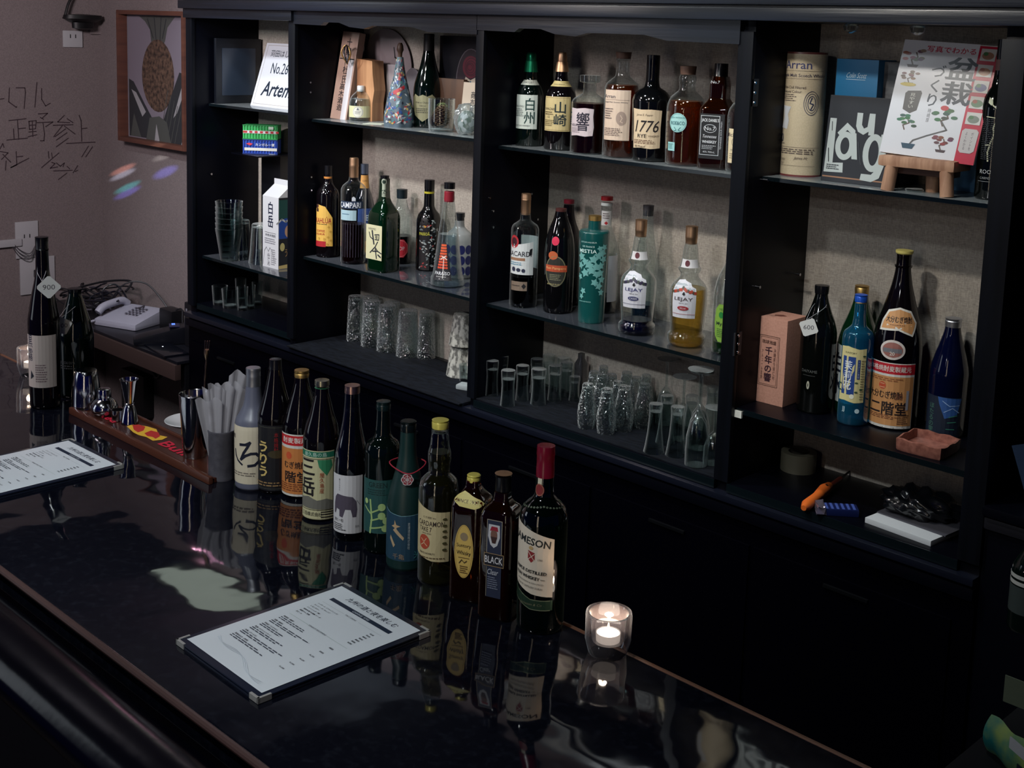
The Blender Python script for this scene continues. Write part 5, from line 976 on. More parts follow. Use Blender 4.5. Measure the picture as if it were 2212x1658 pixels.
# black box at the far left on the counter
P = zpt(0, 757, TOP)
t = thing('black_box', 'small black box on the counter at the left edge of the photo', 'box', (P.x-0.03, 1.36, TOP)); box('shell', -0.06, 0.075, -0.05, 0.045, 0, 0.085, M((10, 10, 14), 0.5, name='black_plastic'), t, 0.008)

# ================================================================ side desk things
t = thing('telephone', 'pale grey desk telephone with handset and curled cord', 'telephone', ypt(280, 672, 2.50)); t.location.z = ZD; t.rotation_euler = (0, 0, math.radians(20))
PH = M((150, 150, 165), 0.5, name='pale_grey_plastic')
bm = bmesh.new(); box_bm(bm, -0.11, 0.11, -0.09, 0.09, 0, 0.045, 0.012)
for v in bm.verts:
    if v.co.z > 0.02: v.co.z += (v.co.y)*0.2
bm_obj('base', bm, PH, t, True)
tube('handset', smoothpts([(-0.10, -0.075, 0.05), (-0.095, -0.05, 0.07), (-0.09, 0.0, 0.078), (-0.085, 0.05, 0.08), (-0.08, 0.078, 0.062)], 5), 0.016, PH, t, 12, taper=None)
decal('keypad', [('R', -0.03+k % 4*0.018, -0.05+k//4*0.02, -0.03+k % 4*0.018+0.012, -0.05+k//4*0.02+0.011, (70, 70, 84)) for k in range(16)], flat((0.02, 0, 0.048), (1, 0, 0), (0, 1, 0.2), (0, -0.2, 1), 1.0, 0.003), t)
tube('curled_cord', smoothpts([(-0.10, -0.09, 0.02), (-0.14, -0.10, 0.008), (-0.15, -0.125, 0.02), (-0.165, -0.16, -0.01), (-0.18, -0.19, -0.12)], 8), 0.005, PH, t, 8)
t = thing('card_terminal', 'black card terminal with small glowing blue screen', 'card terminal', ypt(345, 695, 2.44)); t.location.z = ZD; t.rotation_euler = (0, 0, math.radians(-28))
bm = bmesh.new(); box_bm(bm, -0.045, 0.045, -0.10, 0.10, 0, 0.05, 0.014)
for v in bm.verts:
    if v.co.z > 0.025: v.co.z += v.co.y*0.22
bm_obj('body', bm, M((12, 13, 20), 0.3, name='black_plastic'), t, True)
box('screen', -0.03, 0.03, 0.035, 0.075, 0.066, 0.0685, M((20, 24, 60), 0.2, name='dark_screen'), t)
box('lit_strip', -0.028, -0.004, 0.045, 0.058, 0.0685, 0.0692, emit((90, 130, 255), 1.6, 'blue_screen_glow'), t)
t = thing('tablet', 'flat black tablet lying on the desk with a tiny white light', 'tablet', ypt(352, 722, 2.40)); t.location.z = ZD; t.rotation_euler = (0, 0, math.radians(-8))
box('slab', -0.10, 0.13, -0.045, 0.05, 0, 0.008, M((10, 12, 20), 0.12, name='black_glass'), t, 0.003)
box('indicator', -0.012, -0.006, 0.0, 0.004, 0.008, 0.0084, emit((230, 240, 255), 3, 'white_led'), t)
t = thing('speaker', 'small upright black speaker against the side of the cabinet', 'speaker', (-4.18, 2.56, ZD))
box('cabinet_shell', -0.09, 0.09, -0.07, 0.09, 0, 0.175, M((12, 12, 18), 0.45, name='black_plastic'), t, 0.01)
box('badge', -0.075, -0.066, -0.0715, -0.070, 0.12, 0.15, M((120, 120, 130), 0.4, name='grey_badge'), t)
# tangle of cables
t = thing('cable_tangle', 'heap of tangled dark cables on the desk by the wall corner', 'cables', (-4.98, 2.52, ZD))
rr = random.Random(11); CB = [M((24, 24, 30), 0.5, name='black_cable'), M((70, 66, 76), 0.5, name='grey_cable'), M((16, 18, 30), 0.4, name='navy_cable')]
for k in range(20):
    cx, cy = rr.uniform(-0.20, 0.16), rr.uniform(-0.06, 0.09); a, b = rr.uniform(0.05, 0.15), rr.uniform(0.03, 0.08); ph, zb = rr.random()*6, rr.uniform(0.004, 0.085); tl = rr.uniform(-.5, .5)
    pts = [(cx+a*math.cos(q)*1.1+0.01*math.sin(3*q+ph), cy+b*math.sin(q), max(zb+0.03*math.sin(q*1+ph)+tl*0.05*math.cos(q), 0.004)) for q in [2*PI*i/26 for i in range(22 + k % 4)]]
    tube('cable', pts, rr.choice((0.003, 0.004, 0.0035)), CB[k % 3], t, 6)
tube('cable', smoothpts([(0.10, -0.06, 0.01), (0.16, 0.0, 0.14), (0.22, 0.07, 0.155), (0.30, 0.10, 0.10), (0.40, 0.12, 0.006)], 6), 0.0035, CB[0], t, 6)
tube('cable', smoothpts([(-0.30, 0.02, 0.05), (-0.1, 0.06, 0.11), (0.05, 0.1, 0.13), (0.1, 0.05, 0.10)], 6), 0.005, CB[0], t, 6)
t = thing('power_adapter', 'chunky black power adapter on the desk between the cables and the speaker', 'power adapter', (-4.52, 2.58, ZD)); box('block', -0.05, 0.05, -0.03, 0.03, 0, 0.09, M((12, 12, 16), 0.4, name='black_plastic'), t, 0.012); tube('lead', smoothpts([(0.03, 0, 0.088), (0.08, 0.0, 0.10), (0.12, -0.02, 0.05), (0.18, -0.03, 0.004)], 6), 0.003, CB[0], t, 6)
# under the desk
P = ypt(295, 850, YW-0.03); t = thing('wall_box', 'black box on the wall under the desk', 'box', (P.x, YW-0.03, P.z-0.09)); box('shell', -0.10, 0.10, -0.02, 0.029, 0, 0.19, M((8, 9, 14), 0.5, name='black_plastic'), t, 0.006)
P = ypt(340, 800, 2.50); t = thing('hanging_cable', 'cable hanging in a loop below the brown desk edge', 'cables', (P.x, 2.50, ZD-0.012)); tube('loop', smoothpts([(-0.06, 0, 0), (-0.055, 0, -0.09), (-0.03, 0, -0.15), (0, 0, -0.17), (0.03, 0, -0.15), (0.055, 0, -0.09), (0.06, 0, 0)], 5), 0.008, M((34, 34, 42), 0.5, name='grey_cable'), t, 8)

# ================================================================ on the walls
PL = M((178, 178, 182), 0.45, name='white_plastic')
def outlet(label, px, py, wdt, hgt, plug=False):
    P = xpt(px, py, XW); t = thing('wall_outlet', label, 'outlet', (XW, P.y, P.z-hgt/2), 0, None)
    box('plate', 0.0, 0.008, -wdt/2, wdt/2, 0, hgt, PL, t, 0.003)
    for yy in (-0.012, 0.012): box('socket_slot', 0.008, 0.0086, yy-0.002, yy+0.002, hgt*0.55, hgt*0.55+0.016, M((20, 20, 24), 0.6, name='slot'), t)
    if plug: 
        box('plug', 0.008, 0.045, -0.020, 0.014, hgt*0.45, hgt*0.68, M((14, 14, 18), 0.4, name='black_plastic'), t, 0.008)
        tube('plug_lead', smoothpts([(0.04, 0, hgt*0.5), (0.055, 0.01, hgt*0.2), (0.045, 0.03, -0.06), (0.04, 0.02, -0.2), (0.03, 0.03, -0.32)], 6), 0.0045, M((14, 14, 18), 0.4, name='black_plastic'), t, 7)
outlet('white wall outlet at the end of the cable duct, with thin wires hanging from it', 57, 517, 0.10, 0.16)
outlet('wide white wall outlet with black plug, below the one with the duct', 80, 594, 0.155, 0.16, True)
outlet('small white wall outlet below the black plug near the ceiling', 156, 84, 0.088, 0.072)
P = xpt(22, 524, XW); t = thing('cable_duct', 'white plastic cable duct running along the side wall to the outlet', 'cable duct', (XW, P.y, P.z)); box('channel', 0.0, 0.016, -0.7, 0.045, -0.016, 0.016, PL, t, 0.003)
P = xpt(62, 530, XW); t = thing('thin_wires', 'loose thin grey wires hanging under the duct outlet', 'wire', P)
for k in range(3): tube('wire', smoothpts([(0.01, -0.08, 0.03-k*.01), (0.02, -0.05, -0.01-k*.015), (0.03, -0.01, -0.03-k*.012), (0.02, 0.02, 0.0)], 6), 0.002, M((70, 66, 72), 0.5, name='grey_wire'), t, 5)
P = xpt(157, 50, XW); t = thing('ceiling_plug', 'black round plug adapter with cable, above the small outlet', 'plug', (XW+0.004, P.y, P.z))
o = lathe('adapter', [(0.02, 0.0), (0.085, 0.004), (0.09, 0.02), (0.06, 0.034), (0.05, 0.036), (0.048, 0.06), (0.03, 0.065)], M((10, 10, 14), 0.4, name='black_plastic'), t, 32); o.rotation_euler = (PI, 0, 0); o.location = (0.05, 0.02, 0.04); o.scale = (0.5, 1, 1)
tube('cable', smoothpts([(0.03, -0.05, 0.03), (0.03, -0.035, 0.08), (0.025, 0.0, 0.15), (0.02, 0.03, 0.28)], 6), 0.006, M((10, 10, 14), 0.4, name='black_plastic'), t, 8)
# framed pineapple painting on the back wall
A_, B_ = ypt(276, 22, YW), ypt(408, 24, YW); Cc, Dd = ypt(290, 305, YW), ypt(415, 323, YW)
x0, x1, zt_, zb_ = A_.x+0.0, B_.x+0.05, A_.z, (Cc.z+Dd.z)/2
t = thing('pineapple_picture', 'pineapple painting in a deep reddish wooden frame, half behind the cabinet', 'picture', ((x0+x1)/2, YW, zb_))
W2, H2 = (x1-x0)/2, zt_-zb_; FR = noisy((82, 50, 42), (100, 62, 50), (4, 4, 40), 0.5, 0.2, .001, name='reddish_wood')
for nm, a in (('frame', (-W2, -W2+0.018, -0.055, -0.001, 0, H2)), ('frame', (W2-0.018, W2, -0.055, -0.001, 0, H2)), ('frame', (-W2+0.018, W2-0.018, -0.055, -0.001, 0, 0.018)), ('frame', (-W2+0.018, W2-0.018, -0.055, -0.001, H2-0.018, H2))): box(nm, *a, FR, t, 0.002)
box('backing', -W2+0.016, W2-0.016, -0.014, -0.002, 0.016, H2-0.016, M((120, 116, 126), 0.7, name='grey_ground'), t)
fx = lambda u: -W2+0.02+(2*W2-0.04)*u
fruit = noisy((44, 32, 28), (104, 80, 66), (60, 60, 60), 0.7, 0.4, .002, name='pineapple_skin')
gd, gl, gw = (44, 46, 50), (74, 76, 74), (150, 148, 152)
def pp(pts, c): return ('P', [(fx(u), v*H2) for u, v in pts], c)
els = [pp([(.02, .03), (.98, .03), (.98, .97), (.02, .97)], (124, 116, 128)),
  pp([(.20, .04), (.78, .04), (.66, .12), (.62, .22), (.60, .24), (.40, .24), (.38, .14), (.30, .08)], gl),
  ('S', [(fx(.45), .05*H2), (fx(.48), .22*H2)], .006, gd), ('S', [(fx(.56), .05*H2), (fx(.54), .22*H2)], .006, gd), ('S', [(fx(.64), .06*H2), (fx(.58), .2*H2)], .006, gd), ('S', [(fx(.34), .06*H2), (fx(.43), .2*H2)], .006, gd),
  ('E', fx(.50), .48*H2, (2*W2)*.24, H2*.27, fruit),
  pp([(.02, .52), (.10, .54), (.28, .70), (.40, .80), (.40, .96), (.02, .96), (.02, .70)], gd), pp([(.98, .46), (.84, .44), (.68, .66), (.56, .84), (.56, .97), (.98, .97)], gd),
  pp([(.06, .60), (.14, .62), (.30, .76), (.24, .80)], gw), pp([(.90, .50), (.94, .54), (.80, .74), (.74, .78)], gw), pp([(.30, .97), (.36, .80), (.52, .78), (.64, .82), (.70, .97)], gl), pp([(.44, .97), (.47, .84), (.52, .97)], gw), pp([(.86, .97), (.94, .80), (.97, .97)], gw), pp([(.04, .96), (.10, .78), (.22, .96)], gl)]
els += [('S', [(fx(.52+k*.06), .97*H2), (fx(.66+k*.05), .58*H2+k*.02)], .004, gl) for k in range(5)]
decal('painting', els, flat((0, -0.0142, H2), (1, 0, 0), (0, 0, 1), (0, -1, 0), 1.0), t)
# handwriting on the side wall
ST = ["0,740 30,735", "70,655 65,760 120,800 125,795", "120,655 185,655 190,690 180,810", "275,615 260,800", "310,660 310,740 340,790 375,770",
 "65,900 195,885", "130,895 140,1040", "140,960 190,955", "100,960 105,1040", "50,1045 205,1030", "215,905 270,900 265,960 220,965 215,905", "220,935 265,932", "240,900 245,1020", "215,985 270,980", "210,1020 275,1005",
 "285,850 355,845 310,885", "300,875 325,890", "275,915 395,910 340,945", "320,915 332,1000 328,1050 300,1050", "480,860 430,910 520,915", "500,885 545,915", "395,935 545,930", "470,930 400,1020", "480,940 560,1000", "490,960 410,1020", "500,990 420,1045", "510,1030 420,1095",
 "590,860 605,900 610,1055", "610,960 650,955", "495,1070 710,1060", "20,1070 0,1110", "20,1070 30,1100", "0,1130 60,1140 10,1190", "20,1150 80,1210", "45,1200 40,1270", "120,1130 125,1230 80,1250 215,1180", "125,1170 170,1165",
 "360,1130 365,1180", "385,1140 390,1180", "440,1140 310,1250", "385,1210 410,1220 375,1255 430,1245", "420,1215 450,1240 480,1215 470,1245", "400,1275 540,1270", "500,1240 520,1260", "545,1290 580,1235", "560,1280 580,1270", "435,1340 500,1290", "610,1170 660,1090", "640,1170 690,1095"]
els = []
for s_ in ST:
    q = [xpt(float(a.split(',')[0])/3.455, float(a.split(',')[1])/3.455, XW) for a in s_.split()]
    els.append(('S', [(v.y, -v.z) for v in q], 0.0042, (58, 44, 50)))
o = decal('wall_writing', els, flat((XW, 0, 0), (0, 1, 0), (0, 0, 1), (1, 0, 0), 1.0, 0.0006, 0.00001)); tagp(o, 'black handwritten characters and date scribbled on the side wall', 'writing')
# ================================================================ drinking glasses
def gprof(outer, th=0.0018, floor=0.008, inv=False):
    """closed thick-walled vessel from outer profile (r,z) bottom to top"""
    h = outer[-1][1]; inner = [(max(r-th, 0.0006), max(z, floor)) for r, z in reversed(outer)]
    P = [(0.0006, 0)]+outer+[(outer[-1][0]-th*0.5, h+0.0006)]+inner+[(0.0006, floor)]
    if inv: P = [(r, h+0.0006-z) for r, z in P][::-1]
    return P
GLD = glass((236, 242, 242), ior=1.7, name='dimpled_glass', rim=0.9, bump=150)
GL = glass((238, 244, 244), ior=1.6, name='clear_glass', rim=1.0)
_proto = {}
def vessel(kind, name, label, cat, x, by, w, z, group=None, ymax=2.655, hk=1.0, mat=None):
    S = Spot(x, by, w, z, ymax); t = thing(name, label, cat, S.P, 0, group); R = S.R
    key = (kind, round(R, 3), round(hk, 2), mat.name if mat else '')
    if key in _proto:
        for ch in _proto[key].children:
            c = ch.copy(); C.objects.link(c); c.parent = t
        return t
    m = mat or (GLD if kind in ('dimple', 'bulb') else GL)
    if kind == 'dimple':      # straight tumbler with dimpled rings, mouth down
        h = 0.132*hk; seg, n = 84, 60; out = []
        fl = lambda th, zz_: 1+(0.018*math.sin(th*14)*math.sin(zz_*2*PI/0.011) if 0.012 < zz_ < h*0.86 else 0)
        P = gprof([(R*0.98, 0.0), (R, 0.003)]+[(R*(1-0.18*k/n), 0.003+(h-0.006)*k/n) for k in range(1, n+1)]+[(R*0.80, h)], 0.002, 0.003)
        P = [(0.0006, h-0.012)]+[(R*0.72, h-0.012), (R*(0.96), 0.001), (R, 0.0)]+[(R*(1-0.18*k/n), 0.002+(h-0.006)*k/n) for k in range(0, n+1)]+[(R*0.78, h), (0.0006, h)]
        lathe('bowl', P, m, t, seg, flute=fl, angle=60)
    elif kind == 'inv':       # plain tumbler upside down
        h = 0.118*hk; lathe('bowl', gprof([(R*0.72, 0), (R*0.76, 0.003), (R*0.80, h*0.2), (R*0.9, h*0.7), (R, h)], 0.0016, 0.012, True), m, t, 40)
    elif kind == 'shot':      # small curved footed glass upside down
        h = 0.088*hk; lathe('bowl', gprof([(R*0.92, 0), (R*0.98, 0.004), (R*0.94, h*0.22), (R*0.86, h*0.42), (R*0.90, h*0.72), (R, h)], 0.0018, h*0.25, True), m, t, 36)
    elif kind == 'bulb':      # wavy bulbous tumbler upside down
        h = 0.098*hk; lathe('bowl', gprof([(R*0.50, 0), (R*0.56, 0.003), (R*0.58, h*0.10), (R*0.66, h*0.17), (R*0.64, h*0.22), (R*0.80, h*0.32), (R*0.78, h*0.38), (R*0.95, h*0.52), (R, h*0.66), (R*0.97, h*0.82), (R*0.84, h)], 0.0018, 0.010, True), m, t, 40)
        for rr_, zf in ((0.97, .30), (0.90, .46)): pass
    elif kind == 'up':        # tumbler upright
        h = 0.10*hk; lathe('bowl', gprof([(R*0.82, 0), (R*0.84, 0.003), (R, h)], 0.0018, 0.010), m, t, 36)
    elif kind == 'flute':     # stemmed flute upside down: foot on top
        h = 0.205*hk
        o = [(R*0.98, 0), (R*1.0, 0.001), (R*1.02, h*0.15), (R*0.98, h*0.3), (R*0.72, h*0.46), (R*0.35, h*0.54), (0.006, h*0.565), (0.0036, h*0.58), (0.0034, h*0.93), (0.006, h*0.955), (R*1.1, h*0.992), (R*1.12, h)]
        i = [(0.0006, h), (0.0006, h*0.5)]; inner = [(R*0.28, h*0.50), (R*0.67, h*0.44), (R*0.94, h*0.3), (R*0.975, h*0.15), (R*0.95, 0.001)]
        lathe('bowl', o+[(0.0006, h*1.004)]+[] , m, t, 44); lathe('inside', inner[::-1], m, t, 44)
    elif kind == 'goblet':    # footed beer glass upside down
        h = 0.125*hk; lathe('bowl', gprof([(R*0.62, 0), (R*0.66, 0.003), (R*0.60, h*0.14), (R*0.62, h*0.3), (R*0.72, h*0.6), (R*0.88, h*0.86), (R, h)], 0.0016, h*0.16, True), m, t, 40)
    _proto[key] = t
    return t
# first bay
Z = SH['1m']
S = Spot(495, 566, 40, Z)
for k in range(6):
    w = 62; t = thing('stacked_tumbler', ['lowest tumbler of the tall nested stack by the carton', 'second tumbler from the bottom of the tall nested stack', 'third tumbler from the bottom of the tall nested stack', 'fourth tumbler from the bottom of the tall nested stack', 'next to topmost tumbler of the tall nested stack', 'topmost tumbler of the tall nested stack, its rim open'][k], 'glass', S.P+Vector((0, 0, 0.0195*k)), 0, 'nested clear tumblers beside the carton')
    R = 0.032; h = 0.118
    if k == 0: lathe('bowl', gprof([(0.029, 0), (0.0305, 0.002), (0.049, h)], 0.0014, 0.005), GL, t, 40); p0 = t
    else:
        c = p0.children[0].copy(); C.objects.link(c); c.parent = t
vessel('inv', 'tumbler', 'upturned clear tumbler between the nested stack and its neighbour by the carton', 'glass', 519, 563, 52, Z, hk=1.2)
vessel('inv', 'tumbler', 'upturned clear tumbler right against the white carton', 'glass', 567, 573, 60, Z, hk=1.2)
Z = SH['1b']
vessel('up', 'tumbler', 'short upright glass with white base at the front of the lowest shelf', 'glass', 497, 668, 36, Z, hk=.7)
vessel('up', 'tumbler', 'short upright glass left of the one with the white base', 'glass', 475, 661, 34, Z, hk=.7)
for k, (x, by) in enumerate(((520, 652), (540, 668), (556, 660), (524, 672))):
    vessel('up', 'shot_glass', ['slim shot glass at the back of the dark lowest shelf', 'slim shot glass with a pale reflection on the dark lowest shelf', 'slim shot glass furthest right on the dark lowest shelf', 'slim shot glass nearest the shelf edge'][k], 'glass', x, by, 24, Z, 'slim glasses on the lowest shelf of the first bay', hk=.85)
t = thing('wooden_spoon_rest', 'small pale curved spoon on the dark lowest shelf', 'spoon', zpt(592, 652, Z)+Vector((0, 0.05, 0))); lathe('bowl', pchip([(0, .006), (.02, .012), (.05, .006), (.09, .004)], 12), M((150, 140, 110), .5, name='pale_wood'), t, 16)
# second bay lowest shelf
Z = SH['2b']
DL = ['leftmost dimpled tumbler, in front of the dark divider', 'dimpled tumbler at the back, second from the left', 'dimpled tumbler in the front row, left', 'dimpled tumbler at the back, centre', 'dimpled tumbler in the front row, middle', 'dimpled tumbler nearest the shelf edge', 'dimpled tumbler at the right end of the group']
for k, (x, by, w) in enumerate(((768, 738, 40), (800, 728, 42), (802, 751, 46), (846, 744, 42), (836, 762, 46), (880, 774, 50), (921, 760, 40))):
    vessel('dimple', 'dimpled_tumbler', DL[k], 'glass', x, by, w, Z, 'dimpled tumblers upside down on the rubber mat', hk=1.15)
CER = noisy((90, 90, 86), (176, 176, 168), (90, 90, 60), 0.5, 0.5, .002, name='mottled_white_ceramic', lo=.42, hi=.56)
def cup(label, x, by, w, z, group='white pottery cups'):
    S = Spot(x, by, w, z, 2.655); t = thing('pottery_cup', label, 'cup', S.P, 0, group); R = S.R; h = 0.096
    lathe('cup_body', gprof([(R*0.66, 0), (R*0.68, 0.003), (R*0.72, 0.01), (R*0.88, h*0.55), (R, h)], 0.004, 0.008, True), CER, t, 40); return t, S
t1, S1 = cup('mottled white pottery cup upside down at the foot of the stack', 994, 818, 62, Z)
t2, S2 = cup('mottled white pottery cup balanced upside down on the lower cup', 997, 818, 62, Z); t2.location = t1.location+Vector((0.004, 0.004, 0.0968))
t3, S3 = cup('white pottery cup with dark printed badge, half behind the upright', 1024, 822, 44, Z)
decal('badge', [('R', -9, 790-4, 12, 808, (200, 198, 190)), ('P', [(-4, 794), (2, 791), (8, 796), (4, 803), (-3, 802)], BLK)], lambda u, y, l: Vector(((S3.R+.001+.0002*l)*math.cos(S3.face-.4+u*S3.sx/S3.R), (S3.R+.001+.0002*l)*math.sin(S3.face-.4+u*S3.sx/S3.R), S3.zz(y))), t3, cut_u=6)
vessel('up', 'tumbler', 'small clear glass in front of the pottery cups', 'glass', 1005, 826, 30, Z, hk=.5)
t = thing('folded_cloth', 'folded pale cloth corner at the right end of the rubber mat', 'cloth', zpt(1010, 842, Z)); bm = bmesh.new(); box_bm(bm, -0.035, 0.02, -0.01, 0.03, 0, 0.014, 0.004); bmesh.ops.rotate(bm, cent=(0, 0, 0), matrix=Matrix.Rotation(.35, 3, 'Z'), verts=bm.verts); bm_obj('cloth', bm, M((140, 148, 150), .7, name='pale_cloth'), t, True)
# third bay lowest shelf
Z = SH['3b']
SG = 'small footed glasses upside down at the left of the mat'
SL = ['footed glass at the far left of the mat', 'footed glass nearest the shelf edge on the left', 'footed glass behind the far left one', 'footed glass with a blue glint, left of centre', 'footed glass at the back against the divider', 'footed glass in front, centre of the small group', 'footed glass behind the centre one', 'footed glass with a blue glint, right of centre', 'footed glass at the back, right of centre', 'dark footed glass at the right of the small group', 'footed glass furthest back on the right', 'low footed glass between the small group and the bulbous glasses']
for k, (x, by, w) in enumerate(((1062, 857, 28), (1096, 880, 32), (1084, 845, 26), (1127, 868, 29), (1110, 836, 26), (1162, 877, 34), (1158, 852, 28), (1197, 868, 30), (1184, 842, 27), (1221, 860, 28), (1215, 836, 26), (1240, 868, 24))):
    vessel('shot', 'footed_glass', SL[k], 'glass', x, by, w, Z, SG, hk=1.15 if k != 11 else .8)
t = thing('square_bottle', 'tall square clear bottle standing at the back of the mat', 'bottle', Spot(1253, 846, 24, Z, 2.65).P); lathe('body', [(.014, 0), (.015, .004), (.015, .10), (.008, .115), (.008, .13)], glass((120, 116, 120), 0, 1, .05, name='smoky_glass'), t, 32, 6)
BL = ['bulbous glass at the front left of the cluster', 'bulbous glass behind the front left one', 'bulbous glass at the front, middle', 'bulbous glass at the back, middle', 'bulbous glass at the front right', 'bulbous glass behind the front right one', 'bulbous glass at the back right', 'bulbous glass at the right end of the cluster', 'bulbous glass hidden furthest back', 'bulbous glass squeezed in the middle of the cluster', 'bulbous glass in front of the furthest back one', 'bulbous glass at the back beside the flute']
for k, (x, by, w) in enumerate(((1266, 929, 42), (1279, 898, 36), (1308, 941, 44), (1318, 905, 38), (1345, 935, 46), (1350, 900, 40), (1370, 912, 40), (1388, 928, 40), (1300, 885, 36), (1331, 922, 38), (1296, 905, 36), (1392, 902, 36))):
    vessel('bulb', 'bulbous_glass', BL[k], 'glass', x, by, w, Z, 'wavy bulbous glasses upside down on the mat', hk=1.22)
vessel('goblet', 'beer_glass', 'conical footed glass upside down, nearest the shelf edge', 'glass', 1412, 983, 46, Z)
vessel('goblet', 'beer_glass', 'conical footed glass upside down, second from the shelf edge', 'glass', 1459, 990, 46, Z)
vessel('flute', 'champagne_flute', 'champagne flute upside down against the middle of the back wall', 'glass', 1436, 905, 40, Z, hk=.88)
vessel('flute', 'champagne_flute', 'champagne flute upside down, nearest the shelf edge at the right', 'glass', 1503, 1012, 50, Z, hk=1.18)
vessel('flute', 'champagne_flute', 'champagne flute upside down behind the nearest one', 'glass', 1508, 975, 46, Z, hk=.98)
vessel('flute', 'champagne_flute', 'champagne flute upside down between the conical glasses and the back', 'glass', 1472, 955, 46, Z, hk=.82)
vessel('goblet', 'beer_glass', 'straight glass upside down beside the right upright', 'glass', 1535, 950, 44, Z, hk=1.1)
vessel('goblet', 'beer_glass', 'conical footed glass upside down between the flute stems', 'glass', 1490, 962, 42, Z)
vessel('goblet', 'beer_glass', 'conical footed glass upside down just behind the two front ones', 'glass', 1436, 962, 42, Z)
vessel('flute', 'champagne_flute', 'champagne flute cut off by the right upright', 'glass', 1540, 1008, 44, Z, hk=.7)

# ================================================================ first bay, sign, carton, crates
Z = SH['1t']
P0 = zpt(545, 222, Z); P0 = Vector((-3.83, 2.55, Z))
def leaning(name, label, cat, P, rz, lean, wd, hg, th, mat, els, unit, group=None, part='board', rough=.5, roll=0.0):
    t = thing(name, label, cat, P, rz, group)
    T = Matrix.Rotation(lean, 4, 'X') @ Matrix.Rotation(roll, 4, 'Y')
    bm = bmesh.new(); box_bm(bm, -wd/2, wd/2, 0, th, 0, hg, min(.002, th*.3)); bmesh.ops.transform(bm, matrix=T, verts=bm.verts); bm_obj(part, bm, mat, t)
    o = T @ Vector((0, 0, hg)); ux = T.to_3x3() @ Vector((1, 0, 0)); uz = T.to_3x3() @ Vector((0, 0, 1)); ny = T.to_3x3() @ Vector((0, -1, 0))
    decal('printing' if part != 'cover' else 'cover_print', els, flat(o, ux, uz, ny, unit), t, rough=rough); return t
mm = 0.001
leaning('name_sign', 'white sign board with black lettering leaning behind the upright', 'sign', at(592, 2.545, Z), 0.0, -0.31, 0.30, 0.235, .004, M((208, 212, 220), .5, name='white_board'),
  [('O', -136, 8, 136, 226, 1.4, (150, 140, 130)), ('T', -22, 38, 26, '苅田はしご酒', (30, 44, 60), {'w': 170}), ('T', -28, 92, 40, 'No.26', (30, 44, 60), {'w': 104}), ('T', 8, 168, 54, 'Artemis', (24, 34, 50), {'w': 226, 'sh': .25, 'b': .035})], mm)
t = thing('dark_frame', 'dark glazed picture frame leaning against the left side of the top shelf', 'picture frame', (-4.015, 2.66, Z), math.radians(-90))
box('frame', 0.0, 0.19, 0.0, 0.014, 0.0, 0.235, M((10, 14, 22), .4, name='black_frame'), t, .002); box('picture', 0.025, 0.165, 0.014, 0.0155, 0.03, 0.20, M((44, 54, 68), .25, name='dark_glazed_print'), t)
t.rotation_euler = (0, 0, math.radians(-90)); 
Z = SH['1m']
# riser with two toy freight containers
TC = ypt(566, 331, 2.565); ZT = TC.z
t = thing('riser_box', 'tall black display box at the back carrying the two toy containers', 'box', (TC.x, 2.63, Z)); box('body', -0.06, 0.06, -0.028, 0.034, 0, ZT-Z-.005, M((8, 9, 15), .4, name='black_box'), t, .002); box('plate', -0.085, 0.085, -0.14, 0.034, ZT-Z-.005, ZT-Z-.0005, BLACK, t)
def container(name_l, z0, c1, els):
    t = thing('toy_container', name_l, 'toy container', (TC.x, 2.565, z0), math.radians(43), None)
    bm = bmesh.new(); W, D, H = 0.124, 0.03, 0.0515; n = 12; ring = []
    for k in range(n):
        a, b = -W/2+W*k/n, -W/2+W*(k+.5)/n; ring += [(a, -D), (b, -D), (b+.0008, -D+.003), (a+W/n-.0008, -D+.003)]
    ring += [(W/2, -D), (W/2, D), (-W/2, D)]
    lo = [bm.verts.new((x, y, 0.001)) for x, y in ring]; hi = [bm.verts.new((x, y, H-.001)) for x, y in ring]; m_ = len(ring)
    for i in range(m_): bm.faces.new((lo[i], lo[(i+1) % m_], hi[(i+1) % m_], hi[i]))
    bm.faces.new(list(reversed(lo))); bm.faces.new(hi)
    bm_obj('corrugated_shell', bm, M(c1, .45, name='container_paint'), t)
    for zz_ in (0, H-.003): box('rail', -W/2-.001, W/2+.001, -D-.001, -D+.003, zz_, zz_+.003, M(tuple(int(v*.8) for v in c1), .4, name='rail_paint'), t)
    decal('livery', els, flat((0, -D-.0008, H), (1, 0, 0), (0, 0, 1), (0, -1, 0), mm*1.27), t)
container('green toy freight container with red and white band, on top of the blue one', ZT+.0525, (50, 170, 90), [('R', -48, 16, 48, 24, (206, 206, 206)), ('R', -48, 17, -36, 23, RED)]+[('R', -30+k*15, 17, -22+k*15, 23, RED) for k in range(6)]+[('R', 24, 4, 38, 12, (190, 214, 196))])
container('blue toy freight container with white lettering, under the green one', ZT, (22, 64, 160), [('T', 14, 14, 8, 'カンガルー便', (214, 220, 228), {'w': 54, 'b': .03}), ('R', -44, 23, 48, 31, (206, 208, 200)), ('P', [(-40, 12), (-30, 9), (-20, 12), (-28, 17)], (200, 50, 70)), ('T', 34, 40, 3, 'SEINO', (200, 210, 220), {'w': 18})])
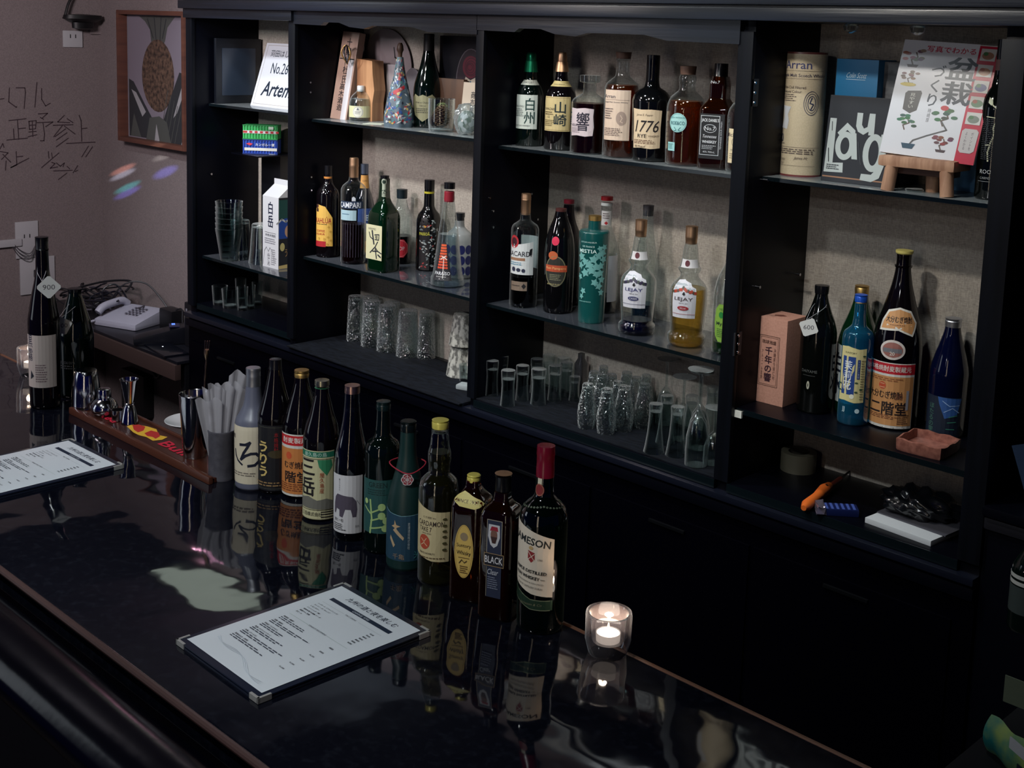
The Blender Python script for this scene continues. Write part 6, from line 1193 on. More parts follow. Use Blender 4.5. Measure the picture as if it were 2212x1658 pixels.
# milk carton style
P = at(601, 2.495, SH['1m']); t = thing('drink_carton', 'white gable-top carton with two black characters, half behind the upright', 'carton', (P.x-0.048, P.y+0.048, SH['1m']), 0)
bm = bmesh.new(); A = 0.048; H = 0.252
v = [bm.verts.new(p) for p in ((-A, -A, 0), (A, -A, 0), (A, A, 0), (-A, A, 0), (-A, -A, H), (A, -A, H), (A, A, H), (-A, A, H), (-A, 0, H+.038), (A, 0, H+.038), (-A, 0, H+.058), (A, 0, H+.058))]
for f in ((3, 2, 1, 0), (0, 1, 5, 4), (2, 3, 7, 6), (1, 2, 6, 5), (3, 0, 4, 7), (4, 5, 9, 8), (6, 7, 8, 9), (5, 6, 9), (7, 4, 8), (8, 9, 11, 10)): bm.faces.new([v[i] for i in f])
bm_obj('carton_body', bm, M((200, 202, 206), .45, name='white_carton'), t)
decal('front_print', [('V', 0, 52, 74, '白岳', (22, 30, 54), {'b': .05, 'w': 26}), ('R', -28, 104, 28, 105, BLK), ('T', 0, 112, 8, '本格米焼酎', (70, 74, 86), {'w': 52}), ('L', -28, 120, 28, 138, 3, (120, 120, 130)), ('S', [(-36, 200), (-30, 160), (-20, 148), (-10, 160), (-2, 148), (12, 160), (20, 190)], 1.5, (130, 132, 138)), ('V', -8, 182, 36, '仕込', (100, 100, 108), {'w': 12}), ('L', 4, 150, 30, 198, 8, (150, 150, 156))], flat((0, -A, H), (1, 0, 0), (0, 0, 1), (0, -1, 0), mm*1.22), t)
decal('side_print', [('R', -38, 0, 38, 205, (22, 26, 34)), ('R', -38, 6, 38, 60, (22, 70, 66)), ('P', [(-38, 72), (-20, 60), (20, 58), (38, 74), (38, 118), (-38, 118)], (30, 70, 150)), ('S', [(-45, 74), (-28, 62), (-14, 70), (4, 58), (24, 66), (45, 74)], 5, (190, 196, 200)), ('E', 0, 98, 18, 20, (190, 150, 120)), ('T', 0, 160, 22, 'うまい', (190, 150, 100), {'w': 34}), ('E', -26, 142, 8, 12, (190, 180, 120)), ('P', [(-38, 196), (38, 190), (38, 205), (-38, 205)], (200, 180, 120)), ('E', 30, 20, 14, 14, (170, 34, 44)), ('E', 34, 62, 14, 14, (170, 34, 44))], flat((A, 0, H), (0, 1, 0), (0, 0, 1), (1, 0, 0), mm*1.22), t)
t = thing('leather_strap', 'brown leather loop hanging beside the nested tumblers', 'strap', (-3.80, 2.50, SH['1m']+.16)); t.location = zpt(528, 560, SH['1m'])+Vector((0, .02, 0)); tube('strap', smoothpts([(0, 0, 0.004), (.004, 0, .06), (-.008, 0, .12), (-.014, 0, .10), (.016, .01, .05), (.01, .01, .004)], 6), .005, M((50, 34, 34), .5, name='brown_leather'), t, 8)
# ================================================================ second bay top shelf
Z = SH['2t']
wpale = noisy((150, 122, 110), (176, 146, 130), (20, 20, 3), .5, .2, .001, name='pale_wood'); wtan = noisy((128, 84, 54), (186, 140, 100), (30, 30, 2), .45, .2, .001, name='tan_grained_wood')
leaning('wooden_plaque', 'narrow tall wooden box with black brush lettering and a white paper strip, leaning left', 'plaque', at(730, 2.535, Z), math.radians(8), -.16, .075, .290, .03, wpale,
  [('V', 0, 96, 150, '十四代杜氏', (40, 30, 30), {'b': .04, 'w': 24}), ('V', -3, 216, 90, '高木酒造', (40, 30, 30), {'b': .04, 'w': 22}), ('P', [(8, 92), (32, 92), (33, 290), (10, 290)], (190, 188, 192)), ('R', -33, 88, 33, 92, (30, 24, 30))], mm, roll=.04)
t = thing('wire_ornament', 'gold and black wire whisk ornament hanging on the narrow wooden plaque', 'ornament', ypt(750, 125, 2.545))
for k, (mt, a) in enumerate(((GOLD, 0), (GOLD, .9), (M((20, 20, 26), .3, name='black_wire'), 1.8), (M((20, 20, 26), .3, name='black_wire'), 2.6))):
    tube('wire_loop', smoothpts([(0, 0, -.02), (.022*math.cos(a), .01*math.sin(a)-.005, .012), (.014*math.cos(a), .006*math.sin(a)-.005, .034), (0, -.005, .042)], 5), .0016, mt, t, 6)
    tube('wire_loop', smoothpts([(0, 0, -.02), (-.022*math.cos(a), -.01*math.sin(a)-.005, .012), (-.014*math.cos(a), -.006*math.sin(a)-.005, .034), (0, -.005, .042)], 5), .0016, mt, t, 6)
# round paper fan with calligraphy
t = thing('paper_fan', 'round pale paper fan with brush strokes, standing behind the wooden case', 'fan', at(832, 2.66, Z))
bm = bmesh.new(); pts = [(.13*math.cos(a), .17+.13*math.sin(a)) for a in [2*PI*k/40 for k in range(40)]]
f = [bm.verts.new((x, 0, z)) for x, z in pts]; g = [bm.verts.new((x, .002, z)) for x, z in pts]; bm.faces.new(f[::-1]); bm.faces.new(g)
for k in range(40): bm.faces.new((f[k], f[(k+1) % 40], g[(k+1) % 40], g[k]))
bm_obj('leaf', bm, M((128, 116, 118), .7, name='pale_paper'), t)
decal('brush_strokes', [('S', [(40, 60), (46, 92), (66, 100), (80, 94)], 5, BLK), ('S', [(60, 50), (70, 80)], 4, BLK), ('S', [(66, 116), (84, 132)], 4, BLK)], flat((0, 0, .30), (1, 0, 0), (0, 0, 1), (0, -1, 0), mm), t)
box('handle', -.008, .008, -.001, .004, 0, .06, wtan, t)
t = thing('paper_slip', 'small blank pale paper slip standing beside the fan', 'paper', at(842, 2.648, Z)); box('slip', -.02, .03, 0, .001, .0, .185, M((170, 164, 168), .7, name='paper'), t)
# wooden case, cut-away curved board
t = thing('wooden_case', 'tall tan grained wooden case curving in at the lower right', 'wooden case', at(800, 2.60, Z), math.radians(4))
bm = bmesh.new(); pts = [(-.045, 0.0), (.03, 0.0), (.03, .06), (.038, .10), (.03, .15), (.026, .195), (-.048, .20), (-.044, .16), (-.046, .08)]
f = [bm.verts.new((x, -.02, z)) for x, z in pts]; g = [bm.verts.new((x, .03, z)) for x, z in pts]; bm.faces.new(f); bm.faces.new(g[::-1])
for k in range(len(pts)): bm.faces.new((f[k], g[k], g[(k+1) % len(pts)], f[(k+1) % len(pts)]))
bmesh.ops.recalc_face_normals(bm, faces=bm.faces); bm_obj('case_body', bm, wtan, t)
# patterned cloth-wrapped bottle
t = thing('wrapped_bottle', 'bottle dressed in a bright patterned kimono-like cloth with brown stopper', 'bottle', Spot(862, 254, 50, Z, 2.57).P)
lathe('cloth_wrap', pchip([(0, .044), (.02, .046), (.07, .040), (.12, .028), (.17, .017), (.215, .010)], 24), M((78, 94, 106), .55, name='patterned_cloth'), t, 40, flute=lambda a, z: 1+.06*math.sin(7*a)*(1-z*4))
lathe('stopper', [(.006, .213), (.007, .228), (.011, .237), (.009, .251), (.005, .259)], M((70, 50, 36), .5, name='brown_stopper'), t, 20)
rr = random.Random(3); cols = [(170, 176, 180), (150, 34, 44), (34, 70, 130), (60, 120, 120), (30, 34, 50), (170, 150, 90), (130, 160, 170), (190, 190, 190)]
els = []
for k in range(240):
    u, y = rr.uniform(-55, 55), rr.uniform(2, 200); q = rr.random()*6; L = rr.uniform(4, 10); c_, s_ = math.cos(q), math.sin(q); wd_ = rr.uniform(2, 4.5)
    els.append(('P', [(u-L*c_, y-L*s_), (u+wd_*s_, y-wd_*c_), (u+L*c_, y+L*s_), (u-wd_*s_, y+wd_*c_)], rr.choice(cols)))
els += [('P', [(-24, 100), (20, 82), (22, 92), (-22, 112)], (160, 36, 46)), ('R', -8, 44, 4, 68, (140, 40, 44))]
PR = pchip([(0, .044), (.02, .046), (.07, .040), (.12, .028), (.17, .017), (.215, .010)], 24); fa = math.atan2(-t.location.y, -t.location.x)
decal('cloth_pattern', els, lambda u, y, l: (lambda z, a: Vector(((radius_at(PR, z)*(1+.06*math.sin(7*a)*(1-z*4))+.0008+.00002*l)*math.cos(a), (radius_at(PR, z)*(1+.06*math.sin(7*a)*(1-z*4))+.0008+.00002*l)*math.sin(a), z)))(.212-y*mm, fa+u*mm/.036), t, cut_u=6, cut_v=8)
# small pottery figure
t = thing('pottery_figure', 'tiny white and blue glazed rabbit-eared figurine at the foot of the wrapped bottle', 'figurine', Spot(858, 270, 22, Z, 2.6).P)
GZ = noisy((60, 70, 120), (200, 196, 190), (70, 70, 70), .25, .1, .001, name='blue_white_glaze', lo=.38, hi=.5)
lathe('figure_body', pchip([(0, .013), (.008, .0145), (.02, .010), (.026, .0075), (.032, .0115), (.042, .012), (.052, .004)], 20), GZ, t, 24)
for s_ in (-1, 1): tube('ear', [(s_*.005, 0, .050), (s_*.007, 0, .060), (s_*.007, 0, .070)], .0028, GZ, t, 8, taper=[1, 1, .3])
tube('paw', [(-.010, -.006, .018), (-.016, -.012, .012)], .004, M((170, 130, 70), .4, name='tan_glaze'), t, 8)
# framed skull-and-rose style plate
t = thing('rose_plate', 'dark framed oval picture of a red rose over white arches, against the right upright', 'picture', at(992, 2.645, Z), 0)
box('frame', -.10, .15, 0.0, .02, 0, .285, M((14, 16, 24), .35, name='black_frame'), t, .003)
decal('picture', [('E', 46, 140, 66, 104, (36, 24, 34)), ('EO', 46, 140, 66, 104, 3, (96, 90, 96)), ('P', [(6, 176), (24, 122), (46, 132), (70, 122), (90, 176), (84, 226), (46, 240), (10, 226)], (170, 160, 146)), ('E', 24, 168, 17, 24, (30, 34, 50)), ('E', 72, 168, 16, 24, (30, 34, 50)), ('E', 47, 146, 4, 12, (60, 100, 130)), ('E', 46, 92, 36, 34, (96, 26, 44))] + [('EO', 46+3*math.cos(k), 92+3*math.sin(k), 30-6*k, 28-6*k, 2, (52, 14, 30)) for k in range(4)] + [('S', [(8, 150), (20, 132), (30, 140)], 2, (150, 140, 130))], flat((0, -.0004, .285), (1, 0, 0), (0, 0, 1), (0, -1, 0), mm), t)
t = thing('round_mirror', 'small round pale-rimmed disc behind the champagne bottle', 'disc', at(888, 2.655, Z)); o = lathe('disc', [(.05, 0), (.052, .003), (.046, .006)], M((96, 92, 96), .4, name='pale_disc'), t, 32); o.rotation_euler = (PI/2, 0, 0); o.location = (0, .006, .052); o.scale = (1, 1.7, 1); o.location.z = .09
t = thing('wood_board', 'dark brown wooden board standing behind the champagne bottle and tumbler', 'board', at(966, 2.62, Z)); box('board', -.05, .07, 0, .016, 0, .155, noisy((60, 40, 28), (96, 66, 44), (20, 20, 2), .5, .2, .001, name='brown_wood'), t, .002)
leaning('prosperity_card', 'pale folded charm card with brush characters, against the right upright', 'card', at(1012, 2.585, Z), 0, -.10, .085, .150, .003, M((190, 176, 158), .6, name='cream_card'),
  [('V', 4, 72, 92, '商売繁盛', (30, 26, 30), {'b': .03, 'w': 18}), ('V', 34, 90, 60, '笑門', (40, 36, 40), {'w': 14})], mm)
# tumbler with dried pine cone
S = Spot(953, 286, 58, Z, 2.60); t = thing('cone_tumbler', 'clear tumbler holding a dried pine cone and green moss', 'glass', S.P); R = S.R; h = .098
lathe('bowl', gprof([(R*.86, 0), (R*.93, .004), (R, .03), (R, h)], .002, .008), GL, t, 44)
t2 = thing('pine_cone', 'brown pine cone with pale tips inside the clear tumbler', 'pine cone', S.P+Vector((0, 0, .0085)))
vs, fs = [], []; rr = random.Random(2)
for k in range(110):
    u = (k+.5)/110; th = k*2.39996; z_ = .006+.062*u; rad = .026*math.sin(PI*(.18+.74*u)); c_ = Vector((rad*.6*math.cos(th), rad*.6*math.sin(th), z_)); o_ = Vector((math.cos(th), math.sin(th), .35)).normalized(); tt_ = Vector((-math.sin(th), math.cos(th), 0)); s_ = .0062; b_ = len(vs)
    vs += [c_-tt_*s_*.5, c_+tt_*s_*.5, c_+o_*rad*.55+tt_*s_, c_+o_*rad*.6, c_+o_*rad*.55-tt_*s_, c_+o_*rad*.3+Vector((0, 0, .004))]; fs += [(b_, b_+1, b_+2, b_+5), (b_, b_+5, b_+4), (b_+5, b_+2, b_+3), (b_+5, b_+3, b_+4)]
mesh_obj('scales', vs, fs, noisy((80, 54, 36), (170, 130, 96), (200, 200, 200), .6, .1, .001, name='cone_brown'), t2)
lathe('core', [(.004, .002), (.014, .01), (.016, .04), (.006, .066)], M((70, 48, 34), .7, name='cone_core'), t2, 16)
t3 = thing('moss_ball', 'tuft of green moss and bits on top of the pine cone', 'moss', S.P+Vector((0, 0, .072))); tagp(t3, kind='stuff')
vs, fs = [], []
for k in range(60):
    th, ph = rr.random()*6.28, rr.random()*1.4; p = Vector((.016*math.cos(th)*math.sin(ph), .016*math.sin(th)*math.sin(ph), .012*math.cos(ph))); b_ = len(vs); q = Vector((rr.uniform(-1, 1), rr.uniform(-1, 1), 1))*.003
    vs += [p, p+q, p+q+Vector((.0025, 0, 0)), p+Vector((.002, .001, 0))]; fs.append((b_, b_+1, b_+2, b_+3))
mesh_obj('moss', vs, fs, M((120, 130, 80), .8, name='moss_green'), t3)
t = thing('plastic_bag', 'crinkled clear bag with green, white and blue contents by the right upright', 'bag', at(1008, 2.53, Z))
bm = bmesh.new(); bmesh.ops.create_icosphere(bm, subdivisions=4, radius=1); rr = random.Random(9)
for v in bm.verts:
    n_ = math.sin(v.co.x*9+2)*math.cos(v.co.y*8)*math.sin(v.co.z*10); v.co = Vector((v.co.x*.042*(1+.16*n_), v.co.y*.035*(1+.16*n_), max(v.co.z, -.8)*.052*(1+.1*n_)+.0418))
bm_obj('bag_skin', bm, glass((225, 230, 232), .15, 1, .18, (190, 200, 200), name='crinkled_plastic'), t, True)
bm = bmesh.new(); bmesh.ops.create_icosphere(bm, subdivisions=3, radius=1)
for v in bm.verts: v.co = Vector((v.co.x*.032, v.co.y*.025, max(v.co.z, -.9)*.036+.036))
bm_obj('contents', bm, noisy((40, 80, 60), (180, 190, 190), (60, 60, 60), .5, .3, .002, name='green_white_mix', lo=.45, hi=.55), t, True)
t = thing('paper_coaster', 'pale paper corner sticking out beside the small clear bottle', 'paper', at(813, 2.53, Z), .5); box('sheet', -.035, .03, -.03, .03, 0, .0012, M((180, 186, 170), .7, name='paper'), t)
# ================================================================ fourth bay
Z = SH['4t']
# pale whisky tube
S = Spot(1727, 382, 88, Z, 2.65); t = thing('whisky_tube', 'tall cream cardboard whisky tube with blue and black print', 'tube box', S.P); R = S.R; h = S.zz(114)
lathe('tube_wall', [(R*.995, .003), (R, .004), (R, h-.003), (R*.99, h)], noisy((196, 180, 150), (206, 190, 160), (300, 300, 300), .6, .1, .0005, name='cream_card'), t, 56)
lathe('base_ring', [(R*1.004, 0), (R*1.006, .004)], M((110, 50, 50), .4, name='red_brown_ring'), t, 56); lathe('lid_ring', [(R*1.004, h-.003), (R*.985, h+.001), (R*.9, h+.001), (R*.88, h-.004), (.001, h-.004)], M((110, 50, 50), .4, name='red_brown_ring'), t, 56)
a0 = S.face-.42
nv = (50, 56, 84); bk = (96, 84, 78)
els = [('T', -3, 140, 18, 'Arran', (60, 66, 110), {'w': 66, 'b': .02}), ('R', -60, 153, 60, 153.6, bk), ('T', 10, 164, 9, 'Single Malt Scotch Whisky', (64, 62, 80), {'w': 110, 'b': .015}), ('R', -60, 170, 60, 170.6, bk), ('T', -8, 189, 6, 'Non-Chill Filtered', bk, {'w': 56, 'b': .01}), ('T', -12, 198, 6, 'Natural Colour', bk, {'w': 48, 'b': .01}), ('L', -42, 203, 4, 220, 4, bk),
  ('P', [(-36, 229), (-10, 231), (-18, 248), (-14, 262), (-18, 280), (-38, 278), (-30, 254)], (205, 206, 208)), ('EO', 34, 222, 17, 26, 1.1, nv), ('EO', 34, 222, 13, 21, 1.0, nv), ('EO', 34, 222, 9, 16, 1.4, nv), ('S', [(34, 210), (30, 222), (38, 224), (32, 236)], 2, nv),
  ('T', -36, 299, 18, '10', (60, 60, 76), {'w': 16, 'b': .01}), ('L', -42, 310, -20, 313, 1, bk), ('R', -60, 318, 60, 318.6, bk), ('L', -42, 321, 50, 334, 3, bk), ('T', 18, 342, 8, 'James Hc', bk, {'w': 30, 'sh': .4}), ('T', -34, 346, 5, 'BOTTLED', bk), ('T', -34, 353, 5, '46% Vol', bk), ('R', -46, 358, 50, 358.5, bk)]
decal('tube_print', els, lambda u, y, l: Vector(((R+.0005+.0001*l)*math.cos(a0+u*S.sx/R), (R+.0005+.0001*l)*math.sin(a0+u*S.sx/R), S.zz(y))), t, cut_u=6)
t = thing('black_tube', 'matt black cylinder box standing left of the cream tube', 'tube box', Spot(1655, 376, 60, Z, 2.655).P)
lathe('tube_wall', [(.036, 0), (.037, .002), (.037, .262), (.036, .264), (.030, .264)], noisy((16, 18, 26), (24, 27, 38), (40, 40, 40), .45, .1, .001, name='black_card'), t, 40)
t = thing('blue_box', 'bright blue cardboard box with a white signature, behind the dark word board', 'box', at(1853, 2.61, Z), math.radians(2))
box('carton', -.052, .052, -.04, .045, 0, .275, M((18, 110, 160), .45, name='bright_blue_card'), t, .002)
decal('signature', [('T', 0, 36, 12, 'Colin Scott', (190, 214, 224), {'w': 50, 'sh': .5}), ('R', -26, 45, 22, 46, (190, 214, 224))], flat((0, -.04, .275), (1, 0, 0), (0, 0, 1), (0, -1, 0), mm), t)
t = thing('grey_box', 'grey box with pencil-like drawing right of the blue box', 'box', at(1930, 2.63, Z)); box('carton', -.03, .03, -.03, .035, 0, .272, noisy((78, 80, 84), (116, 118, 120), (30, 30, 60), .6, .05, .001, name='grey_drawing_card'), t, .002)
leaning('word_board', 'square black distressed board with big white letters, leaning behind the small stool', 'sign', at(1845, 2.515, Z), math.radians(1), -.10, .170, .195, .012, M((26, 30, 38), .6, name='black_board'),
  [('R', -82, 182, 82, 185, (150, 110, 84)), ('P', [(-78, 52), (-62, 52), (-60, 152), (-34, 150), (-32, 172), (-80, 174)], (176, 184, 182)), ('EO', -34, 112, 24, 32, 13, (176, 184, 182)), ('P', [(-22, 82), (-9, 82), (0, 140), (-14, 140)], (176, 184, 182)), ('P', [(-56, 84), (-34, 60), (-12, 76), (-12, 92), (-32, 76), (-48, 92)], (176, 184, 182)), ('P', [(-12, 36), (2, 36), (2, 62), (8, 70), (16, 66), (18, 36), (32, 36), (34, 84), (20, 84), (20, 76), (8, 84), (-6, 78), (-12, 66)], (176, 184, 182)), ('EO', 38, 122, 26, 42, 14, (176, 184, 182)), ('P', [(52, 80), (70, 78), (66, 150), (58, 176), (40, 186), (12, 184), (14, 170), (38, 170), (50, 156)], (176, 184, 182)), ('S', [(-72, 60), (-70, 80)], 1.6, (26, 30, 38)), ('S', [(-74, 120), (-70, 150)], 2, (26, 30, 38)), ('L', -74, 155, -40, 168, 3, (40, 44, 52)), ('S', [(-2, 100), (10, 150)], .8, (80, 84, 88))], mm)
# stool-like stand with the book
PS = at(1988, 2.51, Z); 
t = thing('book_stand', 'miniature stool-shaped stand of light and brown wood under the magazine', 'stand', (PS.x, PS.y, Z), math.radians(2))
LW = noisy((150, 110, 86), (186, 146, 118), (90, 14, 14), .6, .3, .001, name='light_birch')
box('seat', -.086, .086, -.036, .05, .052, .076, LW, t, .008); box('crosspiece', -.072, .072, -.016, .03, .038, .052, M((70, 44, 34), .5, name='dark_wood'), t, .002)
for x_, y_ in ((-.058, -.022), (.064, -.022), (.008, .034)): tube('leg', [(x_*1.1, y_*1.15, 0), (x_, y_, .054)], .0145, LW, t, 14)
BW, BH = .118, .185
gr = (56, 96, 70)
def tree(cx, cy, s_, col, pot=True):
    r_ = random.Random(int(cx*3+cy)); e = [('S', [(cx, cy+s_*.9), (cx-s_*.2, cy+s_*.4), (cx+s_*.3, cy+s_*.1), (cx+s_*.1, cy-s_*.4)], s_*.12, (90, 76, 66))]
    for k in range(9): e.append(('E', cx+r_.uniform(-.8, .8)*s_, cy+r_.uniform(-.8, .4)*s_, s_*.26, s_*.17, tuple(int(v*r_.uniform(.7, 1.2)) for v in col)))
    if pot: e.append(('P', [(cx-s_*.5, cy+s_*.9), (cx+s_*.5, cy+s_*.9), (cx+s_*.38, cy+s_*1.2), (cx-s_*.38, cy+s_*1.2)], (70, 56, 60)))
    return e
els = [('R', -59, 0, 35, 185, (206, 208, 214)), ('R', 35, 2, 59, 187, (176, 24, 56)), ('T', 2, 12, 10, '写真でわかる', (176, 30, 60), {'w': 60, 'b': .03}), ('V', 20, 60, 74, '盆栽', (26, 40, 56), {'b': .05, 'w': 36}), ('V', -8, 70, 66, 'づくり', (26, 40, 56), {'b': .03, 'w': 17}), ('P', [(-40, 82), (-24, 80), (-22, 84), (-24, 112), (-32, 118), (-42, 112), (-43, 86)], (70, 66, 64)), ('V', -33, 97, 24, '見やすい', (190, 190, 180), {'w': 7}), ('V', -8, 118, 22, '時崎厚', (60, 60, 70), {'w': 4})]
els += tree(-42, 26, 15, (150, 110, 116)) + tree(-42, 58, 12, (110, 70, 56)) + tree(-34, 132, 14, gr, False) + tree(12, 118, 16, gr, False) + tree(16, 158, 13, (110, 60, 66)) + [('E', 10, 104, 5, 4, RED), ('S', [(10, 126), (18, 138), (-4, 150), (-20, 160), (-24, 168)], 2, (90, 90, 90)), ('P', [(-34, 166), (-16, 166), (-19, 174), (-31, 174)], (40, 70, 90)), ('E', -42, 72, 10, 3, (190, 170, 60))]
for k, c_ in enumerate(((150, 110, 90), (170, 120, 90), (60, 70, 120), (90, 120, 90), (110, 120, 110))):
    y_ = 6+k*25; els += [('R', 38, y_, 56, y_+19, (190, 188, 184)), ('E', 47, y_+11, 7, 6, c_), ('E', 44, y_+8, 3, 3, (150, 80, 60) if k % 2 else (70, 110, 70))]
els += [('P', [(40, 132), (54, 132), (57, 136), (56, 166), (52, 170), (40, 170), (37, 166), (37, 136)], (180, 176, 176)), ('V', 50, 151, 28, 'ポイントを', (60, 50, 60), {'w': 3}), ('V', 43, 151, 28, 'よくわかる', (60, 50, 60), {'w': 3})]
tb = leaning('bonsai_magazine', 'bonsai magazine with white cover and red photo strip, propped on the small wooden stand', 'magazine', (PS.x+.012, PS.y-.014, Z+.0765), math.radians(3), -.27, BW, BH, .008, M((200, 198, 194), .5, name='paper_block'), els, mm, part='cover', rough=.3, roll=.05)
tb.scale = (1.78, 1, 1.36)
t = thing('blue_packet', 'pair of small sky-blue boxes low behind the stand', 'box', at(2094, 2.62, Z)); box('carton', -.05, .045, 0, .03, 0, .10, noisy((30, 90, 140), (110, 160, 190), (2, 2, 12), .5, .05, .001, name='sky_blue_card'), t, .001)
t = thing('clear_lid', 'clear plastic lid lying on the shelf at the stand leg', 'lid', (-1.30, 2.52, Z)); lathe('lid', [(.001, 0), (.018, 0), (.02, .004), (.017, .006), (.001, .005)], GL, t, 28)
# middle shelf: pink box
Z = SH['4m']
b = [zpt(1620.5, 862, Z), zpt(1690, 880, Z), zpt(1714.6, 871, Z)]
ux = (b[1]-b[0]).normalized(); rz = math.atan2(ux.y, ux.x); wd = (b[1]-b[0]).length
t = thing('pink_box', 'tall pink-brown gift box with framed vertical characters, at the left end of the shelf', 'box', b[0], rz)
PK = noisy((196, 142, 122), (208, 154, 134), (200, 200, 200), .65, .1, .0005, name='pink_brown_card')
hb = .208; box('carton', 0, wd, 0, wd*.98, 0, hb, PK, t, .0015)
k_ = wd/70/mm
fmp = flat((0, 0, hb), (1, 0, 0), (0, 0, 1), (0, -1, 0), wd/70.)
decal('front_print', [('O', 13, 34, 56, 130, 1, (90, 60, 50)), ('O', 16, 37, 53, 127, .6, (90, 60, 50)), ('V', 34, 88, 66, '千年の響', (60, 34, 44), {'b': .05, 'w': 15}), ('T', 34, 46, 7, '琉球泡盛', (90, 60, 50), {'w': 30, 'b': .03}), ('V', 47, 86, 60, '沖縄県今帰仁村', (110, 74, 64), {'w': 5}), ('V', 21, 90, 56, 'アルコール度数', (110, 74, 64), {'w': 4})], fmp, t)
decal('top_print', [('T', 34, 30, 14, '響', (110, 60, 50), {'b': .05, 'w': 24})], flat((0, 0, hb), (1, 0, 0), (0, 1, 0), (0, 0, 1), wd/70.), t) if False else None
o = decal('lid_mark', [('P', [(24, -30), (36, -40), (48, -34), (40, -24), (28, -22)], (120, 72, 60))], flat((0, 0, hb), (1, 0, 0), (0, 1, 0), (0, 0, 1), wd/70.), t)
# square ceramic dish
q = zpt(1958, 962, Z); t = thing('ceramic_dish', 'shallow square brown pottery dish with uneven rim at the right end of the shelf', 'dish', (-1.118-.03, 2.455+.02, Z), math.radians(3))
t.location = (zpt(2030, 960, Z).x, 2.475, Z)
bm = bmesh.new(); A = .052; n = 8
def ring_(a, z_, w_=0):
    o = []
    for s_ in range(4):
        for k in range(n):
            u = -1+2*k/n; c = [(u, -1), (1, u), (-u, 1), (-1, -u)][s_]; o.append(bm.verts.new((c[0]*a*(1-.06*abs(c[1])**4), c[1]*a*(1-.06*abs(c[0])**4), z_+w_*math.sin(k*1.7+s_*2))))
    return o
rs = [ring_(A*.96, 0), ring_(A, .004), ring_(A*1.02, .026, .0016), ring_(A*.94, .027, .0016), ring_(A*.92, .008), ]
m_ = 4*n
for i in range(len(rs)-1):
    for k in range(m_): bm.faces.new((rs[i][k], rs[i][(k+1) % m_], rs[i+1][(k+1) % m_], rs[i+1][k]))
bm.faces.new(rs[0][::-1]); bm.faces.new(rs[-1])
bm_obj('dish_body', bm, noisy((120, 74, 64), (158, 104, 90), (80, 80, 80), .3, .3, .001, name='brown_pottery'), t, True, 50)
# lowest shelf
Z = SH['4b']
S = Spot(1723, 1020, 76, Z, 2.65); t = thing('tape_roll', 'roll of olive-grey adhesive tape standing flat on the lowest shelf', 'tape roll', S.P); R = S.R
lathe('tape', [(R*.62, 0), (R, 0), (R, .046), (R*.62, .046)], M((96, 92, 78), .35, name='olive_tape'), t, 48, closed=True); lathe('core', [(R*.58, 0), (R*.62, 0), (R*.62, .046), (R*.58, .046)], M((60, 54, 46), .7, name='card_core'), t, 40, closed=True)
P = zpt(1765, 1090, Z); t = thing('orange_lighter', 'orange-handled gas lighter with long dark nozzle on the lowest shelf', 'lighter', P, 0)
e1, e0 = zpt(1735, 1108, Z)-P, zpt(1790, 1062, Z)-P; OR = M((214, 104, 40), .4, name='orange_plastic')
d_ = (e0-e1); tube('handle', [e1+Vector((0, 0, .012)), e1+d_*.12+Vector((0, 0, .013)), e1+d_*.5+Vector((0, 0, .013)), e1+d_*.8+Vector((0, 0, .015)), e0+Vector((0, 0, .014))], .0125, OR, t, 16, taper=[.5, 1, .86, 1.1, .8])
e2 = zpt(1815, 1042, Z)-P; e3 = zpt(1855, 1008, Z)-P; tube('nozzle', [e0+Vector((0, 0, .012)), e2+Vector((0, 0, .010))], .006, M((110, 40, 26), .4, name='dark_orange'), t, 10); tube('tip', [e2+Vector((0, 0, .010)), e3+Vector((0, 0, .008))], .0025, M((60, 62, 60), .3, .8, name='dark_metal'), t, 8)
tube('trigger', [e1+d_*.78+Vector((.004, -.006, .02)), e1+d_*.86+Vector((.006, -.006, .026))], .004, M((20, 16, 16), .4, name='black_plastic'), t, 8)
P = zpt(1808, 1108, Z); t = thing('chewing_gum_pack', 'crumpled navy foil packet with white ends beside the orange lighter', 'packet', P, math.radians(40))
box('packet', -.03, .045, -.02, .022, 0, .016, M((26, 36, 84), .3, .3, name='navy_foil'), t, .004); bm = bmesh.new(); box_bm(bm, -.048, -.029, -.021, .023, .001, .018, .002); r_ = random.Random(4)
for v in bm.verts: v.co += Vector((r_.uniform(-.004, .004), r_.uniform(-.004, .004), r_.uniform(0, .004)))
bm_obj('foil_end', bm, M((170, 160, 180), .25, .8, name='silver_foil'), t); decal('stripes', [('R', -28+k*12, -18, -22+k*12, 18, (60, 80, 150)) for k in range(6)], flat((0, 0, .016), (1, 0, 0), (0, 1, 0), (0, 0, 1), mm), t)
A0, A1, A2 = zpt(1868, 1128, Z), zpt(2010, 1180, Z), zpt(1888, 1117, Z)
ux = (A1-A0).normalized(); L_ = (A1-A0).length; t = thing('paper_stack', 'stack of white printing paper near the shelf edge', 'paper', A0, math.atan2(ux.y, ux.x)); box('sheets', 0, L_, 0, .13, 0, .012, M((190, 194, 198), .6, name='white_paper'), t, .001)
t2 = thing('grey_envelope', 'grey folder lying on the stack of white paper', 'folder', A0+Vector((0, 0, .0122)), math.atan2(ux.y, ux.x)); bm = bmesh.new(); box_bm(bm, .0, L_*1.04, .045, .15, 0, .003); bm_obj('folder', bm, M((66, 66, 74), .6, name='grey_card'), t2)
t3 = thing('black_bag', 'crumpled black plastic bag heaped on the paper stack', 'bag', A0+Vector((.075, .105, .0156)), .2)
bm = bmesh.new(); bmesh.ops.create_icosphere(bm, subdivisions=4, radius=1); r_ = random.Random(6)
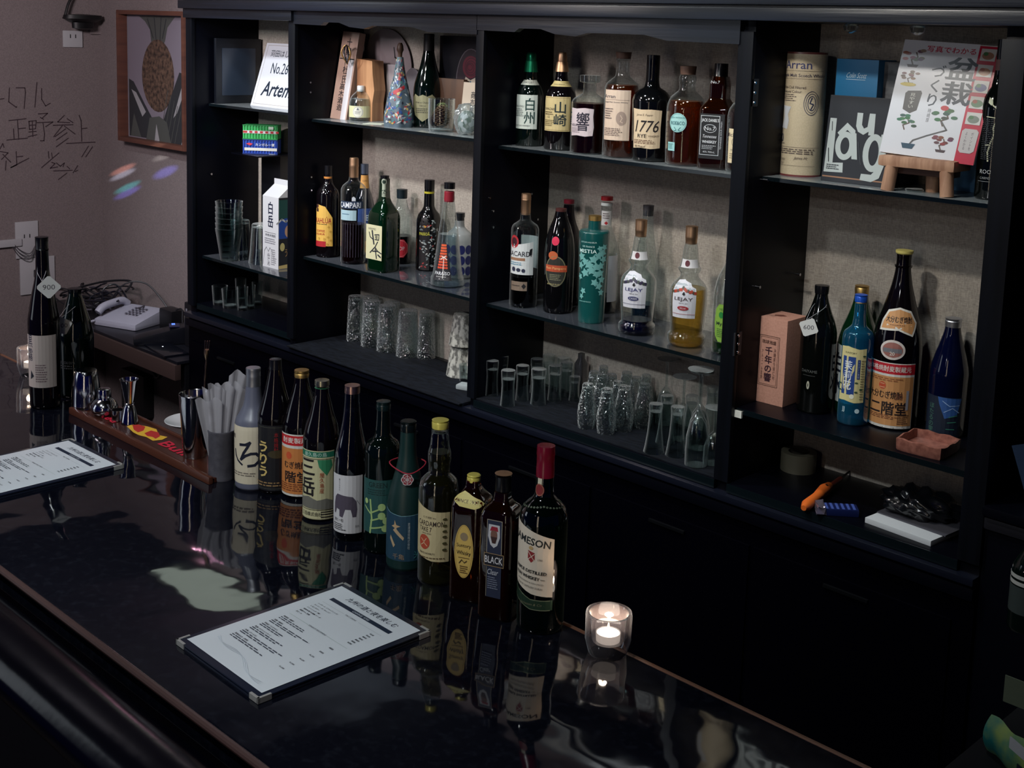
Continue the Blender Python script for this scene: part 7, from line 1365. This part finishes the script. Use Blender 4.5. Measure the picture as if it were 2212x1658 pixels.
for v in bm.verts:
    c = v.co.copy(); n_ = math.sin(c.x*7+1)*math.cos(c.y*9)+.5*math.sin(c.z*13+c.x*11); v.co = Vector((c.x*.085*(1+.12*n_), c.y*.055*(1+.12*n_), max(c.z, -.55)*.034*(1+.25*n_)+.0205)); v.co.z = max(v.co.z, 0)
bm_obj('bag_skin', bm, M((16, 18, 22), .18, spec=.7, name='black_plastic_film'), t3, True, 70)
t = thing('black_folder', 'black upright folder with brass eyelet against the right side', 'folder', (-1.088, 2.50, Z)); box('folder_body', 0, .012, -.07, .14, 0, .10, BLACKM, t, .002)
o = lathe('eyelet', [(.0022, 0), (.005, 0), (.0055, .0012), (.0022, .0012)], M((190, 180, 130), .3, .8, name='brass_eyelet'), t, 20, closed=True); o.rotation_euler = (0, -PI/2, 0); o.location = (-.0002, -.03, .06)
# ================================================================ right of the cabinet
t = thing('blue_papers', 'fan of blue and white papers on the low cabinet at the far right', 'paper', (zpt(2195, 1128, .99).x, 2.47, .99), math.radians(10))
for k, (a, c) in enumerate(((-.35, (40, 66, 100)), (-.1, (50, 78, 120)), (.12, (150, 160, 176)))):
    bm = bmesh.new(); box_bm(bm, -.03, .07, -.002, 0, .0, .12); bmesh.ops.rotate(bm, cent=(0, 0, 0), matrix=Matrix.Rotation(a, 3, 'Y'), verts=bm.verts); bmesh.ops.translate(bm, vec=(0, k*.006, 0), verts=bm.verts)
    mn = min(v.co.z for v in bm.verts); bmesh.ops.translate(bm, vec=(0, 0, -mn), verts=bm.verts); bm_obj('sheet', bm, M(c, .6, name='tinted_paper'), t)
t = thing('back_counter', 'low black work surface below the cabinet at the far right', 'counter', (0, 0, 0)); ZB = ypt(2216, 1372, 2.18).z
XB = zpt(2060, 1640, ZB).x
box('worktop', XB, -0.2, 1.52, 2.36, ZB-.03, ZB, BLACKM, t, .003)
box('worktop_body', XB+.01, -0.2, 1.54, 2.36, 0, ZB-.03, BLACKM, t)
S = Spot(2214, 1372, 80, ZB)
t = thing('striped_bottle', 'dark bottle with pale stripes on the work surface at the right edge', 'bottle', S.P); R = S.R
lathe('body', pchip([(0, R*.95), (.005, R), (.11, R), (.16, R*.4), (.21, R*.34)], 20), DARKG, t, 36); lathe('stripes', [(R*1.01, .035), (R*1.01, .085)], M((44, 52, 52), .4, name='dark_label'), t, 36)
for z_ in (.088, .100): lathe('stripe', [(R*1.012, z_), (R*1.012, z_+.007)], M((150, 152, 150), .4, name='pale_stripe'), t, 36)
P = zpt(2165, 1660, ZB); t = thing('snack_bag', 'green and teal snack bag with white flap at the lower right corner', 'bag', (P.x+.02, P.y, ZB), math.radians(-30))
bm = bmesh.new(); bmesh.ops.create_grid(bm, x_segments=14, y_segments=14, size=.5)
r_ = random.Random(8)
for v in bm.verts: x_, y_ = v.co.x, v.co.y; v.co = Vector((x_*.17, y_*.03-.01+.006*math.sin(x_*12), 0)) if False else Vector((x_*.13, .012*(.25-y_*y_)*4, (y_+.5)*.06+.003*math.sin(x_*14)))
r = bmesh.ops.duplicate(bm, geom=bm.verts[:]+bm.edges[:]+bm.faces[:]); 
for g_ in r['geom']:
    if isinstance(g_, bmesh.types.BMVert): g_.co.y = -g_.co.y
bm_obj('bag_skin', bm, noisy((20, 90, 90), (110, 130, 70), (14, 14, 14), .4, .3, .002, name='green_teal_print', lo=.4, hi=.55), t, True, 80)
box('flap', .0, .06, -.016, -.014, .045, .062, M((150, 152, 158), .5, name='white_flap'), t); box('window', .02, .034, -.016, -.0145, .018, .032, M((20, 30, 40), .4, name='dark_square'), t)
t = thing('paper_tag', 'small olive paper card standing above the snack bag at the right edge', 'card', zpt(2195, 1525, ZB)); box('card', -.022, .02, 0, .002, 0, .045, M((70, 78, 64), .6, name='olive_card'), t)
